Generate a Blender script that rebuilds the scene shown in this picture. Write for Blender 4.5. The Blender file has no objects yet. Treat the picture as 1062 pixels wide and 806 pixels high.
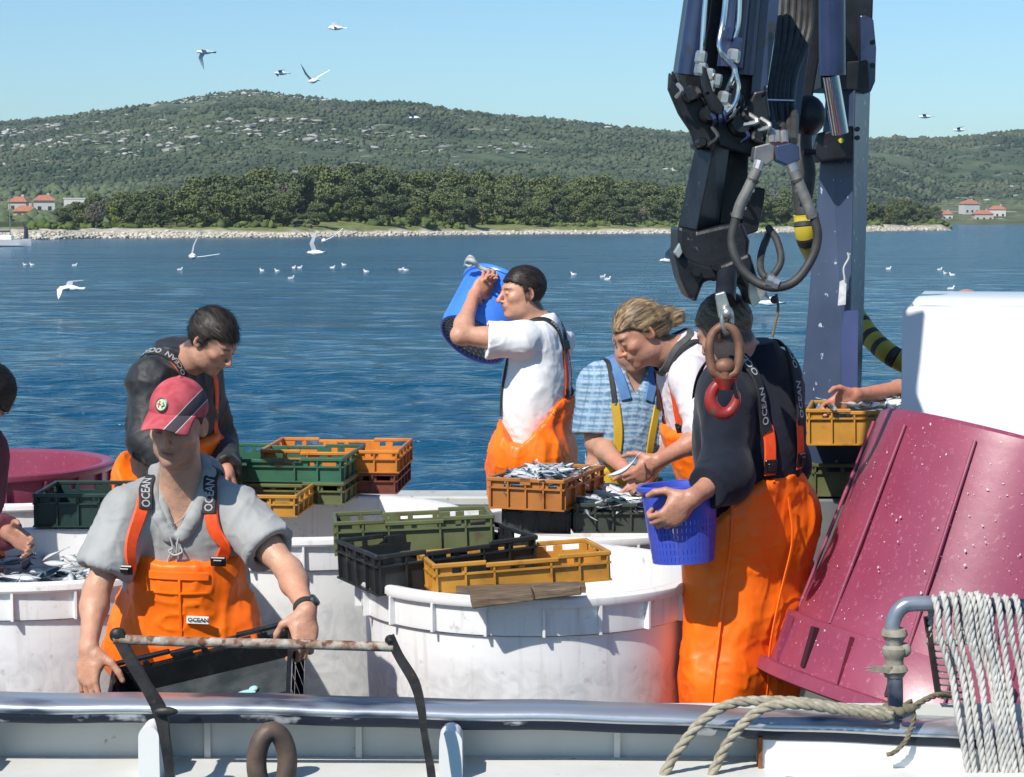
import bpy, bmesh, math, random
import numpy as np
from mathutils import Vector, Matrix
random.seed(7)
S = bpy.context.scene
COL = S.collection
# ------------------------------------------------------------------ camera, world, sun, exposure
FPX = 2200.0; CAMZ = 2.0; WATER = -1.0
PITCH = math.atan((403-227)/FPX)
cam_d = bpy.data.cameras.new('camera'); cam = bpy.data.objects.new('camera', cam_d); COL.objects.link(cam)
cam_d.sensor_width = 36; cam_d.lens = 36*FPX/1062; cam_d.clip_start = .1; cam_d.clip_end = 30000
cam.location = (0, 0, CAMZ); cam.rotation_euler = (math.pi/2-PITCH, 0, 0)
S.camera = cam
SUN_DIR = Vector((-.56, -.80, 1.0)).normalized()      # towards the sun
w = bpy.data.worlds.new('World'); S.world = w; w.use_nodes = True
nt = w.node_tree; bg = nt.nodes['Background']
sky = nt.nodes.new('ShaderNodeTexSky'); sky.sky_type = 'NISHITA'; sky.sun_disc = False
sky.sun_elevation = math.asin(SUN_DIR.z); sky.sun_rotation = math.atan2(SUN_DIR.x, SUN_DIR.y)
sky.air_density = 1.0; sky.dust_density = 0.3; sky.ozone_density = 1.0; sky.altitude = 10
hs = nt.nodes.new('ShaderNodeHueSaturation'); hs.inputs['Saturation'].default_value = 1.0; hs.inputs['Hue'].default_value = .5; hs.inputs['Value'].default_value = 1
nt.links.new(sky.outputs[0], hs.inputs['Color']); tint = nt.nodes.new('ShaderNodeMix'); tint.data_type = 'RGBA'; tint.blend_type = 'MULTIPLY'; tint.inputs[0].default_value = 1; tint.inputs[7].default_value = (.67, .93, 1.13, 1)
nt.links.new(hs.outputs[0], tint.inputs[6]); nt.links.new(tint.outputs[2], bg.inputs[0]); bg.inputs[1].default_value = .104
sd = bpy.data.lights.new('sun', 'SUN'); sun = bpy.data.objects.new('sun', sd); COL.objects.link(sun)
sd.energy = 4.9; sd.angle = math.radians(.55); sd.color = (1, .955, .88)
sun.rotation_euler = SUN_DIR.to_track_quat('Z', 'Y').to_euler(); sun.location = (-8, -8, 20)
S.view_settings.view_transform = 'Standard'; S.view_settings.look = 'None'; S.view_settings.exposure = 0.20; S.view_settings.gamma = 1
S.cycles.max_bounces = 7; S.cycles.volume_bounces = 0; S.cycles.caustics_reflective = False; S.cycles.caustics_refractive = False

# ------------------------------------------------------------------ helpers
CP, SP = math.cos(PITCH), math.sin(PITCH)
def at(px, py, Y):
    u = (px-531)/FPX; v = (403-py)/FPX
    y = CP+v*SP; z = -SP+v*CP
    t = Y/y
    return np.array([u*t, Y, CAMZ+z*t])
def ppm(Y): return FPX/Y
V = lambda *a: np.array(a if len(a) > 1 else a[0], float)
def nrm(v): v = np.asarray(v, float); return v/(np.linalg.norm(v)+1e-12)

def lin(r, g, b):
    f = lambda c: (c/255/12.92 if c/255 <= .04045 else ((c/255+.055)/1.055)**2.4)
    return (f(r), f(g), f(b), 1)

def mat(name, c1, c2=None, ns=8, rough=.5, metal=0, bump=0, bs=40, spec=.5, thresh=None, detail=4, stretch=None, attr=None, sss=0, sss_r=(.01,.004,.002), coat=0, bump2=None, c3=None, n3=30, t3=(.6,.66), trans=0, rough2=None, sheen=0, ior=None):
    """noise mix of c1/c2 (thresh = ramp positions), optional spots c3, bump of fine noise"""
    m = bpy.data.materials.new(name); m.use_nodes = True
    t = m.node_tree; N = t.nodes; L = t.links; b = N['Principled BSDF']
    fix = lambda c: tuple(c) if len(c) == 4 else (c[0], c[1], c[2], 1)
    tc = N.new('ShaderNodeTexCoord'); mp = N.new('ShaderNodeMapping'); L.new(tc.outputs['Object'], mp.inputs[0])
    if stretch: mp.inputs['Scale'].default_value = stretch
    col = None
    if attr:
        a = N.new('ShaderNodeAttribute'); a.attribute_name = attr; col = a.outputs['Color']
    if c2 is not None:
        n = N.new('ShaderNodeTexNoise'); n.inputs['Scale'].default_value = ns; n.inputs['Detail'].default_value = detail
        L.new(mp.outputs[0], n.inputs['Vector'])
        r = N.new('ShaderNodeValToRGB'); e = r.color_ramp.elements; th = thresh or (.35, .65)
        e[0].position, e[1].position = th; e[0].color = fix(c1); e[1].color = fix(c2)
        L.new(n.outputs['Fac'], r.inputs[0])
        if col is None: col = r.outputs[0]
        else:
            mx = N.new('ShaderNodeMix'); mx.data_type = 'RGBA'; mx.blend_type = 'MULTIPLY'; mx.inputs[0].default_value = 1
            L.new(col, mx.inputs[6]); L.new(r.outputs[0], mx.inputs[7]); col = mx.outputs[2]
        if rough2 is not None:
            mr = N.new('ShaderNodeMapRange'); mr.inputs[1].default_value = th[0]; mr.inputs[2].default_value = th[1]
            mr.inputs[3].default_value = rough; mr.inputs[4].default_value = rough2
            L.new(n.outputs['Fac'], mr.inputs[0]); L.new(mr.outputs[0], b.inputs['Roughness'])
    if c3 is not None:
        n = N.new('ShaderNodeTexNoise'); n.inputs['Scale'].default_value = n3; n.inputs['Detail'].default_value = 5
        L.new(mp.outputs[0], n.inputs['Vector'])
        r = N.new('ShaderNodeValToRGB'); e = r.color_ramp.elements; e[0].position, e[1].position = t3
        e[0].color = (0, 0, 0, 1); e[1].color = (1, 1, 1, 1); L.new(n.outputs['Fac'], r.inputs[0])
        mx = N.new('ShaderNodeMix'); mx.data_type = 'RGBA'; L.new(r.outputs[0], mx.inputs[0])
        if col is None: mx.inputs[6].default_value = fix(c1)
        else: L.new(col, mx.inputs[6])
        mx.inputs[7].default_value = fix(c3); col = mx.outputs[2]
    if col is None: b.inputs['Base Color'].default_value = fix(c1)
    else: L.new(col, b.inputs['Base Color'])
    if rough2 is None or c2 is None: b.inputs['Roughness'].default_value = rough
    b.inputs['Metallic'].default_value = metal; b.inputs['Specular IOR Level'].default_value = spec
    b.inputs['Coat Weight'].default_value = coat
    if sheen: b.inputs['Sheen Weight'].default_value = sheen
    if sss:
        b.inputs['Subsurface Weight'].default_value = sss; b.inputs['Subsurface Radius'].default_value = sss_r; b.inputs['Subsurface Scale'].default_value = 1
    if trans: b.inputs['Transmission Weight'].default_value = trans
    if ior: b.inputs['IOR'].default_value = ior
    last = None
    for bb in ((bump, bs), bump2):
        if not bb or not bb[0]: continue
        n = N.new('ShaderNodeTexNoise'); n.inputs['Scale'].default_value = bb[1]; n.inputs['Detail'].default_value = 5
        L.new(mp.outputs[0], n.inputs['Vector'])
        bn = N.new('ShaderNodeBump'); bn.inputs['Strength'].default_value = 1; bn.inputs['Distance'].default_value = bb[0]
        L.new(n.outputs['Fac'], bn.inputs['Height'])
        if last: L.new(last, bn.inputs['Normal'])
        last = bn.outputs[0]
    if last: L.new(last, b.inputs['Normal'])
    return m

def tag(o, label=None, cat=None, group=None, kind=None):
    if label: o['label'] = label
    if cat: o['category'] = cat
    if group: o['group'] = group
    if kind: o['kind'] = kind
    return o
def empty(name, loc, label, cat, group=None, rot=None, M=None):
    o = bpy.data.objects.new(name, None); COL.objects.link(o)
    o.empty_display_size = .1
    if M is not None: o.matrix_world = M
    else:
        o.location = loc
        if rot: o.rotation_euler = rot
    return tag(o, label, cat, group)
def mesh_np(name, v, f, m=None, parent=None, smooth=True, world=True):
    """v: Nx3 array, f: list / array of faces. vertices are world coordinates when parent is given and world=True"""
    me = bpy.data.meshes.new(name)
    v = np.asarray(v, np.float32)
    if isinstance(f, np.ndarray):
        k = f.shape[1]; n = len(f)
        me.vertices.add(len(v)); me.vertices.foreach_set('co', v.ravel())
        me.loops.add(n*k); me.loops.foreach_set('vertex_index', f.astype(np.int32).ravel())
        me.polygons.add(n); me.polygons.foreach_set('loop_start', np.arange(0, n*k, k, dtype=np.int32))
        me.update(calc_edges=True); me.validate()
    else:
        me.from_pydata([tuple(map(float, p)) for p in v], [], f)
        me.update()
    if smooth: me.polygons.foreach_set('use_smooth', np.ones(len(me.polygons), bool))
    if m: me.materials.append(m)
    o = bpy.data.objects.new(name, me); COL.objects.link(o)
    if parent is not None:
        o.parent = parent
        if world: o.matrix_parent_inverse = mworld(parent).inverted()
    return o
def mworld(o):
    M = o.matrix_basis.copy()
    if o.parent: M = mworld(o.parent) @ o.matrix_parent_inverse @ M
    return M

class MB:
    """collects simple solids; build() links them as one mesh object"""
    def __init__(s): s.v = []; s.f = []; s.n = 0
    def add(s, v, f):
        v = np.asarray(v, float); s.v.append(v); s.f += [tuple(int(i)+s.n for i in q) for q in f]; s.n += len(v); return s
    def box(s, c, d, R=None, bev=0):
        x, y, z = np.asarray(d, float)/2
        b = min(bev, x*.9, y*.9, z*.9)
        if b <= 0:
            v = np.array([[i*x, j*y, k*z] for i in (-1, 1) for j in (-1, 1) for k in (-1, 1)])
            f = [(0,1,3,2),(4,6,7,5),(0,4,5,1),(2,3,7,6),(0,2,6,4),(1,5,7,3)]
        else:   # chamfered box: 24 verts
            v = []; idx = {}
            for i in (-1, 1):
                for j in (-1, 1):
                    for k in (-1, 1):
                        for ax in range(3):
                            p = [i*(x-b), j*(y-b), k*(z-b)]; p[ax] = (i, j, k)[ax]*(x, y, z)[ax]
                            idx[(i, j, k, ax)] = len(v); v.append(p)
            v = np.array(v); f = []
            for ax in range(3):
                o1, o2 = [a for a in range(3) if a != ax]
                for sg in (-1, 1):
                    q = []
                    for a, c_ in ((-1,-1),(1,-1),(1,1),(-1,1)):
                        k3 = [0,0,0]; k3[ax] = sg; k3[o1] = a; k3[o2] = c_; q.append(idx[(*k3, ax)])
                    if (sg > 0) == (ax == 1): q = q[::-1]
                    f.append(tuple(q))
                for a in (-1, 1):
                    for c_ in (-1, 1):
                        ks = []
                        for sg in (-1, 1):
                            k3 = [0,0,0]; k3[ax] = sg; k3[o1] = a; k3[o2] = c_; ks.append(tuple(k3))
                        f.append((idx[(*ks[0], o1)], idx[(*ks[1], o1)], idx[(*ks[1], o2)], idx[(*ks[0], o2)]))
            for i in (-1, 1):
                for j in (-1, 1):
                    for k in (-1, 1): f.append((idx[(i,j,k,0)], idx[(i,j,k,1)], idx[(i,j,k,2)]))
        if R is not None: v = v @ np.asarray(R, float).T
        return s.add(v+np.asarray(c, float), f)
    def beam(s, a, b, w, h, up=(0, 0, 1), bev=0):
        a = V(a); b = V(b); y = nrm(b-a); x = nrm(np.cross(y, up)); z = np.cross(x, y)
        return s.box((a+b)/2, (w, np.linalg.norm(b-a), h), np.column_stack([x, y, z]), bev)
    def tube(s, pts, r, n=10, cap=True, closed=False, sq=None):
        pts = np.asarray(pts, float); m = len(pts)
        r = np.broadcast_to(np.asarray(r, float), (m,))
        if closed: T = np.roll(pts, -1, 0)-np.roll(pts, 1, 0)
        else:
            T = np.gradient(pts, axis=0)
        T /= np.linalg.norm(T, axis=1)[:, None]+1e-12
        u = nrm(np.cross(T[0], (0, 0, 1) if abs(T[0][2]) < .9 else (1, 0, 0)))
        v = []; a = np.linspace(0, 2*np.pi, n, endpoint=False)
        for i in range(m):
            u = u-T[i]*np.dot(u, T[i]); u = nrm(u); w_ = np.cross(T[i], u)
            v.append(pts[i]+r[i]*(np.cos(a)[:, None]*u+np.sin(a)[:, None]*w_))
        v = np.concatenate(v); f = []
        for i in range(m if closed else m-1):
            i2 = (i+1) % m
            for k in range(n): f.append((i*n+k, i*n+(k+1) % n, i2*n+(k+1) % n, i2*n+k))
        if cap and not closed: f.append(tuple(range(n))[::-1]); f.append(tuple((m-1)*n+k for k in range(n)))
        return s.add(v, f)
    def lathe(s, prof, c=(0, 0, 0), axis=(0, 0, 1), n=48, a0=0, a1=2*math.pi):
        ax = nrm(axis); x = nrm(np.cross((0, 1, 0) if abs(ax[1]) < .9 else (1, 0, 0), ax)); y = np.cross(ax, x)
        full = abs(a1-a0-2*math.pi) < 1e-6; k = n if full else n+1
        an = np.linspace(a0, a1, n, endpoint=False) if full else np.linspace(a0, a1, n+1)
        v = []
        for r, z in prof: v.append(np.asarray(c, float)+ax*z+r*(np.cos(an)[:, None]*x+np.sin(an)[:, None]*y))
        v = np.concatenate(v); f = []
        for i in range(len(prof)-1):
            for j in range(n):
                j2 = (j+1) % k if full else j+1
                f.append((i*k+j, i*k+j2, (i+1)*k+j2, (i+1)*k+j))
        return s.add(v, f)
    def ball(s, c, r, R=None, n=16, m=10):
        r = np.broadcast_to(np.asarray(r, float), (3,))
        th = np.linspace(0, np.pi, m+1)[1:-1]; ph = np.linspace(0, 2*np.pi, n, endpoint=False)
        v = [np.array([[0, 0, 1.]])]+[np.column_stack([np.sin(t)*np.cos(ph), np.sin(t)*np.sin(ph), np.full(n, np.cos(t))]) for t in th]+[np.array([[0, 0, -1.]])]
        v = np.concatenate(v)*r; f = [(0, 1+k, 1+(k+1) % n) for k in range(n)]
        for i in range(len(th)-1):
            for k in range(n): f.append((1+i*n+k, 1+(i+1)*n+k, 1+(i+1)*n+(k+1) % n, 1+i*n+(k+1) % n))
        l = len(v)-1; o = 1+(len(th)-1)*n; f += [(l, o+(k+1) % n, o+k) for k in range(n)]
        if R is not None: v = v @ np.asarray(R, float).T
        return s.add(v+np.asarray(c, float), f)
    def prism(s, poly, c, ex, ey, n, t):
        """polygon (2-D) in the frame ex, ey at c, extruded by t along n"""
        ex, ey, n = V(ex), V(ey), V(n); P = np.asarray(poly, float)
        a = V(c)+P[:, :1]*ex+P[:, 1:]*ey; k = len(P)
        f = [tuple(range(k))[::-1], tuple(range(k, 2*k))]+[(i, (i+1) % k, k+(i+1) % k, k+i) for i in range(k)]
        return s.add(np.concatenate([a, a+n*t]), f)
    def build(s, name, m, parent=None, smooth=True, world=True, auto=35):
        v = np.concatenate(s.v)
        o = mesh_np(name, v, s.f, m, parent, smooth, world)
        me = o.data
        bm = bmesh.new(); bm.from_mesh(me); bmesh.ops.recalc_face_normals(bm, faces=bm.faces)
        if smooth and auto:
            ca = math.radians(auto)
            for e in bm.edges:
                if len(e.link_faces) == 2 and e.calc_face_angle(0) > ca: e.smooth = False
        bm.to_mesh(me); bm.free()
        return o
def copy_tree(o, parent=None):
    c = o.copy(); COL.objects.link(c)
    if parent is not None: c.parent = parent
    for ch in o.children: copy_tree(ch, c)
    return c
def spline(pts, n=8, closed=False):
    """Catmull-Rom"""
    P = [V(p) for p in pts]; m = len(P); out = []
    for i in range(m if closed else m-1):
        p0 = P[(i-1) % m] if closed or i > 0 else 2*P[0]-P[1]
        p1 = P[i]; p2 = P[(i+1) % m]; p3 = P[(i+2) % m] if closed or i+2 < m else 2*P[-1]-P[-2]
        for k in range(n):
            t = k/n; out.append(.5*(2*p1+(p2-p0)*t+(2*p0-5*p1+4*p2-p3)*t*t+(3*p1-p0-3*p2+p3)*t**3))
    if not closed: out.append(P[-1])
    return np.array(out)
# numpy value noise
_rs = np.random.RandomState(3); _T = _rs.rand(64, 64, 64).astype(np.float32)
def vnoise(P, scale=1., seed=0):
    p = np.asarray(P, float)*scale+seed*17.13+100
    i = np.floor(p).astype(int); f = p-i; f = f*f*(3-2*f)
    i &= 63; j = (i+1) & 63; r = 0
    for a in (0, 1):
        wa = f[..., 0] if a else 1-f[..., 0]; ia = (j if a else i)[..., 0]
        for b in (0, 1):
            wb = f[..., 1] if b else 1-f[..., 1]; ib = (j if b else i)[..., 1]
            for c in (0, 1):
                wc = f[..., 2] if c else 1-f[..., 2]; ic = (j if c else i)[..., 2]
                r = r+wa*wb*wc*_T[ia, ib, ic]
    return r*2-1
def fbm(P, scale=1., oct=3, seed=0):
    r = 0; a = 1; s_ = 0
    for o in range(oct): r = r+a*vnoise(P, scale*2**o, seed+o); s_ += a; a *= .5
    return r/s_
# ------------------------------------------------------------------ sea, hills, peninsula
def sea():
    g = 1.006; Y = [18.]
    while Y[-1] < 200: Y.append(Y[-1]*g)
    while Y[-1] < 14000: Y.append(Y[-1]*1.07)
    Y = [-60., -20, 0, 10, 15]+Y
    Y = np.array(Y)
    u = np.concatenate([np.array([-30, -12, -6, -3, -1.6, -.8, -.5, -.4, -.34]), np.linspace(-.30, .30, 560), np.array([.34, .4, .5, .8, 1.6, 3, 6, 12, 30])])
    yy = np.maximum(Y, 18)
    X = u[None, :]*yy[:, None]; YY = np.repeat(Y[:, None], len(u), 1)
    Z = np.zeros_like(X); rs = np.random.RandomState(5)
    sp = np.maximum(.6/560*yy, .006*yy)[:, None]
    for k in range(64):
        lam = .24*(1.066**k); 
        a = math.radians(rs.normal(80, 46)); kx, ky = math.cos(a)*2*np.pi/lam, math.sin(a)*2*np.pi/lam
        amp = .0215*lam**.85*math.exp(-(lam/1.5)**1.2)+.0010*lam**.5
        ph = kx*X+ky*YY+rs.rand()*6.28+.6*np.sin(X*.31/lam+YY*.23/lam+k)
        Z += amp*(np.sin(ph)+.25*np.sin(2*ph+1))*np.clip((lam/sp-2.5)/3, 0, 1)
    Z *= (Y > 17)[:, None]*np.clip((7000-yy)/5000, 0, 1)[:, None]
    Z *= (.75+.5*fbm(np.stack([X*.5, YY, Z], -1), .05, 2))
    n = len(u); m = len(Y)
    i = np.arange(m-1)[:, None]*n+np.arange(n-1)[None, :]; i = i.ravel()
    f = np.column_stack([i, i+1, i+n+1, i+n])
    v = np.column_stack([X.ravel(), YY.ravel(), Z.ravel()+WATER])
    M = bpy.data.materials.new('sea_water'); M.use_nodes = True; t = M.node_tree; N = t.nodes; L = t.links; b = N['Principled BSDF']
    tc = N.new('ShaderNodeTexCoord')
    b.inputs['Roughness'].default_value = .12; b.inputs['IOR'].default_value = 1.33; b.inputs['Specular IOR Level'].default_value = .27
    big = N.new('ShaderNodeTexNoise'); big.inputs['Scale'].default_value = .035; big.inputs['Detail'].default_value = 5
    mp = N.new('ShaderNodeMapping'); mp.inputs['Scale'].default_value = (.35, 1, 1)
    L.new(tc.outputs['Object'], mp.inputs[0]); L.new(mp.outputs[0], big.inputs['Vector'])
    r = N.new('ShaderNodeValToRGB'); r.color_ramp.elements[0].position = .35; r.color_ramp.elements[1].position = .65
    r.color_ramp.elements[0].color = (.003, .050, .104, 1); r.color_ramp.elements[1].color = (.005, .070, .134, 1)
    L.new(big.outputs['Fac'], r.inputs[0]); L.new(r.outputs[0], b.inputs['Base Color'])
    last = None
    for sc, st, di, det in ((1.0, (.42, 1, 1), .45, 6), (4., (.6, 1, 1), .04, 4), (.16, (.42, 1, 1), 2.2, 6)):
        m2 = N.new('ShaderNodeMapping'); m2.inputs['Scale'].default_value = st; L.new(tc.outputs['Object'], m2.inputs[0])
        n1 = N.new('ShaderNodeTexNoise'); n1.inputs['Scale'].default_value = sc; n1.inputs['Detail'].default_value = det; n1.inputs['Roughness'].default_value = .6
        L.new(m2.outputs[0], n1.inputs['Vector'])
        bn = N.new('ShaderNodeBump'); bn.inputs['Distance'].default_value = di; L.new(n1.outputs['Fac'], bn.inputs['Height'])
        if last: L.new(last, bn.inputs['Normal'])
        last = bn.outputs[0]
    L.new(last, b.inputs['Normal'])
    tag(mesh_np('sea', v, f, M), kind='structure')
sea()
# seabed / base so that haze box bottom lies below the water; the hidden ground sheet reaches the horizon
RIDGE = [(-600, 150), (-200, 140), (0, 133), (60, 128), (120, 122), (190, 112), (245, 103.5), (265, 103), (330, 110), (400, 118), (480, 124), (560, 131), (640, 141), (700, 146), (760, 151), (840, 154), (900, 153), (960, 150), (1000, 146), (1043, 141), (1200, 128), (1500, 140)]
rx = np.array([p[0] for p in RIDGE], float); ry = np.array([p[1] for p in RIDGE], float)
def hill_z(X, Y):
    px = 531+X*FPX/Y
    R = 2000.
    top = (227-np.interp(px, rx, ry))/FPX*R*.998+CAMZ
    y0 = np.interp(px, [-100, 200, 700, 900, 980, 1100, 1400], [1000, 900, 850, 1000, 1290, 1330, 1400])
    t = np.clip((Y-y0)/(R-y0), 0, 1.4)
    sh = np.where(t <= 1, np.sin(np.minimum(t, 1)*np.pi/2)**1.15, 1-(t-1)*1.2)
    # keep every row below the line of sight to the ridge
    P = np.stack([X, Y, X*0], -1)
    nz = 14*fbm(P, 1/260., 4, 3)*np.clip(t*2.5, 0, 1)*np.clip((1-t)*3, 0, 1)-10*np.abs(fbm(P, 1/150., 3, 9))*np.clip(t*3, 0, 1)*np.clip((1-t)*3, 0, 1)
    low = 9*np.clip((Y-y0)/70, 0, 1)
    base = np.where(t > 0, low+(top-low-CAMZ*0)*sh*1., -6)
    fine = 2.2*fbm(P, 1/14., 3, 5)*np.clip(t*5, 0, 1)
    return np.where(t > 0, base+nz+fine, -6)+WATER*(t <= 0)
def hills():
    Yr = np.linspace(830, 2300, 330); Xr = np.linspace(-.5, .5, 620)
    X = Xr[None]*Yr[:, None]; Y = np.repeat(Yr[:, None], 620, 1)
    Z = hill_z(X, Y)
    n = 620; i = (np.arange(329)[:, None]*n+np.arange(n-1)[None]).ravel()
    M = mat('hill_maquis', (.052, .078, .046), (.095, .122, .068), ns=.03, rough=.95, spec=.1, detail=7, thresh=(.4, .62), c3=(.30, .30, .26), n3=.045, t3=(.60, .70), bump=2.0, bs=.12)
    tag(mesh_np('hills', np.column_stack([X.ravel(), Y.ravel(), Z.ravel()]), np.column_stack([i, i+1, i+n+1, i+n]), M), kind='structure')
hills()
ICO_V = None
def ico():
    global ICO_V, ICO_F
    if ICO_V is None:
        bm = bmesh.new(); bmesh.ops.create_icosphere(bm, subdivisions=1, radius=1)
        ICO_V = np.array([v.co[:] for v in bm.verts]); ICO_F = np.array([[v.index for v in f.verts] for f in bm.faces]); bm.free()
    return ICO_V, ICO_F
def scatter(name, C, R, m, jit=.35, flat=.7, seed=1, kind='stuff', label=None, cat=None, smooth=False, wide=1):
    v0, f0 = ico(); k = len(v0); n = len(C); rs = np.random.RandomState(seed)
    v = v0[None]*(1+jit*(rs.rand(n, k, 1)-.5)*2)*np.array([wide, 1, flat])*R[:, None, None]+C[:, None, :]
    f = f0[None]+(np.arange(n)*k)[:, None, None]
    o = mesh_np(name, v.reshape(-1, 3), f.reshape(-1, 3), m, smooth=smooth)
    tag(o, label, cat, kind=kind); return o
rs = np.random.RandomState(21)
# bushes covering the far hill
def hill_scatter():
    n = 112000
    Y = rs.uniform(950, 2010, n); X = rs.uniform(-.38, .38, n)*Y
    dens = fbm(np.stack([X, Y, X*0], -1), 1/90., 3, 31)
    keep = dens+rs.rand(n)*.8 > .2; X, Y = X[keep], Y[keep]
    Z = hill_z(X, Y); ok = Z > 2; X, Y, Z = X[ok], Y[ok], Z[ok]
    R = (.65+1.75*rs.rand(len(X))**2.2)*(Y/1500)
    M = mat('maquis_bush', (.034, .056, .034), (.098, .120, .072), ns=.022, rough=.9, spec=.1, detail=6, thresh=(.38, .62))
    scatter('maquis', np.column_stack([X, Y, Z+R*.3]), R, M, label='dark green maquis bushes covering the far limestone hill', cat='scrub', seed=4, jit=.75, flat=.9)
    n = 32000
    Y = rs.uniform(1100, 2000, n); X = rs.uniform(-.38, .38, n)*Y
    dens = fbm(np.stack([X*.6, Y*1.5, X*0], -1), 1/120., 3, 77); px = 531+X*FPX/Y
    pk = .34*np.exp(-((px-265)/75)**2)*(Y > 1650)+.12*np.exp(-((px-330)/230)**2)*(Y > 1450)-.04-.22*(px > 780)
    keep = dens+pk+rs.rand(n)*.30 > .33; X, Y = X[keep], Y[keep]
    Z = hill_z(X, Y); R = .6+2.0*rs.rand(len(X))**3
    M = mat('limestone_outcrop', (.26, .26, .23), (.46, .45, .41), ns=.12, rough=.9)
    scatter('outcrops', np.column_stack([X, Y, Z+R*.55]), R, M, flat=.40, wide=1.3, label='pale limestone outcrops breaking through the scrub near the summit', cat='rock', seed=6, jit=.95)
hill_scatter()
# ---- wooded peninsula
shx = [-250, 19, 60, 100, 300, 500, 700, 850, 985, 1000]; shy = [249.5, 248.5, 248, 247, 246, 243.2, 242, 240.6, 239, 238.5]
def shore_d(px): return FPX*3/(np.interp(px, shx, shy)-227)
cpx = [-250, 19, 60, 130, 200, 260, 330, 365, 450, 540, 620, 700, 790, 880, 940, 970, 985, 1000]
ctop = [205, 222, 212, 199, 188, 179, 171, 169, 178, 181, 184, 190, 197, 205, 208, 212, 226, 236]   # canopy top
def pen_z(X, Y):
    px = 531+X*FPX/Y; d0 = shore_d(px); s_ = Y-d0
    # canopy top height at ~70 m behind the shore, minus tree height
    Yc = d0+75; topz = (227-np.interp(px, cpx, ctop))/FPX*Yc+CAMZ
    g = np.clip(topz-8.5, 1.6, 20)
    P = np.stack([X, Y, X*0], -1)
    bank = 1.3*np.clip(s_/9, 0, 1)**.8
    z = WATER-.6+.6*np.clip((s_+3)/3, 0, 1)+bank+(g-.9)*np.clip((s_-6)/79, 0, 1)**.8
    z += .35*fbm(P, 1/3., 3, 2)*np.clip(s_/5, 0, 1)+.9*fbm(P, 1/25., 3, 8)*np.clip(s_/30, 0, 1)
    end = np.clip((px-975)/18, 0, 1)
    back = np.clip((Y-d0-170)/60, 0, 1)
    z = z*(1-back)+back*(WATER-1.5)
    z = np.where(s_ < -3, WATER-1.2, z)
    return z*(1-end)+end*(WATER-1.0)
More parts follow.
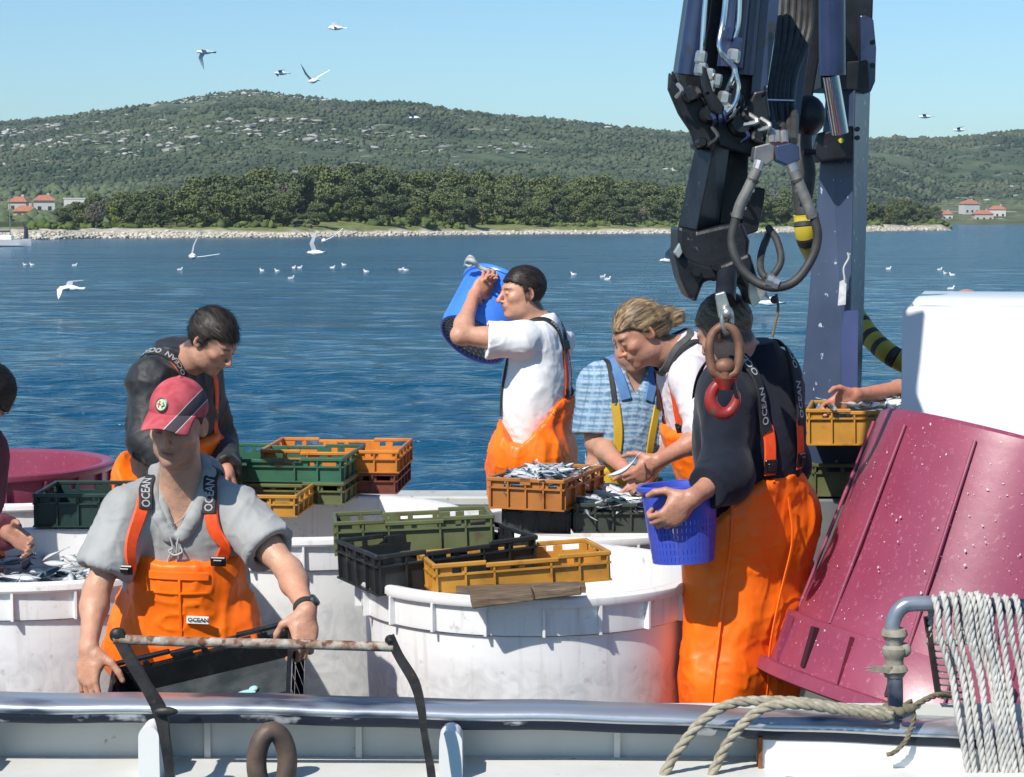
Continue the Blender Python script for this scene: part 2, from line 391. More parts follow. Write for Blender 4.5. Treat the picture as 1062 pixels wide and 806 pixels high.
def peninsula():
    n = 700; pxs = np.linspace(-260, 1003, n); sd_ = np.concatenate([np.linspace(-6, 30, 60), np.linspace(31, 240, 90)]); m_ = len(sd_)
    Y = shore_d(pxs)[None]+sd_[:, None]; X = (pxs[None]-531)/FPX*Y; Z = pen_z(X, Y)
    i = (np.arange(m_-1)[:, None]*n+np.arange(n-1)[None]).ravel()
    M = bpy.data.materials.new('shore_ground'); M.use_nodes = True; t = M.node_tree; N = t.nodes; L = t.links; b = N['Principled BSDF']
    a = N.new('ShaderNodeAttribute'); a.attribute_name = 'Col'; tc = N.new('ShaderNodeTexCoord')
    no = N.new('ShaderNodeTexNoise'); no.inputs['Scale'].default_value = .5; no.inputs['Detail'].default_value = 6; L.new(tc.outputs['Object'], no.inputs['Vector'])
    mr = N.new('ShaderNodeMapRange'); mr.inputs[1].default_value = .3; mr.inputs[2].default_value = .7; mr.inputs[3].default_value = .65; mr.inputs[4].default_value = 1.25; L.new(no.outputs['Fac'], mr.inputs[0])
    mx = N.new('ShaderNodeMix'); mx.data_type = 'RGBA'; mx.blend_type = 'MULTIPLY'; mx.inputs[0].default_value = 1
    L.new(a.outputs['Color'], mx.inputs[6]); L.new(mr.outputs[0], mx.inputs[7]); L.new(mx.outputs[2], b.inputs['Base Color']); b.inputs['Roughness'].default_value = .95; b.inputs['Specular IOR Level'].default_value = .15
    v = np.column_stack([X.ravel(), Y.ravel(), Z.ravel()])
    o = mesh_np('shore_ground', v, np.column_stack([i, i+1, i+n+1, i+n]), M); tag(o, kind='structure')
    s2 = np.repeat(sd_[:, None], n, 1).ravel()+4*fbm(v*np.array([1, 1, 0]), 1/6., 3, 4)
    rockw = np.interp(pxs, [0, 100, 250, 400, 700, 1000], [10, 8, 5, 4.5, 4.5, 10])
    k = np.clip((s2-np.tile(rockw, m_))/2.5, 0, 1)[:, None]
    rock = np.array([.46, .41, .33]); grass = np.array([.17, .19, .075]); k2 = np.clip((s2-22)/14, 0, 1)[:, None]; soil = np.array([.055, .07, .03])
    c = rock*(1-k)+k*(grass*(1-k2)+soil*k2)
    wet = np.clip((.25-(v[:, 2]-WATER))/.25, 0, 1)[:, None]; c = c*(1-wet)+wet*np.array([.10, .085, .05])
    ca = o.data.color_attributes.new('Col', 'FLOAT_COLOR', 'POINT'); ca.data.foreach_set('color', np.column_stack([c, np.ones(len(c))]).astype(np.float32).ravel())
    # shore rocks
    N_ = 6500; px = rs.uniform(-100, 992, N_); s_ = rs.beta(1.2, 2.2, N_)*np.interp(px, [0, 100, 300, 700, 1000], [8, 7, 4.5, 3.5, 7])-.5; Y = shore_d(px)+s_; X = (px-531)/FPX*Y; Z = pen_z(X, Y); R = .08+.4*rs.rand(N_)**2.5
    scatter('shore_rocks', np.column_stack([X, Y, Z+R*.15]), R, mat('shore_rock', (.40, .36, .29), (.60, .55, .46), ns=.7, rough=.9), jit=.5, flat=.6, label='pale limestone rocks along the waterline of the peninsula', cat='rocks', seed=8)
    # low shrubs on the bank
    N_ = 2200; px = rs.uniform(30, 985, N_); s_ = rs.uniform(8, 34, N_); Y = shore_d(px)+s_; X = (px-531)/FPX*Y; Z = pen_z(X, Y)
    kk = fbm(np.stack([X, Y, X*0], -1), 1/11., 2, 5)+rs.rand(N_)*.6 > .33
    R = .25+.8*rs.rand(N_)**2
    scatter('bank_shrubs', np.column_stack([X, Y, Z+R*.3])[kk], R[kk], mat('bank_shrub', (.06, .09, .03), (.12, .16, .05), ns=.25, rough=.9, spec=.1), jit=.8, flat=.8, label='low green shrubs on the grassy bank above the shore', cat='shrubs', seed=9)
peninsula()
# ---- trees
LEAF = [mat('pine_leaf', (.075, .105, .050), (.125, .155, .075), ns=.6, rough=.85, spec=.15, thresh=(.3, .7)),
        mat('oak_leaf', (.105, .135, .055), (.17, .195, .08), ns=.6, rough=.85, spec=.15, thresh=(.3, .7)),
        mat('dry_twig_leaf', (.15, .14, .115), (.21, .19, .16), ns=.6, rough=.9, spec=.1, thresh=(.3, .7)),
        mat('young_leaf', (.17, .22, .07), (.24, .29, .09), ns=.6, rough=.85, spec=.15)]
BARK = mat('tree_bark', (.10, .08, .06), (.17, .14, .11), ns=3, rough=.95)
def tree_mesh(kind, seed):
    r = np.random.RandomState(seed); h = 8.0
    tr = MB(); base = V(0, 0, -1.); lean = r.uniform(-.5, .5, 2)
    trunk = spline([base, (lean[0]*.3, lean[1]*.3, 2), (lean[0], lean[1], 4.3), (lean[0]*1.2, lean[1]*1.2, 6.3)], 3)
    tr.tube(trunk, np.linspace(.26, .08, len(trunk)), 6)
    blobs = []
    nb = (9, 8, 8, 5)[kind]
    for i in range(nb):
        a = r.rand()*6.28; q = r.uniform(.3, 1)*(2.9 if kind == 0 else 2.4)
        z = r.uniform(3.2, 7.0) if i else 7.1
        if i == 0: q = .3
        q *= 1.0-.35*max(0, (z-5.5)/2)
        c = V(lean[0]+math.cos(a)*q, lean[1]+math.sin(a)*q, z); blobs.append((c, r.uniform(1.1, 1.7)))
        tr.tube([trunk[-5], (trunk[-5]+c)/2+V(0, 0, -.3), c], [.09, .06, .03], 5)
    for i in range(3 if kind != 2 else 0):
        a = r.rand()*6.28; blobs.append((V(math.cos(a)*1.5, math.sin(a)*1.5, r.uniform(1.2, 2.4)), r.uniform(.8, 1.3)))
    pts = []
    for c, R in blobs:
        n = int((230 if kind != 2 else 110)*R)
        d = r.normal(size=(n, 3)); d /= np.linalg.norm(d, axis=1)[:, None]
        rad = R*(.5+.55*r.rand(n, 1)**.5)
        pts.append(c+d*rad*np.array([1.15, 1.15, .62 if kind == 0 else .8]))
    P = np.concatenate(pts); n = len(P); sz = r.uniform(.13, .30, (n, 1, 1))*(1 if kind != 2 else .7)
    e1 = r.normal(size=(n, 3)); e1 /= np.linalg.norm(e1, axis=1)[:, None]; e2 = np.cross(e1, r.normal(size=(n, 3))); e2 /= np.linalg.norm(e2, axis=1)[:, None]
    q = np.stack([e1*1.1, e2*.8, -e1*1.1, -e2*.8], 1)*sz+P[:, None]
    return tr, q.reshape(-1, 3), np.arange(n*4).reshape(-1, 4)
PROTO = []
for kind in (0, 0, 0, 1, 1, 2, 3, 0, 1):
    tr, lv, lf = tree_mesh(kind, 40+len(PROTO)); PROTO.append((kind, tr, lv, lf, []))
TREE_LAB = ['dark green pine with a dense domed crown in the shore wood', 'olive green oak with a rounded crown in the shore wood', 'grey brown half bare tree among the green shore pines', 'small pale green young tree at the edge of the wood']
def place_tree(k, X, Y, Z, s_, rz, front):
    kind, tr, lv, lf, made = PROTO[k]
    if not made:
        o = empty('pine_tree' if kind == 0 else 'oak_tree' if kind == 1 else 'bare_tree' if kind == 2 else 'young_tree', (0, 0, 0), TREE_LAB[kind], 'tree', 'trees of the wood on the peninsula')
        tr.build('trunk', BARK, o); mesh_np('crown', lv, lf, LEAF[kind], o, smooth=False); made.append(o)
        bpy.context.view_layer.update()
    else: o = copy_tree(made[0])
    o.location = (X, Y, Z); o.scale = (s_*random.uniform(.9, 1.2), s_*random.uniform(.9, 1.2), s_*random.uniform(.85, 1.1)); o.rotation_euler = (0, 0, rz)
def wood():
    rows = [(15, 32, .62, 20), (26, 42, .80, 12), (40, 44, .95, 16), (56, 44, 1.05, 16), (74, 46, 1.12, 16), (95, 44, 1.1, 20), (125, 28, 1.1, 30)]
    cnt = 0
    for s0, n, sc, jy in rows:
        for i in range(n):
            px = -30+(i+random.random())*1030/n
            if px > 972: continue
            if px < 58+s0*.25: continue
            Y = shore_d(px)+s0+random.uniform(-.3, .3)*jy; X = (px-531)/FPX*Y
            z = float(pen_z(np.array([X]), np.array([Y]))[0])
            e = min(1, max(.55, (px-10)/90))*min(1, max(.5, (1010-px)/90))
            r_ = random.random(); k = random.choice((0, 1, 2, 7)) if r_ < .62 else random.choice((3, 4, 8)) if r_ < .86 else 5 if r_ < .96 else 6
            if k == 6 and s0 > 30: k = 1
            # limit the top to the canopy line of the photograph
            want = (227-np.interp(px, cpx, ctop))/FPX*Y+CAMZ
            s_ = sc*e*random.uniform(.8, 1.15)*(.6 if k == 6 else 1)
            mx = (want-z)/8.1*random.uniform(.9, 1.04)
            s_ = min(s_, mx) if s0 < 74 else (mx if mx < 1.5 else 1.3)
            if s_ < .25: continue
            place_tree(k, X, Y, z-.1, s_, random.random()*6.28, s0 < 30); cnt += 1
    return cnt
n_tree = wood()
# ---- far houses
WALL = [mat('cream_wall', (.46, .42, .36)), mat('white_wall', (.52, .51, .48)), mat('ochre_wall', (.55, .36, .24))]
ROOF = mat('terracotta_roof', (.34, .12, .07), (.42, .18, .11), ns=1.5, rough=.9)
WINM = mat('dark_window', (.03, .035, .04), rough=.2)
def house(px, py, Y, w_, h_, d_, wm, label, rot=0, flat=False):
    p = at(px, py, Y); X = p[0]; z = p[2]
    o = empty('house', (0, 0, 0), label, 'house', 'houses on the far shore')
    b = MB(); b.box((0, 0, h_/2-3), (w_, d_, h_+6)); b.build('wall', WALL[wm], o, smooth=False)
    r = MB()
    if flat: r.box((0, 0, h_+.2), (w_+.4, d_+.4, .4))
    else:
        e = .5; v = [(-w_/2-e, -d_/2-e, h_), (w_/2+e, -d_/2-e, h_), (w_/2+e, d_/2+e, h_), (-w_/2-e, d_/2+e, h_), (-w_/4, 0, h_+d_*.3), (w_/4, 0, h_+d_*.3)]
        r.add(v, [(0, 1, 5, 4), (1, 2, 5), (2, 3, 4, 5), (3, 0, 4), (3, 2, 1, 0)])
    ro = r.build('roof', WALL[1] if flat else ROOF, o, smooth=False)
    if not flat: MB().box((w_*.2, .5, h_+d_*.25), (.8, .8, 2)).build('chimney', WALL[0], ro, smooth=False)
    for fl in range(int(h_//2.8)):
        for k in range(max(2, int(w_//3))):
            x = -w_/2+(k+.5)*w_/max(2, int(w_//3))
            MB().box((x, -d_/2-.02, 1.5+fl*2.8), (1.1, .12, 1.3)).build('window', WINM, o, smooth=False)
    o.location = (X, Y, z); o.rotation_euler = (0, 0, rot)
house(46, 221, 690, 6.5, 4.0, 6, 1, 'larger white house with orange roof left of the wood, upper of the group', .25)
house(27, 229, 640, 6.5, 2.8, 6, 2, 'ochre house with orange roof low on the slope at the far left', .1)
house(20, 220, 720, 6, 3.4, 6, 0, 'small house behind the others with its orange roof at the far left edge', 0)
house(79, 212, 800, 8, 2, 6, 1, 'low white flat roofed building on the slope behind the wood', 0, True)
house(1005, 222, 1170, 9, 5.5, 7, 1, 'white two storey house with orange roof, uppermost right of the crane', .3)
house(1019, 230, 1125, 10, 4, 7, 0, 'low cream house with orange roof between its two neighbours on the right shore', 0)
house(1034, 226, 1150, 9, 4.5, 7, 1, 'white house with orange roof farthest right on the slope', -.2)
house(981, 229, 1130, 6, 3.4, 6, 1, 'small pale house half hidden behind the tip of the wood', 0)
# land under the left houses joins the peninsula to the hill: a low spur
def spur(x0, x1, y0, y1, h, yaw, name, zf=None):
    n = 60; m_ = 40; px = np.linspace(x0, x1, n); Y = np.linspace(y0, y1, m_)
    PX, YY = np.meshgrid(px, Y); X = (PX-531)/FPX*YY; t = (YY-y0)/(y1-y0); e = np.clip(np.minimum((PX-x0)/60, (x1-PX)/60), 0, 1)
    Z = WATER-1+(1.5*np.clip(t/.03, 0, 1)+h*t**.8)*e+.5*fbm(np.stack([X, YY, X*0], -1), 1/12., 3, 3)
    i = (np.arange(m_-1)[:, None]*n+np.arange(n-1)[None]).ravel()
    M = mat(name+'_mat', (.06, .08, .035), (.14, .15, .08), ns=.06, rough=.95, spec=.1, c3=(.4, .37, .3), n3=.08, t3=(.62, .68))
    tag(mesh_np(name, np.column_stack([X.ravel(), YY.ravel(), Z.ravel()]), np.column_stack([i, i+1, i+n+1, i+n]), M), kind='structure')
    return lambda px_, y_: float(WATER-1+(1.5+h*((y_-y0)/(y1-y0))**.8)*min(1, max(0, min((px_-x0)/60, (x1-px_)/60))))
spur(-420, 250, 520, 960, 8, 0, 'low_headland')
spur(900, 1500, 1095, 1400, 16, 0, 'far_headland')
# clumps of trees between the far houses
def far_trees():
    C = []; R = []
    for (x0, x1, y0, y1, n, za, zb) in ((-60, 120, 560, 900, 420, .0, 7), (955, 1100, 1185, 1330, 420, 2, 12), (-60, 330, 880, 1000, 500, 6, 16)):
        for i in range(n):
            Y = random.uniform(y0, y1); px = random.uniform(x0, x1); t = (Y-y0)/(y1-y0)
            R.append(random.uniform(1.2, 3.)); C.append([(px-531)/FPX*Y, Y, WATER+za+(zb-za)*t**.8+.5])
    C = np.array(C); R = np.array(R)
    scatter('far_shore_trees', C, R, LEAF[0], jit=.5, flat=.9, label='distant dark trees growing between the houses on the far shore', cat='trees', seed=12)
far_trees()
# small sailing boat, left edge
WHITEP = mat('white_boat_paint', (.78, .78, .76), rough=.3)
def small_boat():
    p = at(6, 255, 232); o = empty('sailing_boat', (p[0], p[1], WATER), 'small white moored sailing boat with dark furled sail at the left edge of the water', 'boat')
    M = mworld(o); X0 = p[0]; Y0 = p[1]
    secs = []
    for t in np.linspace(0, 1, 9):
        wd = .95*math.sin(math.pi*(.18+.82*t)**.8)**.6 if t < 1 else .02
        wd = max(.02, wd if t < .98 else .03); x = -2.6+5.4*t; sh = .62+.25*t*t
        secs.append([(x, -wd, sh), (x, -wd*.8, .1), (x, 0, -.25), (x, wd*.8, .1), (x, wd, sh)])
    v = np.array(secs).reshape(-1, 3)+V(X0, Y0, WATER); f = []
    for i in range(8):
        for k in range(5): f.append((i*5+k, i*5+(k+1) % 5, (i+1)*5+(k+1) % 5, (i+1)*5+k))
    f += [(4, 3, 2, 1, 0), (40, 41, 42, 43, 44)]
    b = MB(); b.add(v, f); b.build('hull', WHITEP, o)
    MB().box((X0-.2, Y0, WATER+.95), (2., 1.2, .5), bev=.1).build('cabin', WHITEP, o)
    MB().tube([(X0+.5, Y0, WATER+.6), (X0+.5, Y0, WATER+6.5)], .05, 6).build('mast', mat('mast_metal', (.5, .5, .5), rough=.3, metal=1), o)
    MB().tube([(X0-2.2, Y0, WATER+1.6), (X0+.5, Y0, WATER+1.7)], .14, 8).build('furled_sail', mat('sail_cover', (.03, .05, .09)), o)
    MB().tube([(X0+2.2, Y0, WATER+.8), (X0+2.25, Y0, WATER+1.9), (X0+1.9, Y0, WATER+2.6)], [.3, .22, .05], 6).build('jib_bag', mat('jib_cover', (.03, .04, .06)), o)
small_boat()
# ---- gulls
GW = mat('gull_white', (.78, .78, .77), rough=.8); GG = mat('gull_grey', (.36, .38, .41), rough=.8); GB = mat('gull_beak', (.7, .35, .05))
def gull(p, heading, up1, up2, bank, scale, label, group='gulls in flight', cat='gull'):
    """up1/up2: inner/outer wing angle in degrees"""
    o = empty('gull', tuple(p), label, cat, group, rot=(0, bank, heading))
    I = Matrix.Identity(4)
    b = MB(); pr = [(.0, -.28), (.035, -.22), (.075, -.08), (.085, .05), (.06, .17), (.045, .21), (.05, .25), (.035, .29), (0, .31)]
    b.lathe([(r_*scale, z*scale) for r_, z in pr], axis=(0, 1, 0), n=10); b.build('body', GW, o, world=False)
    MB().add(np.array([(-.03, -.2, .01), (.03, -.2, .01), (.07, -.38, 0), (-.07, -.38, 0), (-.03, -.2, -.01), (.03, -.2, -.01)])*scale, [(0, 1, 2, 3), (4, 3, 2, 5), (0, 3, 4), (1, 5, 2)]).build('tail', GW, o, world=False)
    MB().lathe([(.014*scale, .30*scale), (.001, .37*scale)], axis=(0, 1, 0), n=6).build('beak', GB, o, world=False)
    for sg in (-1, 1):
        a1, a2 = math.radians(up1), math.radians(up2)
        p0 = V(.05*sg, .08, .03); p1 = p0+V(sg*math.cos(a1)*.24, .07, math.sin(a1)*.24); p2 = p1+V(sg*math.cos(a2)*.42, -.16, math.sin(a2)*.42)
        ch = [.17, .15, .02]; pts = []; seq = [(p0, .17), ((p0+p1)/2, .17), (p1, .15), ((p1+p2)/2, .105), (p2, .012)]
        for q, c in seq: pts += [q+V(0, c*.4, 0), q+V(0, 0, .018), q-V(0, c*.6, 0), q+V(0, 0, -.006)]
        v = np.array(pts)*scale; f = []
        for i in range(4):
            for k in range(4): f.append((i*4+k, i*4+(k+1) % 4, (i+1)*4+(k+1) % 4, (i+1)*4+k))
        f += [(0, 1, 2, 3), (16, 17, 18, 19)]
        MB().add(v, f).build('wing', GG if sg*bank <= 0 else GW, o, world=False)
fl = [(213, 54, 100, 1.9, -25, -40, .5, 'gull in the sky with drooping wings, left of the other three'), (349, 29, 105, 1.5, 25, -5, -.3, 'topmost gull in the sky near the upper edge'),
      (292, 76, 120, 1.9, 4, -6, .15, 'gull gliding with level wings above the hill summit'), (325, 84, 95, .6, 42, 40, .15, 'gull with wings raised in a steep V above the summit'),
      (200, 266, 75, .4, 55, 60, .9, 'white gull banking steeply low over the water left of the middle'), (73, 299, 70, 1.3, 10, -15, -.3, 'gull gliding low over the water at the left'),
      (336, 250, 90, .1, 30, 45, .1, 'gull flapping upward just below the shoreline'), (328, 262, 90, 1.2, 35, 55, .8, 'small gull turning low over the water below the shoreline'),
      (960, 121, 130, 1.6, 8, -6, .1, 'dark gull in the sky right of the crane, left of a pair'), (995, 135, 140, 1.7, 12, 0, .1, 'pale gull in the sky over the right hill'),
      (430, 122, 150, 1.2, 15, 5, .2, 'tiny distant gull just above the hill ridge'), (694, 270, 90, 1.9, 20, 30, .5, 'gull rising from the water beside the crane head'), (799, 314, 70, 1.2, 40, 20, .3, 'gull low over the water between the crane hoses and the mast')]
for px, py, Y, hd, u1, u2, bk, lab in fl: gull(at(px, py, Y), hd, u1, u2, bk, 1.35, lab)
def floating_gull(px, py, i):
    Y = FPX*3/(py-227); X = (px-531)/FPX*Y
    K = .72; o = empty('floating_gull', (X, Y, WATER+.03), 'white gull resting on the open water', 'gull', 'gulls resting on the water', rot=(0, 0, random.uniform(.9, 2.3)*random.choice((-1, 1))))
    MB().lathe([(.0, -.24), (.06, -.16), (.10, 0), (.09, .1), (.05, .17), (0, .19)], axis=(0, 1, 0), n=8).build('body', GW, o, world=False)
    MB().ball((0, .19, .15), (.05, .06, .05), n=8, m=6).tube([(0, .13, .02), (0, .17, .13)], .04, 6).build('head', GW, o, world=False)
    MB().ball((0, -.04, .06), (.085, .19, .05), n=8, m=6).build('folded_wings', GG, o, world=False); o.scale = (K, K, K)
for i, (x, y) in enumerate([(27, 275), (34, 275), (78, 275.5), (187, 280), (272, 281), (288, 281.5), (302, 289), (305, 278), (311, 278), (345, 278), (357, 275), (380, 282), (416, 280), (421, 280.5), (595, 285), (625, 287.5), (921, 279), (974, 280), (980, 284), (987, 285.5), (986, 300), (630, 290)]): floating_gull(x, y, i)

# air: pale haze over the sea
def haze():
    m = bpy.data.materials.new('haze_air'); m.use_nodes = True; t = m.node_tree; t.nodes.remove(t.nodes['Principled BSDF'])
    pv = t.nodes.new('ShaderNodeVolumePrincipled'); pv.inputs['Density'].default_value = 1.1e-4; pv.inputs['Color'].default_value = (.80, .90, 1, 1); pv.inputs['Anisotropy'].default_value = .2
    t.links.new(pv.outputs[0], t.nodes['Material Output'].inputs['Volume'])
    MB_ = MB(); MB_.box((0, 7000, 68.), (16000, 15000, 146)); o = MB_.build('haze', m, smooth=False); tag(o, kind='stuff')
haze()
# ------------------------------------------------------------------ fishing boat: deck, bulwarks, rail
PXW = lambda a, pts, Y: [at(x, y, Y) for x, y in pts]
DECK = mat('deck_paint', (.16, .20, .19), (.22, .26, .24), ns=3, rough=.6, bump=.002, bs=30)
WHT = mat('bulwark_white', (.62, .62, .58), (.70, .70, .67), ns=4, rough=.45, c3=(.30, .22, .14), n3=22, t3=(.70, .76), bump=.0015, bs=14)
WHT2 = mat('hull_panel_white', (.80, .79, .76), (.74, .73, .70), ns=3, rough=.35)
STEEL = mat('worn_rail_steel', (.56, .57, .59), (.08, .10, .14), ns=5, rough=.30, metal=.75, bump=.0012, bs=25, thresh=(.57, .64), stretch=(.35, 1, 1), rough2=.42, bump2=(.003, 4))
NAVYP = mat('navy_rail_paint', (.025, .04, .09), (.04, .06, .12), ns=10, rough=.35, c3=(.35, .36, .38), n3=28, t3=(.66, .70), coat=.3)
BLACKI = mat('black_iron', (.022, .021, .021), (.05, .045, .042), ns=14, rough=.5, metal=.3, bump=.002, bs=45, c3=(.13, .07, .04), n3=22, t3=(.66, .74))
RUST = mat('rusty_pipe', (.23, .14, .09), (.42, .38, .32), ns=26, rough=.75, thresh=(.42, .6), bump=.003, bs=60, c3=(.13, .05, .025), n3=40, t3=(.52, .62))
RUSTD = mat('dark_rust_iron', (.10, .07, .055), (.17, .115, .085), ns=12, rough=.6, metal=.3, bump=.003, bs=30)
MARK = mat('blue_line_paint', (.04, .07, .16), (.06, .09, .20), ns=9, rough=.5)
GREYL = mat('far_gunwale_paint', (.42, .43, .40), (.50, .50, .46), ns=5, rough=.6, c3=(.25, .22, .17), n3=20, t3=(.62, .72))
YR = 5.45                                            # distance of the near rail
def rl(px, py, Y=YR): return at(px, py, Y)
def boat():
    o = MB().box((0, 8.3, -.08), (13, 5.6, .16)).build('deck', DECK, smooth=False); tag(o, kind='structure')
    h = MB(); h.box((0, 8.3, -.85), (13.6, 5.5, 1.38), bev=.1); tag(h.build('hull', WHT, smooth=False), 'white steel hull of the fishing boat below the deck', 'boat hull')
    # near bulwark
    o = empty('bulwark', (0, YR, 0), 'white steel bulwark under the near rail with rounded stanchions', 'bulwark')
    MB().box((-.30, 5.53, .32), (4.16, .02, .80)).build('plate', WHT, o, smooth=False)
    a = at(786, 770, 5.50); MB().box(((a[0]+6)/2, 5.42, .30), (6-a[0], .05, .74)).build('panel', WHT2, o, smooth=False)
    MB().box((a[0]-.006, 5.41, .30), (.010, .05, .73)).build('rusted_edge', mat('rust_streak', (.35, .12, .03), (.12, .05, .02), ns=18, rough=.9), o, smooth=False)
    MB().box((-4.0, 5.53, .32), (3.3, .022, .80)).build('plate', WHT, o, smooth=False)
    z = at(300, 784, 5.40)[2]
    MB().box((-.6, 5.40, z-.055), (4.6, .24, .05), bev=.008).build('ledge', WHT, o, smooth=False)
    b = MB()
    for i in range(9):
        x = -2.5+i*.186
        if i % 1 == 0: b.box((x, 5.285, z-.040), (.15, .02, .010))
    b.build('blue_ledge_marks', MARK, o, smooth=False)
    for px, w_ in ((158, .052), (468, .058), (-40, .055)):
        t = at(px, 748 if px < 400 else 752, 5.33); bb = MB()
        n = 8; x0 = t[0]; zt = t[2]; zb = zt-.42
        poly = [(-w_/2-.004, zb-zt), (w_/2+.004, zb-zt), (w_/2, -w_*.5)]+[(w_/2*math.cos(q), -w_*.5+w_*.5*math.sin(q)) for q in np.linspace(.3, math.pi-.3, n)]+[(-w_/2, -w_*.5)]
        bb.prism(poly, (x0, 5.27, zt), (1, 0, 0), (0, 0, 1), (0, 1, 0), .09)
        bb.build('stanchion', WHT2, o)
        MB().box((x0+.0, 5.44, zt-.2), (.02, .16, .36)).build('web', WHT, o, smooth=False)
    for px in (215, 640, 372):
        p = at(px, 760, 5.5); MB().box((p[0], 5.512, .33), (.016, .03, .7)).build('rib', WHT, o, smooth=False)
    # rail cap: a flattened steel pipe
    L0 = [(-260, 731), (19, 732), (200, 733), (450, 738), (640, 743), (800, 749), (960, 757), (1043, 762), (1400, 778)]
    pts = spline([at(x, y, YR) for x, y in L0], 6)
    pts[:, 2] += .002*np.sin(pts[:, 0]*7)+.0015*np.sin(pts[:, 0]*17)
    prof = [(-.075, -.022), (-.070, .004), (-.045, .020), (0, .027), (.05, .022), (.075, 0), (.07, -.022), (0, -.026)]
    cr = MB()
    prof = [(-.056, -.010), (-.064, -.004), (-.066, .006), (-.060, .016), (-.046, .023), (-.03, .026), (.05, .026), (.062, .018), (.062, -.010)]
    k = len(prof); v = []; f = []
    for p in pts: v += [(p[0], p[1]+q[0], p[2]+q[1]) for q in prof]
    for i in range(len(pts)-1):
        for j in range(k): f.append((i*k+j, i*k+(j+1) % k, (i+1)*k+(j+1) % k, (i+1)*k+j))
    cr_o = empty('cap_rail', tuple(pts[len(pts)//2]), 'worn steel cap rail with peeling navy lower face along the whole near edge', 'rail')
    b = MB(); b.add(v, f); b.build('top_cap', STEEL, cr_o, auto=50)
    prof = [(-.058, -.030), (-.061, -.026), (-.061, -.006), (.05, -.006), (.05, -.030)]; k = len(prof); v = []; f = []
    for p in pts: v += [(p[0], p[1]+q[0], p[2]+q[1]) for q in prof]
    for i in range(len(pts)-1):
        for j in range(k): f.append((i*k+j, i*k+(j+1) % k, (i+1)*k+(j+1) % k, (i+1)*k+j))
    b = MB(); b.add(v, f); b.build('painted_face', mat('peeling_navy_lip', (.014, .018, .030), (.36, .37, .38), ns=16, rough=.45, thresh=(.56, .62), stretch=(.5, 1, 1)), cr_o, auto=50)
    # far gunwale
    g = [(-60, 521), (120, 519), (300, 517), (430, 512), (560, 516), (800, 520), (1100, 524)]
    o3 = empty('far_gunwale', (0, 10.9, 0), 'weathered grey gunwale on the seaward side behind the tubs', 'gunwale')
    za = at(300, 514, 10.9)[2]
    MB().box((0, 10.95, za-.02), (13, .26, .05), bev=.01).build('cap', GREYL, o3, smooth=False)
    MB().box((0, 10.86, za/2-.03), (13, .03, za), bev=0).build('plate', WHT, o3, smooth=False)
    # lower seam bead under the rail at the right
    pr = spline([at(x, y, 5.40) for x, y in ((905, 742), (960, 744), (1043, 750), (1200, 762))], 5); pr[:, 1] = 5.56
    pr = np.array([at(x, y, 5.62) for x, y in ((890, 736), (960, 739), (1043, 744), (1200, 752))])
    tag(MB().tube(pr, .020, 10).build('inner_rail', NAVYP), 'dark navy inner pipe rail behind the cap rail at the right', 'pipe rail')
boat()
def bracket():
    o = empty('iron_bracket', tuple(at(270, 787, 5.2)), 'rusty crossbar held by two bent black iron arms in front of the rail', 'bracket')
    Y = 5.16
    b = MB(); b.tube(spline([at(118, 663, Y), at(200, 666, Y), at(300, 668, Y), at(408, 671, Y)], 8), .0125, 12); b.build('crossbar', RUST, o)
    def arm(P, W_):
        q = spline([at(x, y, Y) for x, y in P], 5); wd = np.interp(np.linspace(0, 1, len(q)), np.linspace(0, 1, len(W_)), W_)
        v = []; f = []
        T = np.gradient(q, axis=0); T /= np.linalg.norm(T, axis=1)[:, None]; n = np.cross(T, (0, 1, 0))
        for i in range(len(q)):
            for a, c in ((-1, -1), (1, -1), (1, 1), (-1, 1)): v.append(q[i]+n[i]*wd[i]*a+np.array([0, c*.011, 0]))
        for i in range(len(q)-1):
            for k in range(4): f.append((i*4+k, i*4+(k+1) % 4, (i+1)*4+(k+1) % 4, (i+1)*4+k))
        f += [(0, 1, 2, 3), tuple(len(v)-4+k for k in (3, 2, 1, 0))]
        bb = MB(); bb.add(v, f); bb.ball(at(P[0][0]+1, P[0][1]+4, Y), (W_[0]*1.3, .013, W_[0]*1.25), n=14); bb.build('arm', BLACKI, o)
    arm([(121, 655), (133, 680), (152, 712), (166, 738), (171, 765), (176, 800), (178, 840)], [.016, .014, .013, .017, .012, .011, .011])
    arm([(404, 660), (414, 681), (430, 708), (437, 735), (440, 760), (447, 800), (450, 840)], [.011, .0105, .012, .010, .008, .010, .010])
    MB().ball(at(172, 738, 5.14), (.03, .01, .012), n=12).build('washer', BLACKI, o)
bracket()
def ring():
    o = MB(); c = at(282, 791, 5.28); r = .07
    pts = [c+V(r*math.cos(a)*.54, .012*math.cos(a), r*math.sin(a)*1.15) for a in np.linspace(0, 2*math.pi, 36, endpoint=False)]
    o.tube(pts, .0255, 16, closed=True); tag(o.build('iron_ring', RUSTD), 'thick dark rusty iron ring hanging below the rail', 'ring')
ring()
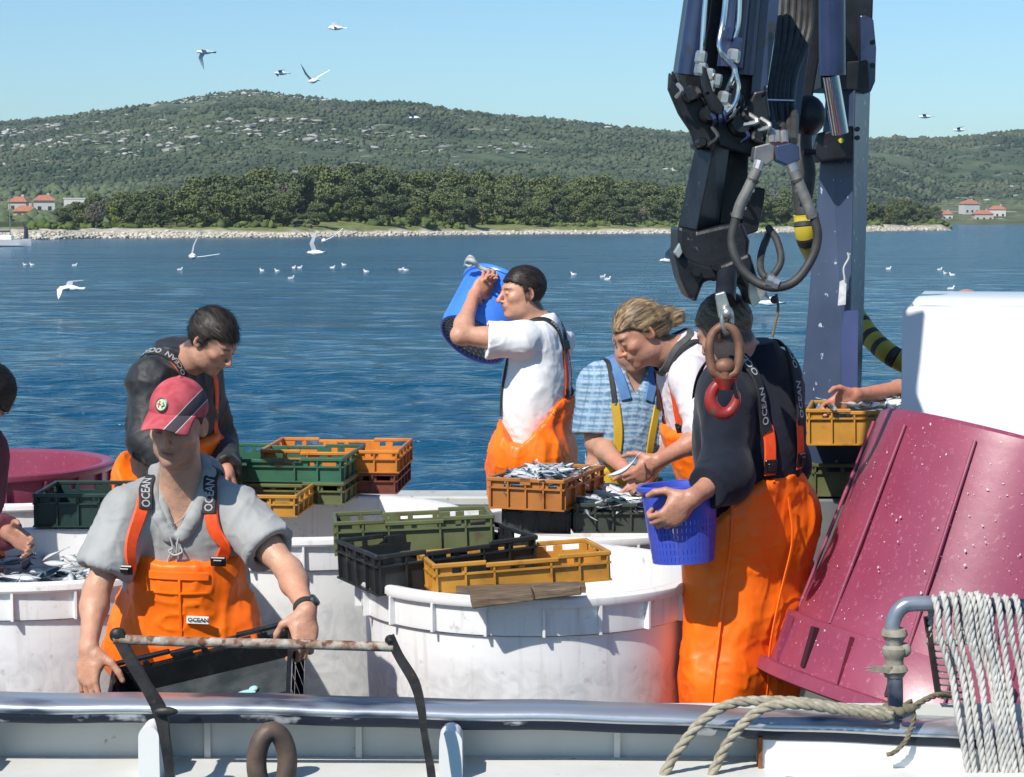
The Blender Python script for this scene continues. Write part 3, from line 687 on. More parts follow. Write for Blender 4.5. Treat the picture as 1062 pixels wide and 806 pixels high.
# ------------------------------------------------------------------ ropes and the pipe frame at the right
def rope(name, pts, r, m, label, twist=3, pitch=None, parent=None, n_str=3, group=None, sub=10, strands=True):
    P = spline(pts, sub); seg = np.linalg.norm(np.diff(P, axis=0), axis=1); s_ = np.concatenate([[0], np.cumsum(seg)]); Lh = s_[-1]
    pitch = pitch or r*7.5; ns = max(8, int(Lh/(pitch/9))); ss = np.linspace(0, Lh, ns)
    P = np.column_stack([np.interp(ss, s_, P[:, i]) for i in range(3)])
    T = np.gradient(P, axis=0); T /= np.linalg.norm(T, axis=1)[:, None]+1e-9
    u = nrm(np.cross(T[0], (.3, .2, 1))); U = []
    for t in T: u = nrm(u-t*np.dot(u, t)); U.append(u)
    U = np.array(U); W_ = np.cross(T, U); b = MB()
    for k in range(n_str):
        ph = ss/pitch*2*np.pi+k*2*np.pi/n_str
        q = P+(np.cos(ph)[:, None]*U+np.sin(ph)[:, None]*W_)*r*.5
        b.tube(q, r*.56, 7)
    o = b.build(name, m, parent, auto=0)
    if parent is None: tag(o, label, 'rope', group)
    return o
ROPEA = mat('weathered_rope', (.26, .225, .16), (.40, .36, .27), ns=60, rough=.9, bump=.001, bs=500, c3=(.16, .13, .09), n3=14, t3=(.58, .68))
ROPEW = mat('white_rope', (.40, .385, .35), (.56, .54, .50), ns=50, rough=.85, bump=.001, bs=500)
CORD = mat('thin_dirty_cord', (.12, .10, .065), (.20, .17, .11), ns=60, rough=.9)
TAPE = mat('wrapped_old_tape', (.20, .175, .13), (.34, .31, .25), ns=22, rough=.8, bump=.003, bs=40)
def right_frame():
    o = empty('pipe_frame', tuple(at(929, 760, 5.45)), 'bent navy pipe frame with taped corner beside the rope coils', 'pipe frame')
    P = spline([at(929, 748, 5.46), at(928, 700, 5.46), at(926, 665, 5.46), at(926, 645, 5.46), at(935, 630, 5.46), at(952, 626, 5.46), at(1000, 627, 5.46), at(1090, 630, 5.46)], 8)
    MB().tube(P, .0205, 16).build('bent_pipe', mat('scuffed_navy_pipe', (.03, .045, .085), (.34, .36, .40), ns=5, rough=.3, metal=.5, thresh=(.44, .66)), o)
    b = MB(); rr = np.random.RandomState(4)
    ys = np.linspace(652, 702, 16)
    b.tube([at(927.5, y, 5.46) for y in ys], [.026+.006*math.sin(i*1.1)+.004*rr.rand() for i in range(16)], 14); b.ball(at(938, 674, 5.455), (.018, .015, .02), n=10)
    b.build('tape_wrapping', TAPE, o)
    for k in range(7):
        y = 690+k*1.5; b = MB(); b.tube(spline([at(925, y, 5.43), at(915, 692+k*.9, 5.43), at(903-(k % 3)*3, 690+k*1.2, 5.43)], 4), .0012, 4); b.build('frayed_thread', TAPE, o)
    # slanting strut with welded lattice behind
    MB().beam(at(961, 640, 5.50), at(973, 720, 5.50), .022, .014).build('strut', BLACKI, o, smooth=False)
    q = MB()
    for k in range(9): a = at(966+k*1.2, 668+k*7, 5.50); q.tube([a, a+V(.075, .0, -.004)], .003, 5)
    q.tube([at(962+20, 648, 5.50), at(975+20, 735, 5.50)], .006, 6); q.build('lattice', mat('galvanised', (.3, .31, .31), rough=.4, metal=.8), o)
right_frame()
def ropes():
    # heavy rope hanging over the rail (two strands leaving to the lower left)
    A = [at(928, 738, 5.40), at(880, 735, 5.38), at(830, 728, 5.36), at(785, 727, 5.35), at(755, 731, 5.34), at(728, 748, 5.33), at(708, 772, 5.33), at(690, 800, 5.33), at(676, 830, 5.33)]
    rope('mooring_rope', A, .0135, ROPEA, 'thick weathered rope draped over the rail, left of the two parallel lengths')
    B = [at(926, 743, 5.375), at(880, 738, 5.355), at(835, 731, 5.34), at(800, 732, 5.335), at(778, 744, 5.33), at(758, 766, 5.33), at(742, 795, 5.33), at(730, 825, 5.33)]
    rope('mooring_rope', B, .0135, ROPEA, 'thick weathered rope draped over the rail, right of the two parallel lengths')
    K = [at(916, 733, 5.40), at(938, 735, 5.38), at(960, 726, 5.39), at(973, 722, 5.41)]
    K = [at(918, 731, 5.41), at(925, 736, 5.385), at(940, 736, 5.38), at(955, 728, 5.385), at(972, 721, 5.42), at(985, 722, 5.46)]
    rope('lashing_cord', K, .008, CORD, 'dark cord knotted round the foot of the bent pipe')
    K = [at(945, 727, 5.40), at(938, 733, 5.37), at(948, 741, 5.37), at(944, 758, 5.37), at(938, 770, 5.36), at(928, 780, 5.36), at(920, 783, 5.36)]
    rope('cord_end', K, .0062, CORD, 'loose end of dark cord hanging below the knot on the rail')
    tag(MB().ball(at(943, 735, 5.37), (.018, .014, .013), n=14).ball(at(934, 738, 5.37), (.014, .012, .012), n=14).build('cord_knot', CORD), 'knot of dark cord tying rope to the pipe foot', 'knot')
    # coils of white rope hung over the pipe
    xs = [(968, 1003, 625, .0), (977, 1010, 621, .01), (987, 1020, 622, -.004), (996, 1032, 619, .008), (1006, 1040, 622, .0), (1013, 1047, 621, .01), (1022, 1052, 624, .0), (1032, 1060, 623, .008), (1042, 1068, 625, .0), (1052, 1078, 624, .0), (1001, 1027, 624, .012), (1018, 1042, 625, .012)]
    for i, (x0, x1, yt, dy) in enumerate(xs):
        Yf = 5.415-dy; sag = random.uniform(-3, 3)
        pts = [at(x0-4, 668, 5.50), at(x0-3, 640, 5.49), at(x0, yt-5, 5.455), at(x0+4, yt+6, Yf+.005), at(x0+8, yt+40, Yf), at(x0+.45*(x1-x0)+sag+3, 700, Yf-.01), at(x0+.75*(x1-x0)+sag, 745, 5.355-dy*.5), at(x1-2, 782, 5.35), at(x1+4, 820, 5.35)]
        rope('hung_rope', pts, .0088, ROPEW, 'length of twisted white rope in the coil hung over the pipe' if i else 'leftmost length of the twisted white rope hung over the pipe at the right edge', group='rope lengths of the coil on the pipe', sub=6)
ropes()
# ------------------------------------------------------------------ tubs
TUBW = mat('white_tub_plastic', (.76, .75, .74), (.82, .815, .80), ns=2.5, rough=.34, bump=.002, bs=5, sss=.2, sss_r=(.04, .03, .025), c3=(.50, .46, .42), n3=30, t3=(.64, .80))
def add_contents(m):
    # fish and brine showing through the lower, translucent part of the wall; fine scratches
    t = m.node_tree; N = t.nodes; L = t.links; b = N['Principled BSDF']; src = b.inputs['Base Color'].links[0].from_socket
    tc = N.new('ShaderNodeTexCoord'); sx = N.new('ShaderNodeSeparateXYZ'); L.new(tc.outputs['Object'], sx.inputs[0])
    n = N.new('ShaderNodeTexNoise'); n.inputs['Scale'].default_value = 4; n.inputs['Detail'].default_value = 3; n.inputs['Distortion'].default_value = 1.5; L.new(tc.outputs['Object'], n.inputs['Vector'])
    a = N.new('ShaderNodeMath'); a.operation = 'MULTIPLY_ADD'; a.inputs[1].default_value = -.16; L.new(n.outputs['Fac'], a.inputs[0]); L.new(sx.outputs['Z'], a.inputs[2])
    mr = N.new('ShaderNodeMapRange'); mr.inputs[1].default_value = .50; mr.inputs[2].default_value = .585; mr.inputs[3].default_value = .38; mr.inputs[4].default_value = 0; L.new(a.outputs[0], mr.inputs[0])
    n2 = N.new('ShaderNodeTexNoise'); n2.inputs['Scale'].default_value = 11; n2.inputs['Distortion'].default_value = 2.5; L.new(tc.outputs['Object'], n2.inputs['Vector'])
    r = N.new('ShaderNodeValToRGB'); e = r.color_ramp.elements; e[0].position = .35; e[1].position = .65; e[0].color = (.26, .28, .30, 1); e[1].color = (.62, .62, .62, 1); L.new(n2.outputs['Fac'], r.inputs[0])
    mx = N.new('ShaderNodeMix'); mx.data_type = 'RGBA'; L.new(mr.outputs[0], mx.inputs[0]); L.new(src, mx.inputs[6]); L.new(r.outputs[0], mx.inputs[7])
    mp = N.new('ShaderNodeMapping'); mp.inputs['Scale'].default_value = (30, 30, 2.2); L.new(tc.outputs['Object'], mp.inputs[0])
    n3 = N.new('ShaderNodeTexNoise'); n3.inputs['Scale'].default_value = 1; n3.inputs['Detail'].default_value = 4; L.new(mp.outputs[0], n3.inputs['Vector'])
    r3 = N.new('ShaderNodeMapRange'); r3.inputs[1].default_value = .58; r3.inputs[2].default_value = .75; r3.inputs[3].default_value = 0; r3.inputs[4].default_value = .35; L.new(n3.outputs['Fac'], r3.inputs[0])
    m2 = N.new('ShaderNodeMix'); m2.data_type = 'RGBA'; L.new(r3.outputs[0], m2.inputs[0]); L.new(mx.outputs[2], m2.inputs[6]); m2.inputs[7].default_value = (.42, .38, .33, 1); L.new(m2.outputs[2], b.inputs['Base Color'])
add_contents(TUBW)
TUBM = mat('maroon_tub_plastic', (.235, .040, .080), (.28, .055, .10), ns=4, rough=.36, bump=.0015, bs=8, c3=(.36, .13, .18), n3=60, t3=(.60, .76))
BRINE = mat('brine_with_ice', (.35, .38, .40), (.55, .57, .58), ns=9, rough=.12, bump=.01, bs=12)
def tub_mesh(o, M, r=.6, h=.86, m=TUBW, nrib=20, matw=None, flip=False):
    """thing frame: z axis up through the tub, rim at z = h. M: 4x4 world matrix of the thing"""
    k = r/.6; t = .018
    R3 = np.array(M.to_3x3()); c = np.array(M.translation)
    T = lambda b: (setattr(b, 'v', [q @ R3.T+c for q in b.v]), b)[1]
    prof = [(0, .03), (r*.86, .03), (r*.87, .0), (r*.89, 0), (r*.90, .04), (r*.925, h*.35), (r*.945, h*.62), (r*.955, h-.125)]
    b = MB(); b.lathe(prof, n=96)
    b.lathe([(r*.955-t, h-.01), (r*.94-t, h*.6), (r*.90-t, h*.2), (r*.85, .06), (0, .055)], n=96)
    b = T(b); b.build('wall', m, o)
    b = MB(); b.lathe([(r*.955, h-.123), (r*.978, h-.120), (r*.980, h-.112), (r*.985, h-.034), (r*1.012, h-.032), (r*1.020, h-.024), (r*1.018, h-.006), (r*1.006, h), (r*.985, h+.002), (r*.96-t, h-.004), (r*.955-t, h-.02)], n=96)
    T(b).build('rim', m, o)
    for i in range(nrib):
        a = i*2*math.pi/nrib+.07; x, y = math.cos(a), math.sin(a)
        Rz = np.array([[x, -y, 0], [y, x, 0], [0, 0, 1]])
        b = MB(); b.box((r*.985*x, r*.985*y, h-.076), (.035, .008, .088), Rz); T(b).build('rib', m, o, smooth=False)
def tub(pxc, Yc, h, r, label, m=TUBW, group='large round white fish tubs', liquid=None, z0=0, rz=0):
    p = at(pxc, 403, Yc); o = empty('fish_tub', (p[0], Yc, z0), label, 'tub', group, rot=(0, 0, rz))
    M = Matrix.Translation((p[0], Yc, z0)) @ Matrix.Rotation(rz, 4, 'Z')
    tub_mesh(o, M, r, h, m)
    if liquid:
        b = MB(); b.lathe([(0, z0+liquid), (r*.93, z0+liquid)], c=(p[0], Yc, 0), n=48)
        tag(b.build('brine', BRINE), 'grey icy brine filling the '+liquid_name, 'brine')
    return o
liquid_name = ''
tub(549, 6.92, .855, .565, 'large white tub in the centre carrying the yellow crate and wooden plank')
tub(318, 8.15, .86, .62, 'white tub behind the capped man with the green and orange crates on its rim')
tub(608, 8.0, .86, .46, 'smaller white tub behind the centre one under the crates of fish')
liquid_name = 'tub at the left edge'
tub(40, 7.20, .86, .62, 'white tub at the left edge full of small fish', liquid=.72)
tub(25, 9.05, .86, .62, 'white tub at the back left under the maroon one')
tub(-16, 9.05, .39, .53, 'maroon tub nested in the white tub at the back left', TUBM, 'maroon tubs', z0=.57)
# tilted maroon tub, upside down
def tilted():
    ax = nrm((.27, -.10, .93)); base = at(1016, 690, 5.98)       # centre of the rim circle, lowest part rests on the deck structure
    ax = nrm((.265, .10, .94)); r = .66; h = .895
    c_rim = at(999, 752, 6.55)
    z = -V(ax); x = nrm(np.cross((0, 1, 0), z)); y = np.cross(z, x)
    org = c_rim+V(ax)*h
    M = Matrix(((x[0], y[0], z[0], org[0]), (x[1], y[1], z[1], org[1]), (x[2], y[2], z[2], org[2]), (0, 0, 0, 1)))
    o = empty('overturned_tub', None, 'big maroon tub tipped upside down and leaning at the right, speckled with fish scales', 'tub', 'maroon tubs', M=M)
    R3 = np.array(M.to_3x3()); c = np.array(M.translation)
    def T(b): b.v = [q @ R3.T+c for q in b.v]; return b
    # wall: closed base (at z=0), conical, shallow vertical ridges
    nn = 120; rows = [(0, .0), (.74, .0), (.765, .012), (.775, .05), (.83, h*.5), (.895, h-.20)]
    v = []; f = []
    for rr, zz in rows:
        for i in range(nn): a = 2*math.pi*i/nn; v.append((rr*r*math.cos(a), rr*r*math.sin(a), zz))
    for q in range(len(rows)-1):
        for i in range(nn): f.append((q*nn+i, q*nn+(i+1) % nn, (q+1)*nn+(i+1) % nn, (q+1)*nn+i))
    b = MB(); b.add(v, f); T(b).build('wall', TUBM, o)
    b = MB(); b.lathe([(r*.885, h-.202), (r*.948, h-.202), (r*.975, h-.02), (r*1.0, h), (r*.985, h+.004), (r*.89, h-.01)], n=96)
    n = 12
    T(b).build('rim', TUBM, o)
    b = MB(); b.lathe([(r*.978, h-.045), (r*1.03, h-.042), (r*1.035, h-.004), (r*1.0, h+.002)], n=96); T(b).build('lip', TUBM, o)
    SL = mat('tub_slot_dark', (.035, .008, .016), rough=.6)
    for i in range(24):
        a = i*2*math.pi/24+.10; x_, y_ = math.cos(a), math.sin(a); Rz = np.array([[x_, -y_, 0], [y_, x_, 0], [0, 0, 1]])
        rr = r*.966
        if i % 2 == 0:
            b = MB(); b.box((rr*x_, rr*y_, h-.12), (.018, .020, .125), Rz); T(b).build('slot', SL, o, smooth=False)
            a2 = a; R2 = r*.855; b = MB()
            p0 = V(r*.785*x_, r*.785*y_, .05); p1 = V(r*.895*x_, r*.895*y_, h-.205); b.tube([p0, p1], [.006, .006], 8); T(b).build('ridge', TUBM, o)
        else:
            b = MB(); b.box((rr*x_+.004, rr*y_, h-.12), (.02, .006, .14), Rz); T(b).build('rib', TUBM, o, smooth=False)
    # what the tub leans on: grey fish scales specks as small flakes
    rr_ = np.random.RandomState(9); FL = mat('fish_scale', (.60, .50, .50), rough=.35); b = MB(); vv = []; ff = []; k = 0
    for i in range(2600):
        a = rr_.uniform(0, 2*math.pi); t = rr_.beta(1, 1); zz = .03+(h-.03)*t; R_ = (r*(.775+(.895-.775)*(zz-.05)/(h-.25)) if zz < h-.205 else r*(.950+.025*(zz-h+.202)/.18))+.0012
        if zz > h-.21 and zz < h-.195: continue
        c0 = V(R_*math.cos(a), R_*math.sin(a), zz); tx = V(-math.sin(a), math.cos(a), 0); tz = V(0, 0, 1); s_ = .0007+.0033*rr_.rand()**7
        q = rr_.rand()*3; e1 = (tx*math.cos(q)+tz*math.sin(q))*s_*1.5; e2 = (-tx*math.sin(q)+tz*math.cos(q))*s_
        vv += [c0+e1, c0+e2, c0-e1, c0-e2]; ff.append((k, k+1, k+2, k+3)); k += 4
    b.add(vv, ff); g = T(b).build('fish_scales', FL, o); g['kind'] = 'stuff'
    b = MB()
    for k in range(4): b.box((c_rim[0], c_rim[1]-.36+k*.24, .155), (1.1, .16, .03), bev=.004)
    for k in (-1, 0, 1): b.box((c_rim[0]+k*.48, c_rim[1], .07), (.1, .9, .14))
    tag(b.build('pallet', mat('grey_pallet_wood', (.20, .17, .13), (.30, .26, .2), ns=12, rough=.9), smooth=False), 'grey wooden pallet on deck under the overturned maroon tub', 'pallet')
tilted()
def white_bin():
    pass
    # insulated white bin: one corner towards the camera side
    X0 = at(931, 400, 7.15)[0]; zt = at(931, 321, 7.15)[2]
    o = empty('insulated_bin', (X0+.6, 7.7, 0), 'tall white insulated bin with rounded edges behind the maroon tub at the right', 'bin')
    ang = math.radians(-13); Rz = np.array([[math.cos(ang), -math.sin(ang), 0], [math.sin(ang), math.cos(ang), 0], [0, 0, 1]])
    WB = mat('white_bin_plastic', (.68, .69, .70), (.62, .63, .65), ns=1.5, rough=.30, bump=.006, bs=2.2)
    c = V(X0+.80, 7.72, zt/2)
    b = MB(); b.box(c, (1.30, 1.0, zt), Rz, bev=.014); b.build('body', WB, o, auto=50)
    b = MB(); b.box(c+V(0, 0, zt/2+.008), (1.24, .94, .03), Rz, bev=.012); b.build('lid', WB, o, auto=50)
white_bin()
# ------------------------------------------------------------------ crates
def crate_mats(name, c, dirt=(.10, .06, .035), rough=.42):
    d = tuple(x*.72 for x in c)
    return mat(name, c, d, ns=7, rough=rough, bump=.0008, bs=60, c3=dirt, n3=14, t3=(.60, .74))
CR = dict(olive=crate_mats('olive_crate_plastic', (.125, .14, .058)), black=crate_mats('black_crate_plastic', (.020, .023, .024), (.06, .06, .055)),
          yellow=crate_mats('yellow_crate_plastic', (.52, .25, .035), (.25, .10, .02)), brown=crate_mats('brown_crate_plastic', (.42, .16, .035), (.20, .06, .02)),
          green=crate_mats('green_crate_plastic', (.035, .13, .075), (.04, .05, .03)), orange=crate_mats('orange_crate_plastic', (.62, .22, .03), (.35, .06, .02)),
          grey=crate_mats('dark_grey_green_crate', (.060, .072, .058), (.03, .03, .025)), dgreen=crate_mats('dark_green_crate', (.018, .045, .036), (.03, .03, .02)),
          redb=crate_mats('red_brown_crate', (.20, .055, .03), (.08, .03, .02)), wet=crate_mats('wet_black_crate', (.016, .018, .020), (.03, .035, .035), rough=.16))
CRATES = {}
def crate(M, key, label, L=.60, Wd=.40, H=.12, group='stackable fish crates', dip=True, floor_mat=None):
    """M: world matrix, origin at the centre of the bottom, x along the length"""
    o = empty('fish_crate', None, label, 'crate', group, M=M); m = CR[key]; t = .005; CRATES[label] = (M, L, Wd, H)
    R3 = np.array(M.to_3x3()); c = np.array(M.translation)
    def T(b): b.v = [q @ R3.T+c for q in b.v]; return b
    tp = .010      # outward taper
    b = MB(); b.box((0, 0, .008), (L-.03, Wd-.03, .006)); 
    for k in range(5): b.box((-L/2+.06+k*(L-.12)/4, 0, .003), (.02, Wd-.06, .006))
    T(b).build('floor', floor_mat or m, o, smooth=False)
    def side(length, ax, sg, half):
        """one wall: solid lower panel, slots under the rim, ribs"""
        b = MB(); hs = H-.038
        def bx(u0, u1, z0, z1, off, th, bev=0):
            um, ul = (u0+u1)/2, u1-u0; dz = z1-z0
            if ax == 0: b.box((um, sg*(half+off), (z0+z1)/2), (ul, th, dz), bev=bev)
            else: b.box((sg*(half+off), um, (z0+z1)/2), (th, ul, dz), bev=bev)
        lh = length/2
        bx(-lh+.006, lh-.006, .004, hs, -.008, t)                     # recessed panel
        # upper band with slots
        nsl = 6 if length > .5 else 4; e = np.linspace(-lh+.01, lh-.01, nsl+1)
        for i in range(nsl):
            g = .018 if i not in (0, nsl-1) else .03
            bx(e[i]-g/2 if i else e[0], e[i]+g/2, hs, H-.016, -.006, t)
        bx(e[-1]-.02, e[-1], hs, H-.016, -.006, t)
        for i in range(nsl):
            if i % 2 == 0: bx(e[i]+.01, e[i]+.052, hs, H-.016, -.006, t)
        bx(-lh, lh, hs-.003, hs+.003, 0, .012)                         # middle flange
        bx(-lh, lh, .0, .006, 0, .012)                                 # lower flange
        rb = np.linspace(-lh+.012, lh-.012, 7 if length > .5 else 5)
        for i, u in enumerate(rb):
            if i in (3,) and length > .5: continue
            bx(u-.003, u+.003, .006, H-.012, .0, .012)
        # notches at the foot
        T(b).build('side_panel', m, o, smooth=False)
    side(L, 0, -1, Wd/2-.006); side(L, 0, 1, Wd/2-.006); side(Wd-.02, 1, -1, L/2-.006); side(Wd-.02, 1, 1, L/2-.006)
    # rim with a dip in the middle of the long sides
    b = MB(); rw = .013
    def rim(u0, u1, ax, sg, half, dz):
        um, ul = (u0+u1)/2, u1-u0
        if ax == 0: b.box((um, sg*half, H-.008+dz), (ul, rw, .015), bev=.003)
        else: b.box((sg*half, um, H-.008+dz), (rw, ul, .015), bev=.003)
    for sg in (-1, 1):
        if dip:
            rim(-L/2, -L/2+.17, 0, sg, Wd/2-.004, .0); rim(L/2-.17, L/2, 0, sg, Wd/2-.004, .0); rim(-L/2+.168, L/2-.168, 0, sg, Wd/2-.004, -.0085)
        else: rim(-L/2, L/2, 0, sg, Wd/2-.004, 0)
        rim(-Wd/2+.004, Wd/2-.004, 1, sg, L/2-.0065, .001)
    T(b).build('rim', m, o, smooth=False)
    return o
def frame3(c, a, b, tilt=0):
    """matrix from the world positions of the crate's bottom near-left (a) and near-right (b) corners"""
def cm(c, yaw, roll=0, pitch=0):
    return Matrix.Translation(tuple(c)) @ Matrix.Rotation(math.radians(yaw), 4, 'Z') @ Matrix.Rotation(math.radians(roll), 4, 'Y') @ Matrix.Rotation(math.radians(pitch), 4, 'X')
def crate_at(pl, pr, YL, YRr, Wd=.40, pitch=0):
    """place by the near bottom corners (pixels) and their distances; returns matrix, length"""
    a = at(*pl, YL); b = at(*pr, YRr); x = nrm(b-a); L = np.linalg.norm(b-a)
    up = V(0, 0, 1); y = nrm(np.cross(up, x)); z = np.cross(x, y)
    if pitch:
        p = math.radians(pitch); y, z = y*math.cos(p)+z*math.sin(p), z*math.cos(p)-y*math.sin(p)
    c = (a+b)/2+y*Wd/2
    return Matrix(((x[0], y[0], z[0], c[0]), (x[1], y[1], z[1], c[1]), (x[2], y[2], z[2], c[2]), (0, 0, 0, 1))), L
def crates():
    G = 'stackable fish crates'
    def put(pl, pr, YL, Yr, key, label, H=.12, Wd=.40, pitch=0, **k):
        M, L = crate_at(pl, pr, YL, Yr, Wd, pitch); return crate(M, key, label, L, Wd, H, **k)
    # centre stack
    put((450, 617), (635, 602), 6.46, 6.58, 'yellow', 'ochre yellow crate in front, resting on the plank of the centre tub', H=.095, Wd=.31, pitch=-1)
    put((392, 619), (560, 596), 6.55, 6.78, 'black', 'black crate under the olive one, left of the ochre crate', H=.13, Wd=.38)
    put((347, 577), (514, 569), 6.95, 7.00, 'olive', 'olive green empty crate above the black one on the centre tub', H=.115, Wd=.31, pitch=-2)
    # right of centre
    p1, p2, p3 = (516, 553), (588, 556), (671, 552)
    put((520, 553), (592, 554), 7.68, 7.68, 'black', 'black crate under the brown one full of fish', H=.115, Wd=.5)
    put((505, 527), (585, 531), 7.66, 7.56, 'brown', 'brown crate heaped with silver fish on top of a black crate', H=.115, Wd=.50)
    put((595, 553), (676, 553), 7.66, 7.68, 'grey', 'dark grey green crate of mackerel beside the basket', H=.11, Wd=.40)
    # left stack behind the capped man
    def putc(px, py, Y, yaw, key, label, L=.60, Wd=.40, H=.125): 
        p = at(px, py, Y); return crate(cm(p, yaw), key, label, L, Wd, H)
    # positions are the centre of the bottom
    H_ = .125; z0 = .866
    def putz(X, Y, z, yaw, key, label, L=.58, Wd=.40, H=.125): return crate(cm((X, Y, z), yaw), key, label, L, Wd, H)
    # near corner (lower right of the front face) of the green stack at px 355/520
    def corner(px, Y, z, yaw, key, label, L=.58, Wd=.40, H=.125):
        """near right bottom corner at pixel px"""
        a = math.radians(yaw); c = at(px, 500, Y)
        ctr = V(c[0], Y, z)+V(-math.cos(a)*L/2, -math.sin(a)*L/2, 0)+V(-math.sin(a)*Wd/2, math.cos(a)*Wd/2, 0)
        return putz(ctr[0], ctr[1], z, yaw, key, label, L, Wd, H)
    corner(357, 8.37, z0, -6, 'olive', 'dirty olive crate at the bottom of the green stack behind the capped man', H=.09, Wd=.52)
    corner(356, 8.37, z0+.088, -6, 'green', 'bright green crate on top of the olive crate on the rear tub', H=.10, Wd=.52)
    corner(412, 8.70, z0, -4, 'redb', 'red brown crate under the orange one at the back', H=.09, Wd=.50)
    corner(414, 8.69, z0+.088, -4, 'orange', 'bright orange crate topmost at the back, right of the green one', H=.095, Wd=.50)
    corner(308, 8.02, z0+.0, -5, 'yellow', 'yellow crate low in front of the green stack beside the shoulder of the capped man', H=.085, Wd=.46)
    # left edge crate
    put((34, 547), (128, 547), 7.75, 7.75, 'dgreen', 'dark green crate standing on the tub rim at the left edge', H=.125, Wd=.40)
    # right, by the crane column
    put((836, 462), (985, 462), 8.05, 7.95, 'yellow', 'yellow crate of fish held by the hand in front of the blue crane column', H=.14, Wd=.4)
    put((842, 515), (965, 515), 8.25, 8.25, 'olive', 'yellow green crate low between the navy sweater man and the maroon tub', H=.13, Wd=.4)
    # stand below those two crates
    b = MB(); c = at(905, 560, 8.45); zz = at(905, 517, 8.25)[2]
    b.box((c[0], 8.5, zz/2), (.8, .5, zz-.004), bev=.01); tag(b.build('sorting_table', mat('table_steel', (.25, .27, .28), (.33, .35, .35), ns=6, rough=.4, metal=.6)), 'low steel sorting table under the yellow crates beside the crane', 'table')
    b2 = MB(); zt = at(905, 462, 8.0)[2]
    # plank on the centre tub
    WOOD = mat('wet_plank_wood', (.09, .06, .035), (.19, .135, .085), ns=12, rough=.8, stretch=(1, 8, 8), bump=.003, bs=30)
    M, L = crate_at((490, 631), (604, 618), 6.255, 6.275, .12)
    o = empty('plank', None, 'rough wooden plank lying across the centre tub under the ochre crate', 'plank', M=M)
    R3 = np.array(M.to_3x3()); c = np.array(M.translation)
    rr = np.random.RandomState(2)
    for k, (x0, x1) in enumerate(((-L/2, .02), (.024, L/2))):
        b = MB(); b.box(((x0+x1)/2, (k)*.006, .012+k*.003), (x1-x0, .12, .024), bev=.003); b.v = [q+rr.normal(size=q.shape)*.0012 for q in b.v]; b.v = [q @ R3.T+c for q in b.v]; b.build('board', WOOD, o, smooth=False)
    b = MB(); p = at(540, 612, 6.6); b.box((p[0], 6.62, .862), (.40, .34, .016)); b.v = [q for q in b.v]
    tag(b.build('support_board', WOOD, smooth=False), 'dark wet board under the crates on the centre tub', 'board')
crates()
# ------------------------------------------------------------------ crane
BLUE = mat('faded_blue_paint', (.034, .050, .094), (.052, .074, .130), ns=5, rough=.42, coat=.15, c3=(.42, .44, .50), n3=38, t3=(.665, .69), bump=.001, bs=20, stretch=(1, 1, .6))
DBLUE = mat('dark_blue_paint', (.014, .024, .066), (.024, .038, .095), ns=9, rough=.32, coat=.3, c3=(.02, .02, .025), n3=20, t3=(.62, .7))
CBLK = mat('black_crane_steel', (.006, .0065, .008), (.014, .015, .019), ns=12, rough=.42, coat=.05, spec=.35, bump=.0015, bs=40, c3=(.10, .10, .11), n3=45, t3=(.68, .74))
CHROME = mat('chrome_rod', (.62, .62, .62), rough=.14, metal=1)
HOSE = mat('black_rubber_hose', (.028, .028, .028), (.05, .048, .045), ns=30, rough=.6, bump=.0006, bs=200)
HOSEG = mat('grey_braided_hose', (.10, .10, .095), (.16, .155, .14), ns=30, rough=.6, bump=.001, bs=200)
ZINC = mat('zinc_fitting', (.42, .41, .38), (.55, .54, .50), ns=40, rough=.35, metal=.8)
YEL = mat('yellow_hose_sleeve', (.60, .48, .03), (.45, .36, .04), ns=10, rough=.5)
REDP = mat('red_hook_paint', (.34, .022, .018), (.25, .022, .018), ns=18, rough=.4, c3=(.12, .06, .04), n3=30, t3=(.55, .62), bump=.001, bs=60)
HOOKR = mat('hook_rust', (.17, .08, .05), (.26, .13, .08), ns=25, rough=.6, metal=.3, bump=.0015, bs=60)
def atc(px, py, Y): return at(px, py, Y-.80 if Y < 8.05 else Y)
def poly_prism(name, pts, Y, th, m, parent, bev=0):
    """polygon given in picture coordinates on the plane at distance Y, extruded away by th"""
    P = [atc(x, y, Y) for x, y in pts]; k = len(P)
    v = P+[p+V(0, th, 0) for p in P]
    f = [tuple(range(k)), tuple(range(2*k-1, k-1, -1))]+[(i, k+i, k+(i+1) % k, (i+1) % k) for i in range(k)]
    b = MB(); b.add(v, f); o = b.build(name, m, parent, smooth=False)
    if bev:
        md = o.modifiers.new('bevel', 'BEVEL'); md.width = bev; md.segments = 2; md.limit_method = 'ANGLE'
    return o
def tubep(name, pts, r, m, parent, n=12, sub=5):
    P = spline([atc(*p) for p in pts], sub) if len(pts) > 2 else np.array([atc(*p) for p in pts])
    b = MB()
    if np.ndim(r): r = np.interp(np.linspace(0, 1, len(P)), np.linspace(0, 1, len(r)), r)
    b.tube(P, r, n); return b.build(name, m, parent)
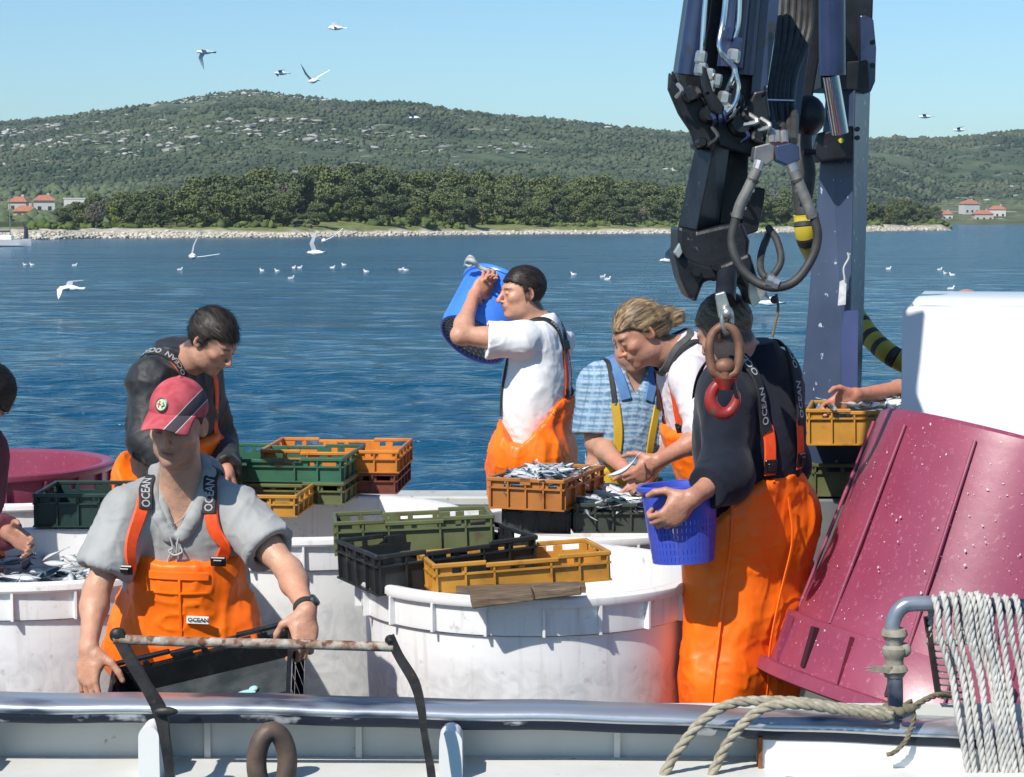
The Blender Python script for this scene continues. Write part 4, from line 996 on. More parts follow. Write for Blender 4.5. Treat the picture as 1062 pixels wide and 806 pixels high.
def crane():
    Y = 8.7
    o = empty('crane_column', tuple(atc(862, 520, 8.9)), 'faded blue steel crane column with chipped paint, tapering upward', 'crane')
    # column: front face and right side face of a tapered box
    fl = [(857, 90), (829, 425), (829, 900)]; fr = [(887, 90), (880, 425), (880, 900)]; br = [(903, 92), (893, 425), (893, 900)]
    def P(q, Yq): return atc(q[0], q[1], Yq)
    v = []
    for i in range(3):
        v += [P(fl[i], 8.6), P(fr[i], 8.5), P(br[i], 8.80), P((fl[i][0]+10, fl[i][1]), 8.95)]
    f = []
    for i in range(2):
        for k in range(4): f.append((i*4+k, i*4+(k+1) % 4, (i+1)*4+(k+1) % 4, (i+1)*4+k))
    f += [(0, 1, 2, 3), (11, 10, 9, 8)]
    b = MB(); b.add(v, f); q = b.build('mast', BLUE, o, smooth=False); md = q.modifiers.new('bevel', 'BEVEL'); md.width = .008; md.segments = 2
    # reinforcing plate: pointed gusset in a stronger blue, from the lower right
    poly_prism('gusset_plate', [(872, 345), (876, 322), (890, 322), (889, 425), (878, 425), (873, 395)], 8.49, .01, mat('gusset_blue_paint', (.05, .07, .18), (.06, .085, .2), ns=6, rough=.5), o)
    poly_prism('base_flange', [(822, 418), (905, 418), (907, 430), (820, 430)], 8.42, .2, BLUE, o, .004)
    poly_prism('foot', [(818, 430), (912, 430), (912, 900), (818, 900)], 8.45, .2, BLUE, o, .004)
    # head of the column
    poly_prism('head_plate', [(898, 16), (906, 20), (909, 50), (908, 84), (903, 96), (893, 92), (892, 16)], 8.52, .32, DBLUE, o, .006)
    poly_prism('head_cross_member', [(850, 66), (900, 62), (902, 94), (852, 92)], 8.5, .3, CBLK, o, .006)
    poly_prism('knee_bracket', [(848, 138), (886, 130), (886, 164), (850, 168), (842, 158)], 8.40, .25, CBLK, o, .01)
    for (x, y) in ((872, 146), (889, 134), (889, 143), (905, 44), (905, 68)):
        MB().lathe([(0, .01), (.010, .01), (.010, -.01)], c=atc(x, y, 8.40 if x != 872 else 8.385), axis=(0, -1, 0), n=8).build('bolt', YEL if x == 872 else CBLK, o)
    # steps / welds, grease drip box
    poly_prism('torn_label', [(871, 292), (878, 289), (877, 316), (869, 317)], 8.47, .006, mat('white_label', (.7, .7, .68), (.5, .5, .5), ns=40), o)
    tubep('label_wire', [(876, 290, 8.46), (875, 278, 8.46), (880, 268, 8.46), (879, 262, 8.46)], .004, mat('dirty_white_wire', (.5, .5, .47)), o, 6)
    # second blue member: inclined column of the main boom behind the boom head
    B = empty('crane_boom', tuple(atc(780, 60, 8.3)), 'black and dark blue folded crane boom with pipes, hoses and cylinders', 'crane boom')
    # outer boom (dark blue, four vertical members)
    poly_prism('boom_box', [(722, -40), (795, -40), (805, -40), (797, 60), (790, 112), (712, 112), (706, 70)], 7.35, .34, CBLK, B, .01)
    poly_prism('boom_inner_box', [(796, -40), (812, -40), (797, 80), (786, 130), (775, 130), (780, 80)], 7.5, .25, CBLK, B, .006)
    poly_prism('boom_side_plate', [(790, -40), (812, -40), (806, 20), (796, 88), (790, 100), (779, 100)], 7.28, .012, DBLUE, B)
    tubep('hydraulic_cylinder', [(731, -40, 7.24), (714, 78, 7.24)], .036, DBLUE, B, 20)
    tubep('hydraulic_cylinder', [(768, -40, 7.22), (757, 70, 7.22)], .040, DBLUE, B, 20)
    tubep('hydraulic_cylinder', [(783, -40, 7.26), (772, 78, 7.26)], .030, DBLUE, B, 20)
    tubep('chrome_pipe', [(736, -40, 7.16), (731, 10, 7.16), (728, 58, 7.16)], .0085, CHROME, B, 10)
    tubep('chrome_pipe', [(756, -40, 7.12), (751, 15, 7.12), (746, 47, 7.10), (753, 62, 7.10), (762, 72, 7.10), (758, 86, 7.10), (752, 98, 7.12)], .0085, CHROME, B, 10, 4)
    tubep('chrome_pipe', [(768, -40, 7.12), (766, 20, 7.12), (762, 40, 7.12)], .0075, CHROME, B, 10)
    tubep('chrome_pipe', [(763, 76, 7.08), (766, 92, 7.08), (762, 108, 7.08), (754, 117, 7.08)], .007, CHROME, B, 10)
    for (x, y, s_) in ((727, 60, .018), (727, 72, .02), (764, 46, .016), (761, 58, .02), (735, 78, .018), (751, 102, .02), (752, 112, .016), (744, 84, .014), (736, 90, .017), (757, 36, .012)):
        MB().lathe([(0, .02), (s_*.8, .02), (s_, .012), (s_, -.012), (s_*.8, -.02), (0, -.02)], c=atc(x, y, 7.12), axis=nrm((.15, 0, 1)), n=6).build('pipe_fitting', ZINC if y > 55 else DBLUE, B, smooth=False)
    # knuckle: claw-like black link plates
    poly_prism('link_plate', [(694, 74), (700, 82), (706, 92), (716, 92), (722, 100), (735, 102), (745, 98), (760, 118), (774, 112), (782, 95), (795, 92), (799, 120), (794, 150), (780, 163), (745, 152), (722, 156), (716, 136), (704, 118), (698, 104), (693, 92)], 7.18, .045, CBLK, B, .008)
    poly_prism('link_plate', [(697, 72), (706, 90), (716, 112), (728, 130), (752, 132), (770, 120), (784, 128), (790, 150), (775, 166), (735, 152), (716, 128), (700, 108)], 7.45, .05, CBLK, B, .008)
    poly_prism('claw', [(727, 66), (733, 70), (740, 95), (752, 110), (750, 124), (738, 116), (729, 98)], 7.10, .05, CBLK, B, .008)
    for x, y, r_ in ((716, 98, .026), (768, 128, .04), (735, 118, .03), (784, 140, .022), (727, 148, .016)):
        MB().lathe([(0, .045), (r_*.7, .045), (r_, .03), (r_, -.2), (0, -.2)], c=atc(x, y, 7.16), axis=(0, -1, 0), n=20).build('pivot_pin', CBLK, B)
    # fine clutter around the knuckle
    rr = np.random.RandomState(8)
    for k in range(16):
        x = rr.uniform(702, 795); y = rr.uniform(84, 138); a = rr.uniform(-.8, .8); l = rr.uniform(8, 20)
        tubep('small_line', [(x, y, 7.13), (x+l*.3+3*rr.normal(), y+l*.5, 7.10), (x+l*math.sin(a), y+l*math.cos(a), 7.13)], .005+.003*rr.rand(), (HOSE, DBLUE, ZINC, CBLK)[k % 4], B, 6)
    # lower stick (box section with a lit left face), points down
    def stick(name, top, bot, Yt, Yb, m):
        (a0, a1, a2), (b0, b1, b2) = top, bot
        v = [atc(*a0, Yt+.06), atc(*a1, Yt-.06), atc(*a2, Yt+.05), atc(*a2, Yt+.22), atc(*a0, Yt+.24),
             atc(*b0, Yb+.06), atc(*b1, Yb-.06), atc(*b2, Yb+.05), atc(*b2, Yb+.22), atc(*b0, Yb+.24)]
        f = [(i, (i+1) % 5, 5+(i+1) % 5, 5+i) for i in range(5)]+[(4, 3, 2, 1, 0), (5, 6, 7, 8, 9)]
        b = MB(); b.add(v, f); q = b.build(name, m, B, smooth=False); md = q.modifiers.new('bevel', 'BEVEL'); md.width = .006; md.segments = 2
    stick('stick', ((724, 140), (741, 148), (758, 142)), ((703, 236), (722, 240), (745, 236)), 7.2, 7.2, CBLK)
    poly_prism('stick_rear_rail', [(752, 130), (778, 130), (775, 200), (766, 262), (742, 262), (748, 200)], 7.34, .12, CBLK, B, .006)
    poly_prism('stick_gusset', [(776, 192), (794, 196), (792, 212), (786, 240), (768, 246), (772, 205)], 7.30, .03, CBLK, B, .004)
    poly_prism('tip_housing', [(703, 234), (722, 240), (747, 234), (770, 230), (778, 250), (774, 288), (740, 292), (716, 286), (703, 262)], 7.12, .30, CBLK, B, .012)
    poly_prism('tip_skirt', [(699, 262), (722, 272), (742, 278), (778, 262), (782, 275), (790, 300), (781, 318), (775, 300), (752, 290), (730, 292), (722, 314), (714, 308), (706, 290)], 7.08, .26, CBLK, B, .01)
    poly_prism('tip_wing', [(776, 288), (786, 290), (795, 302), (789, 312), (781, 319), (777, 308)], 7.06, .02, ZINC, B, .002)
    poly_prism('guard_bracket', [(699, 262), (705, 252), (708, 262), (704, 268)], 7.05, .05, ZINC, B, .002)
    for (x, y) in ((722, 282), (742, 276), (762, 284)):
        MB().lathe([(0, .02), (.014, .02), (.014, -.02)], c=atc(x, y, 7.07), axis=(0, -1, 0), n=8).build('bolt', CBLK, B)
    # cylinder with chrome rod on the right
    tubep('lift_cylinder', [(862, -40, 8.18), (863, 78, 8.22)], .052, DBLUE, B, 24)
    tubep('lift_rod', [(861, 78, 8.22), (871, 138, 8.28)], .034, CHROME, B, 24)
    poly_prism('outer_boom', [(812, -40), (852, -40), (850, 60), (840, 120), (828, 110), (824, 60), (818, 20)], 8.3, .2, CBLK, B, .008)
    poly_prism('outer_boom_face', [(845, -40), (907, -40), (904, 64), (880, 66), (862, 58), (850, 66)], 8.58, .25, CBLK, B, .008)
    poly_prism('boom_flat_bar', [(844, -40), (850, -40), (838, 60), (826, 150), (816, 150), (826, 70)], 7.9, .03, BLUE, B, .003)
    # bundle of hoses
    for i, (x0, x1, yb) in enumerate(((812, 799, 128), (818, 804, 132), (825, 809, 130), (832, 813, 134), (838, 817, 128), (844, 822, 122))):
        tubep('hose', [(x0, -40, 7.9-.02*i), (x0-4, 30, 7.85), (x1+3, 75, 7.75), (x1-1, 105, 7.55), (x1+2, yb, 7.35), (803+i*4, 147, 7.12)], .0125, HOSE, B, 10)
    tubep('clamp_bar', [(788, 104, 7.45), (824, 105, 7.45)], .005, CHROME, B, 8)
    tubep('hose', [(838, 118, 8.0), (836, 150, 8.0), (840, 180, 8.0), (835, 215, 8.0)], .02, HOSE, B, 12)
    MB().ball(atc(838, 120, 8.0), (.06, .05, .07), n=16).build('hose_joint', CBLK, B)
    tubep('cable_tie', [(833, 158, 7.95), (846, 158, 7.95)], .01, CBLK, B, 8)
    for (x, y0, y1) in ((800, 136, 150), (806, 138, 150), (813, 138, 150)):
        tubep('hose_end', [(x, y0, 7.14), (x+1, y1, 7.10)], .013, ZINC, B, 10)
    poly_prism('hose_block', [(783, 152), (798, 148), (804, 152), (803, 166), (795, 172), (781, 167)], 7.05, .08, mat('grey_steel_block', (.15, .15, .16), (.25, .24, .23), ns=20, rough=.4, metal=.5), B, .004)
    poly_prism('hose_block', [(805, 151), (820, 148), (829, 152), (830, 166), (819, 173), (806, 167)], 7.0, .08, DBLUE, B, .004)
    # the two U-shaped hoses
    tubep('hose_fitting', [(787, 168, 7.0), (784, 178, 6.99)], .016, ZINC, B, 10)
    tubep('hose_fitting', [(820, 170, 6.97), (824, 180, 6.97)], .016, ZINC, B, 10)
    tubep('braided_sleeve', [(785, 176, 6.99), (776, 196, 6.98), (768, 212, 6.97), (764, 226, 6.97)], .0165, HOSEG, B, 12)
    tubep('braided_sleeve', [(823, 178, 6.96), (832, 198, 6.95), (840, 218, 6.94), (843, 226, 6.94)], .0165, HOSEG, B, 12)
    for k in range(5): 
        tubep('crimp_ring', [(781-k*4.2, 186+k*9, 6.985), (780-k*4.2, 189+k*9, 6.985)], .0185, ZINC if k % 2 else HOSE, B, 10)
        tubep('crimp_ring', [(826+k*4, 186+k*9, 6.955), (827+k*4, 189+k*9, 6.955)], .0185, ZINC if k % 2 else HOSE, B, 10)
    tubep('pressure_hose', [(764, 224, 6.97), (759, 248, 6.97), (764, 270, 6.96), (778, 288, 6.95), (800, 298, 6.93), (824, 292, 6.93), (842, 268, 6.94), (848, 245, 6.94), (844, 224, 6.94)], .0135, HOSE, B, 14)
    tubep('pressure_hose', [(797, 236, 7.1), (806, 250, 7.05), (810, 270, 7.0), (803, 284, 6.98), (795, 290, 6.97)], .011, HOSE, B, 12)
    tubep('pressure_hose', [(798, 240, 7.12), (790, 262, 7.08), (789, 280, 7.02), (797, 292, 6.98)], .011, HOSE, B, 12)
    for (x, y) in ((798, 290), (804, 293)):
        tubep('hose_clip', [(x-3, y, 6.93), (x+3, y+2, 6.93)], .02, ZINC, B, 8)
    tubep('loose_cord', [(805, 305, 6.98), (807, 320, 6.98), (804, 336, 6.98), (801, 350, 6.98)], .0045, CORD, B, 6)
    MB().ball(atc(803, 311, 6.98), .012, n=8, m=6).build('cord_knot', HOSE, B)
    # yellow and black striped hose
    Hh = empty('striped_hose', tuple(atc(910, 360, 8.9)), 'thick yellow hose with black bands hanging behind the crane column', 'hose')
    MB().tube(spline([atc(836, 120, 8.98), atc(830, 170, 8.95), atc(834, 223, 8.93)], 6), .040, 14).build('black_sleeve', HOSE, Hh)
    path = spline([atc(834, 222, 8.93), atc(838, 250, 8.95), atc(860, 290, 9.2), atc(885, 325, 9.2), atc(905, 352, 9.1), atc(930, 372, 9.0), atc(975, 392, 9.0)], 12)
    n = len(path); k = 0; i = 0
    while i < n-1:
        j = min(n-1, i+(4 if k % 2 == 0 else 2)); MB().tube(path[i:j+1], .046 if k % 2 == 0 else .0465, 16).build('yellow_band' if k % 2 == 0 else 'black_band', YEL if k % 2 == 0 else HOSE, Hh); i = j; k += 1
    # hook
    Kh = empty('crane_hook', tuple(atc(751, 400, 6.85)), 'red crane hook on a rusty swivel link hanging in front of the navy sweater man', 'hook')
    Yk = 6.85
    tubep('hanger_bolt', [(754, 285, 7.0), (752, 312, 6.9)], .03, CBLK, Kh, 12)
    poly_prism('shackle_cheek', [(742, 305), (752, 302), (757, 318), (754, 334), (746, 330)], 6.86, .03, ZINC, Kh, .004)
    def link(name, cx, cy, rx, ry, r_, m, n=28, a0=0, a1=2*math.pi, tiltY=0):
        pts = [atc(cx+rx*math.cos(a), cy+ry*math.sin(a), Yk+tiltY*math.cos(a)) for a in np.linspace(a0, a1, n, endpoint=abs(a1-a0) < 6.2)]
        b = MB(); b.tube(pts, r_, 12, closed=abs(a1-a0) > 6.2); return b.build(name, m, Kh)
    link('chain_link', 754, 332, 5.0, 13, .007, ZINC, tiltY=.01)
    MB().ball(atc(754, 325, Yk-.01), .017, n=14).build('shackle_pin', ZINC, Kh)
    pts = [(739, 384), (736, 368), (737, 352), (743, 342), (752, 338), (761, 343), (766, 354), (767, 368), (764, 384), (758, 389), (751, 391), (744, 389)]
    b = MB(); b.tube(spline([atc(x, y, Yk) for x, y in pts], 4, closed=True), .0135, 12, closed=True); b.build('swivel_bow', HOOKR, Kh)
    b = MB(); b.tube([atc(752, 376, Yk), atc(752, 400, Yk)], [.02, .014], 12); b.ball(atc(752, 380, Yk), (.03, .022, .024)); b.build('swivel_eye', HOOKR, Kh)
    b = MB(); b.tube([atc(752, 392, Yk), atc(752, 404, Yk)], [.036, .022], 16); b.build('swivel_cap', REDP, Kh)
    hp = spline([atc(x, y, Yk) for x, y in ((752, 396), (745, 398), (738, 408), (738, 419), (745, 428), (755, 428), (762, 420), (764, 410), (762, 404))], 6)
    rr_ = np.interp(np.linspace(0, 1, len(hp)), [0, .12, .45, .75, 1], [.014, .015, .021, .016, .007])
    b = MB(); b.tube(hp, rr_, 14); b.build('hook_body', REDP, Kh)
    b = MB(); b.tube([atc(760, 392, Yk-.012), atc(764, 412, Yk-.012)], .006, 8); b.build('safety_latch', CBLK, Kh)
crane()
# ------------------------------------------------------------------ people: smooth-union bodies turned into one surface
def smin(a, b, k):
    h = np.clip(.5+.5*(b-a)/k, 0, 1); return b*(1-h)+a*h-k*h*(1-h)
def smax(a, b, k): return -smin(-a, -b, k)
class Cone:
    """tapered limb; n, s: squash along n by s"""
    def __init__(s, a, b, ra, rb, k=.03, n=None, sq=1.):
        s.a, s.b, s.ra, s.rb, s.k = V(a), V(b), ra, rb, k; s.n = None if n is None else nrm(n); s.sq = sq
    def bb(s): r = max(s.ra, s.rb)*max(1, s.sq); return np.minimum(s.a, s.b)-r, np.maximum(s.a, s.b)+r
    def d(s, P):
        ba = s.b-s.a; pa = P-s.a; h = np.clip((pa @ ba)/max(ba @ ba, 1e-9), 0, 1); q = pa-h[..., None]*ba
        r = s.ra+(s.rb-s.ra)*h
        if s.n is not None: q = q+(q @ s.n)[..., None]*s.n*(1/s.sq-1)
        return (np.sqrt((q*q).sum(-1))-r)*(min(1, s.sq) if s.n is not None else 1)
class Ell:
    def __init__(s, c, r, R=None, k=.03): s.c, s.r, s.k = V(c), V(r), k; s.R = np.eye(3) if R is None else np.asarray(R)
    def bb(s): m = np.abs(s.R) @ s.r; return s.c-m, s.c+m
    def d(s, P):
        q = (P-s.c) @ s.R; a = q/s.r; k0 = np.sqrt((a*a).sum(-1)); k1 = np.sqrt(((a/s.r)**2).sum(-1))
        return k0*(k0-1)/(k1+1e-9)
class Neg:
    """smooth carving"""
    def __init__(s, p, k=.01): s.p = p; s.k = k
    def bb(s): return s.p.bb()
    def d(s, P): return s.p.d(P)
def field(prims, P, off=0., far=.12):
    D = np.full(P.shape[:-1], far)
    for p in prims:
        if isinstance(p, Neg): D = smax(D, -p.d(P), p.k)
        else: D = smin(D, p.d(P)-off, p.k)
    return D
def grid_field(prims, h, off=0., cut=None, box=None, pad=.03):
    los = np.array([p.bb()[0] for p in prims if not isinstance(p, Neg)]); his = np.array([p.bb()[1] for p in prims if not isinstance(p, Neg)])
    lo = los.min(0)-off-pad; hi = his.max(0)+off+pad
    if box is not None: lo = np.maximum(lo, box[0]); hi = np.minimum(hi, box[1])
    n = np.ceil((hi-lo)/h).astype(int)+1
    ax = [lo[i]+h*np.arange(n[i]) for i in range(3)]
    D = np.full(n, .10, np.float32)
    for p in prims:
        a, b = p.bb(); m = off+2.5*h+(p.k if not isinstance(p, Neg) else p.k)
        i0 = np.maximum(np.floor((a-m-lo)/h).astype(int), 0); i1 = np.minimum(np.ceil((b+m-lo)/h).astype(int)+1, n)
        if (i1 <= i0).any(): continue
        sl = tuple(slice(i0[i], i1[i]) for i in range(3))
        X, Y, Z = np.meshgrid(ax[0][sl[0]], ax[1][sl[1]], ax[2][sl[2]], indexing='ij'); P = np.stack([X, Y, Z], -1)
        dp = p.d(P)
        if isinstance(p, Neg): D[sl] = smax(D[sl], -dp, p.k)
        else: D[sl] = smin(D[sl], dp-off, p.k)
    if cut is not None:
        M = np.abs(D) < .099
        I = np.argwhere(M)
        # evaluate the cut in the active band and inside
        M = D < .05; I = np.argwhere(M); P = lo+I*h; D[M] = np.maximum(D[M], cut(P))
    D[0], D[-1], D[:, 0], D[:, -1], D[:, :, 0], D[:, :, -1] = .05, .05, .05, .05, .05, .05
    return D, lo, h
def nets(D, lo, h):
    s = D < 0
    c = [s[i:s.shape[0]-1+i, j:s.shape[1]-1+j, k:s.shape[2]-1+k] for i in (0, 1) for j in (0, 1) for k in (0, 1)]
    cnt = sum(x.astype(np.int8) for x in c); act = (cnt > 0) & (cnt < 8)
    I = np.argwhere(act); idx = np.full(act.shape, -1, np.int32); idx[act] = np.arange(len(I))
    offs = np.array([(i, j, k) for i in (0, 1) for j in (0, 1) for k in (0, 1)])
    val = np.stack([D[I[:, 0]+o[0], I[:, 1]+o[1], I[:, 2]+o[2]] for o in offs], 1)
    acc = np.zeros((len(I), 3)); nn = np.zeros(len(I))
    for a in range(8):
        for b in range(a+1, 8):
            if np.abs(offs[a]-offs[b]).sum() != 1: continue
            va, vb = val[:, a], val[:, b]; m = (va < 0) != (vb < 0); t = np.where(m, va/np.where(m, va-vb, 1), 0)
            acc += m[:, None]*(offs[a]+t[:, None]*(offs[b]-offs[a])); nn += m
    Vt = lo+(I+acc/nn[:, None])*h
    F = []
    for ax in range(3):
        o1, o2 = [(1, 2), (2, 0), (0, 1)][ax]
        a = s; sh = [slice(None)]*3; sh[ax] = slice(0, -1); A = s[tuple(sh)]; sh[ax] = slice(1, None); B = s[tuple(sh)]
        for flip, m in ((False, A & ~B), (True, ~A & B)):
            J = np.argwhere(m); J = J[(J[:, o1] > 0) & (J[:, o2] > 0)]
            ok = (J[:, o1] < act.shape[o1]) & (J[:, o2] < act.shape[o2]) & (J[:, ax] < act.shape[ax]); J = J[ok]
            e1 = np.zeros(3, int); e1[o1] = 1; e2 = np.zeros(3, int); e2[o2] = 1
            g = lambda Q: idx[Q[:, 0], Q[:, 1], Q[:, 2]]
            q = np.stack([g(J-e1-e2), g(J-e2), g(J), g(J-e1)], 1)
            F.append(q[:, ::-1] if flip else q)
    F = np.concatenate(F); F = F[(F >= 0).all(1)]
    return Vt, F
def vnormals(Vt, F):
    n = np.cross(Vt[F[:, 2]]-Vt[F[:, 0]], Vt[F[:, 3]]-Vt[F[:, 1]]); N = np.zeros_like(Vt)
    for k in range(4): np.add.at(N, F[:, k], n)
    return N/(np.linalg.norm(N, axis=1)[:, None]+1e-12)
def relax(Vt, F, it=1, lam=.5):
    for _ in range(it):
        A = np.zeros_like(Vt); c = np.zeros(len(Vt))
        for a, b in ((0, 1), (1, 2), (2, 3), (3, 0)):
            np.add.at(A, F[:, a], Vt[F[:, b]]); np.add.at(c, F[:, a], 1)
        Vt = Vt+lam*(A/np.maximum(c, 1)[:, None]-Vt)
    return Vt
def setcol(o, c):
    ca = o.data.color_attributes.new('Col', 'FLOAT_COLOR', 'POINT')
    ca.data.foreach_set('color', np.column_stack([c, np.ones(len(c))]).astype(np.float32).ravel())
def frame(fwd, up):
    f = nrm(fwd); r = nrm(np.cross(f, up)); u = np.cross(r, f); return np.column_stack([r, f, u])      # local x=right(of person), y=forward, z=up

def head_prims(c, R, s=1.0, nose=1., jaw=1.):
    W = lambda p: c+R @ (V(p)*s)
    def E(p, r, k): return Ell(W(p), V(r)*s, R, k*s)
    def Cn(a, b, ra, rb, k): return Cone(W(a), W(b), ra*s, rb*s, k*s)
    P = [E((0, -.018, .028), (.073, .092, .086), .02), E((0, .022, -.022), (.060, .066, .078), .03), E((0, .030, -.070), (.047*jaw, .050, .040), .03),
         E((0, .069, -.098), (.020*jaw, .018, .016), .025), E((-.038, .005, -.070), (.020*jaw, .040, .026), .025), E((.038, .005, -.070), (.020*jaw, .040, .026), .025),
         Cn((-.034, .074, .020), (.034, .074, .020), .0105, .0105, .02), E((-.043, .055, -.022), (.020, .024, .018), .02), E((.043, .055, -.022), (.020, .024, .018), .02),
         Neg(E((-.031, .094, -.001), (.016, .013, .0085), .01), .012*s), Neg(E((.031, .094, -.001), (.016, .013, .0085), .01), .012*s),
         Cn((0, .084, .010), (0, .084+.024*nose, -.028), .0078, .0098, .012), E((0, .084+.022*nose, -.034), (.0115, .011, .0085), .008), E((-.0125, .088+.004*nose, -.036), (.0075, .011, .0075), .006), E((.0125, .088+.004*nose, -.036), (.0075, .011, .0075), .006),
         E((0, .083, -.056), (.024, .014, .012), .014), E((0, .0885, -.0565), (.021, .008, .0052), .005), E((0, .0865, -.0685), (.018, .009, .0062), .005),
         Neg(E((0, .0975, -.0625), (.021, .008, .0013), .002), .003*s),
         Ell(W((-.031, .0765, -.0005)), V(.0135, .0135, .0125)*s, R, .003), Ell(W((.031, .0765, -.0005)), V(.0135, .0135, .0125)*s, R, .003)]
    for sg in (-1, 1):
        Re = R @ np.array(Matrix.Rotation(sg*.32, 3, 'Z') @ Matrix.Rotation(-.15, 3, 'X'))
        P += [Ell(W((sg*.078, -.012, -.006)), V(.0075, .019, .031)*s, Re, .008), Ell(W((sg*.074, -.004, -.018)), V(.008, .010, .018)*s, Re, .008),
              Neg(Ell(W((sg*.0855, -.008, -.004)), V(.0065, .010, .019)*s, Re, .003), .005)]
    return P
def hand_prims(wr, R, side, curl=(.5, .6, .7, .8), spread=.12, thumb=(.5, .35), sz=1.0):
    s = sz
    """R: local x = towards the thumb, y = along the fingers, z = back of the hand. side only mirrors nothing else"""
    W = lambda p: wr+R @ (V(p)*s)
    P = [Cone(wr, W((0, .03, 0)), .025*s, .026*s, .02, R[:, 2], .72), Ell(W((0, .055, -.002)), V(.040, .046, .015)*s, R, .015), Cone(W((.024, .02, -.006)), W((.03, .05, -.008)), .014*s, .014*s, .012)]
    L = [(.028, .092, .042, .026, .020), (.0095, .097, .046, .029, .021), (-.0095, .093, .043, .027, .020), (-.027, .083, .034, .021, .018)]
    for i, (x, y, a, b, c) in enumerate(L):
        cu = curl[i]; p = V(x*.9, y, 0); ang = 0.; sp = spread*(1.3-i)*.75; r = (.0092, .0095, .0090, .0080)[i]
        P.append(Cone(W(V(x*.85, .05, .001)), W(p), .0115*s, .0108*s, .010*s))
        for j, l in enumerate((a, b, c)):
            ang += cu*(.75, 1.0, .7)[j]
            q = p+V(math.sin(sp)*math.cos(ang), math.cos(sp)*math.cos(ang), -math.sin(ang))*l
            P.append(Cone(W(p), W(q), (r-.0006*j)*s, (r-.0006*(j+1))*s, .0035*s)); p = q
    p = V(.026, .018, -.006); d = nrm(V(math.sin(.95+thumb[0]*.2), math.cos(.95)*1., -.15-thumb[0]*.5)); q = p+d*.045
    P.append(Cone(W(p), W(q), .0155*s, .0115*s, .012*s)); d2 = nrm(d+V(-.55*thumb[1], .45, -.5*thumb[1])); q2 = q+d2*.034
    P.append(Cone(W(q), W(q2), .0108*s, .0098*s, .005*s)); d3 = nrm(d2+V(-.7*thumb[1], .3, -.45*thumb[1])); P.append(Cone(W(q2), W(q2+d3*.026), .0098*s, .0082*s, .004*s))
    return P
def skin_mat(name, tone):
    m = mat(name, (.92, .92, .92), (1.06, 1.02, 1.0), ns=35, rough=.43, attr='Col', spec=.45, bump=.0010, bs=260, sss=.12, sss_r=(.010, .004, .002), bump2=(.002, 55))
    return m
SKIN = skin_mat('skin', None)
def hairm(name, c, c2): return (c, c2)
HAIRM = mat('human_hair', (1, 1, 1), (.85, .85, .85), ns=60, rough=.5, attr='Col', spec=.3)
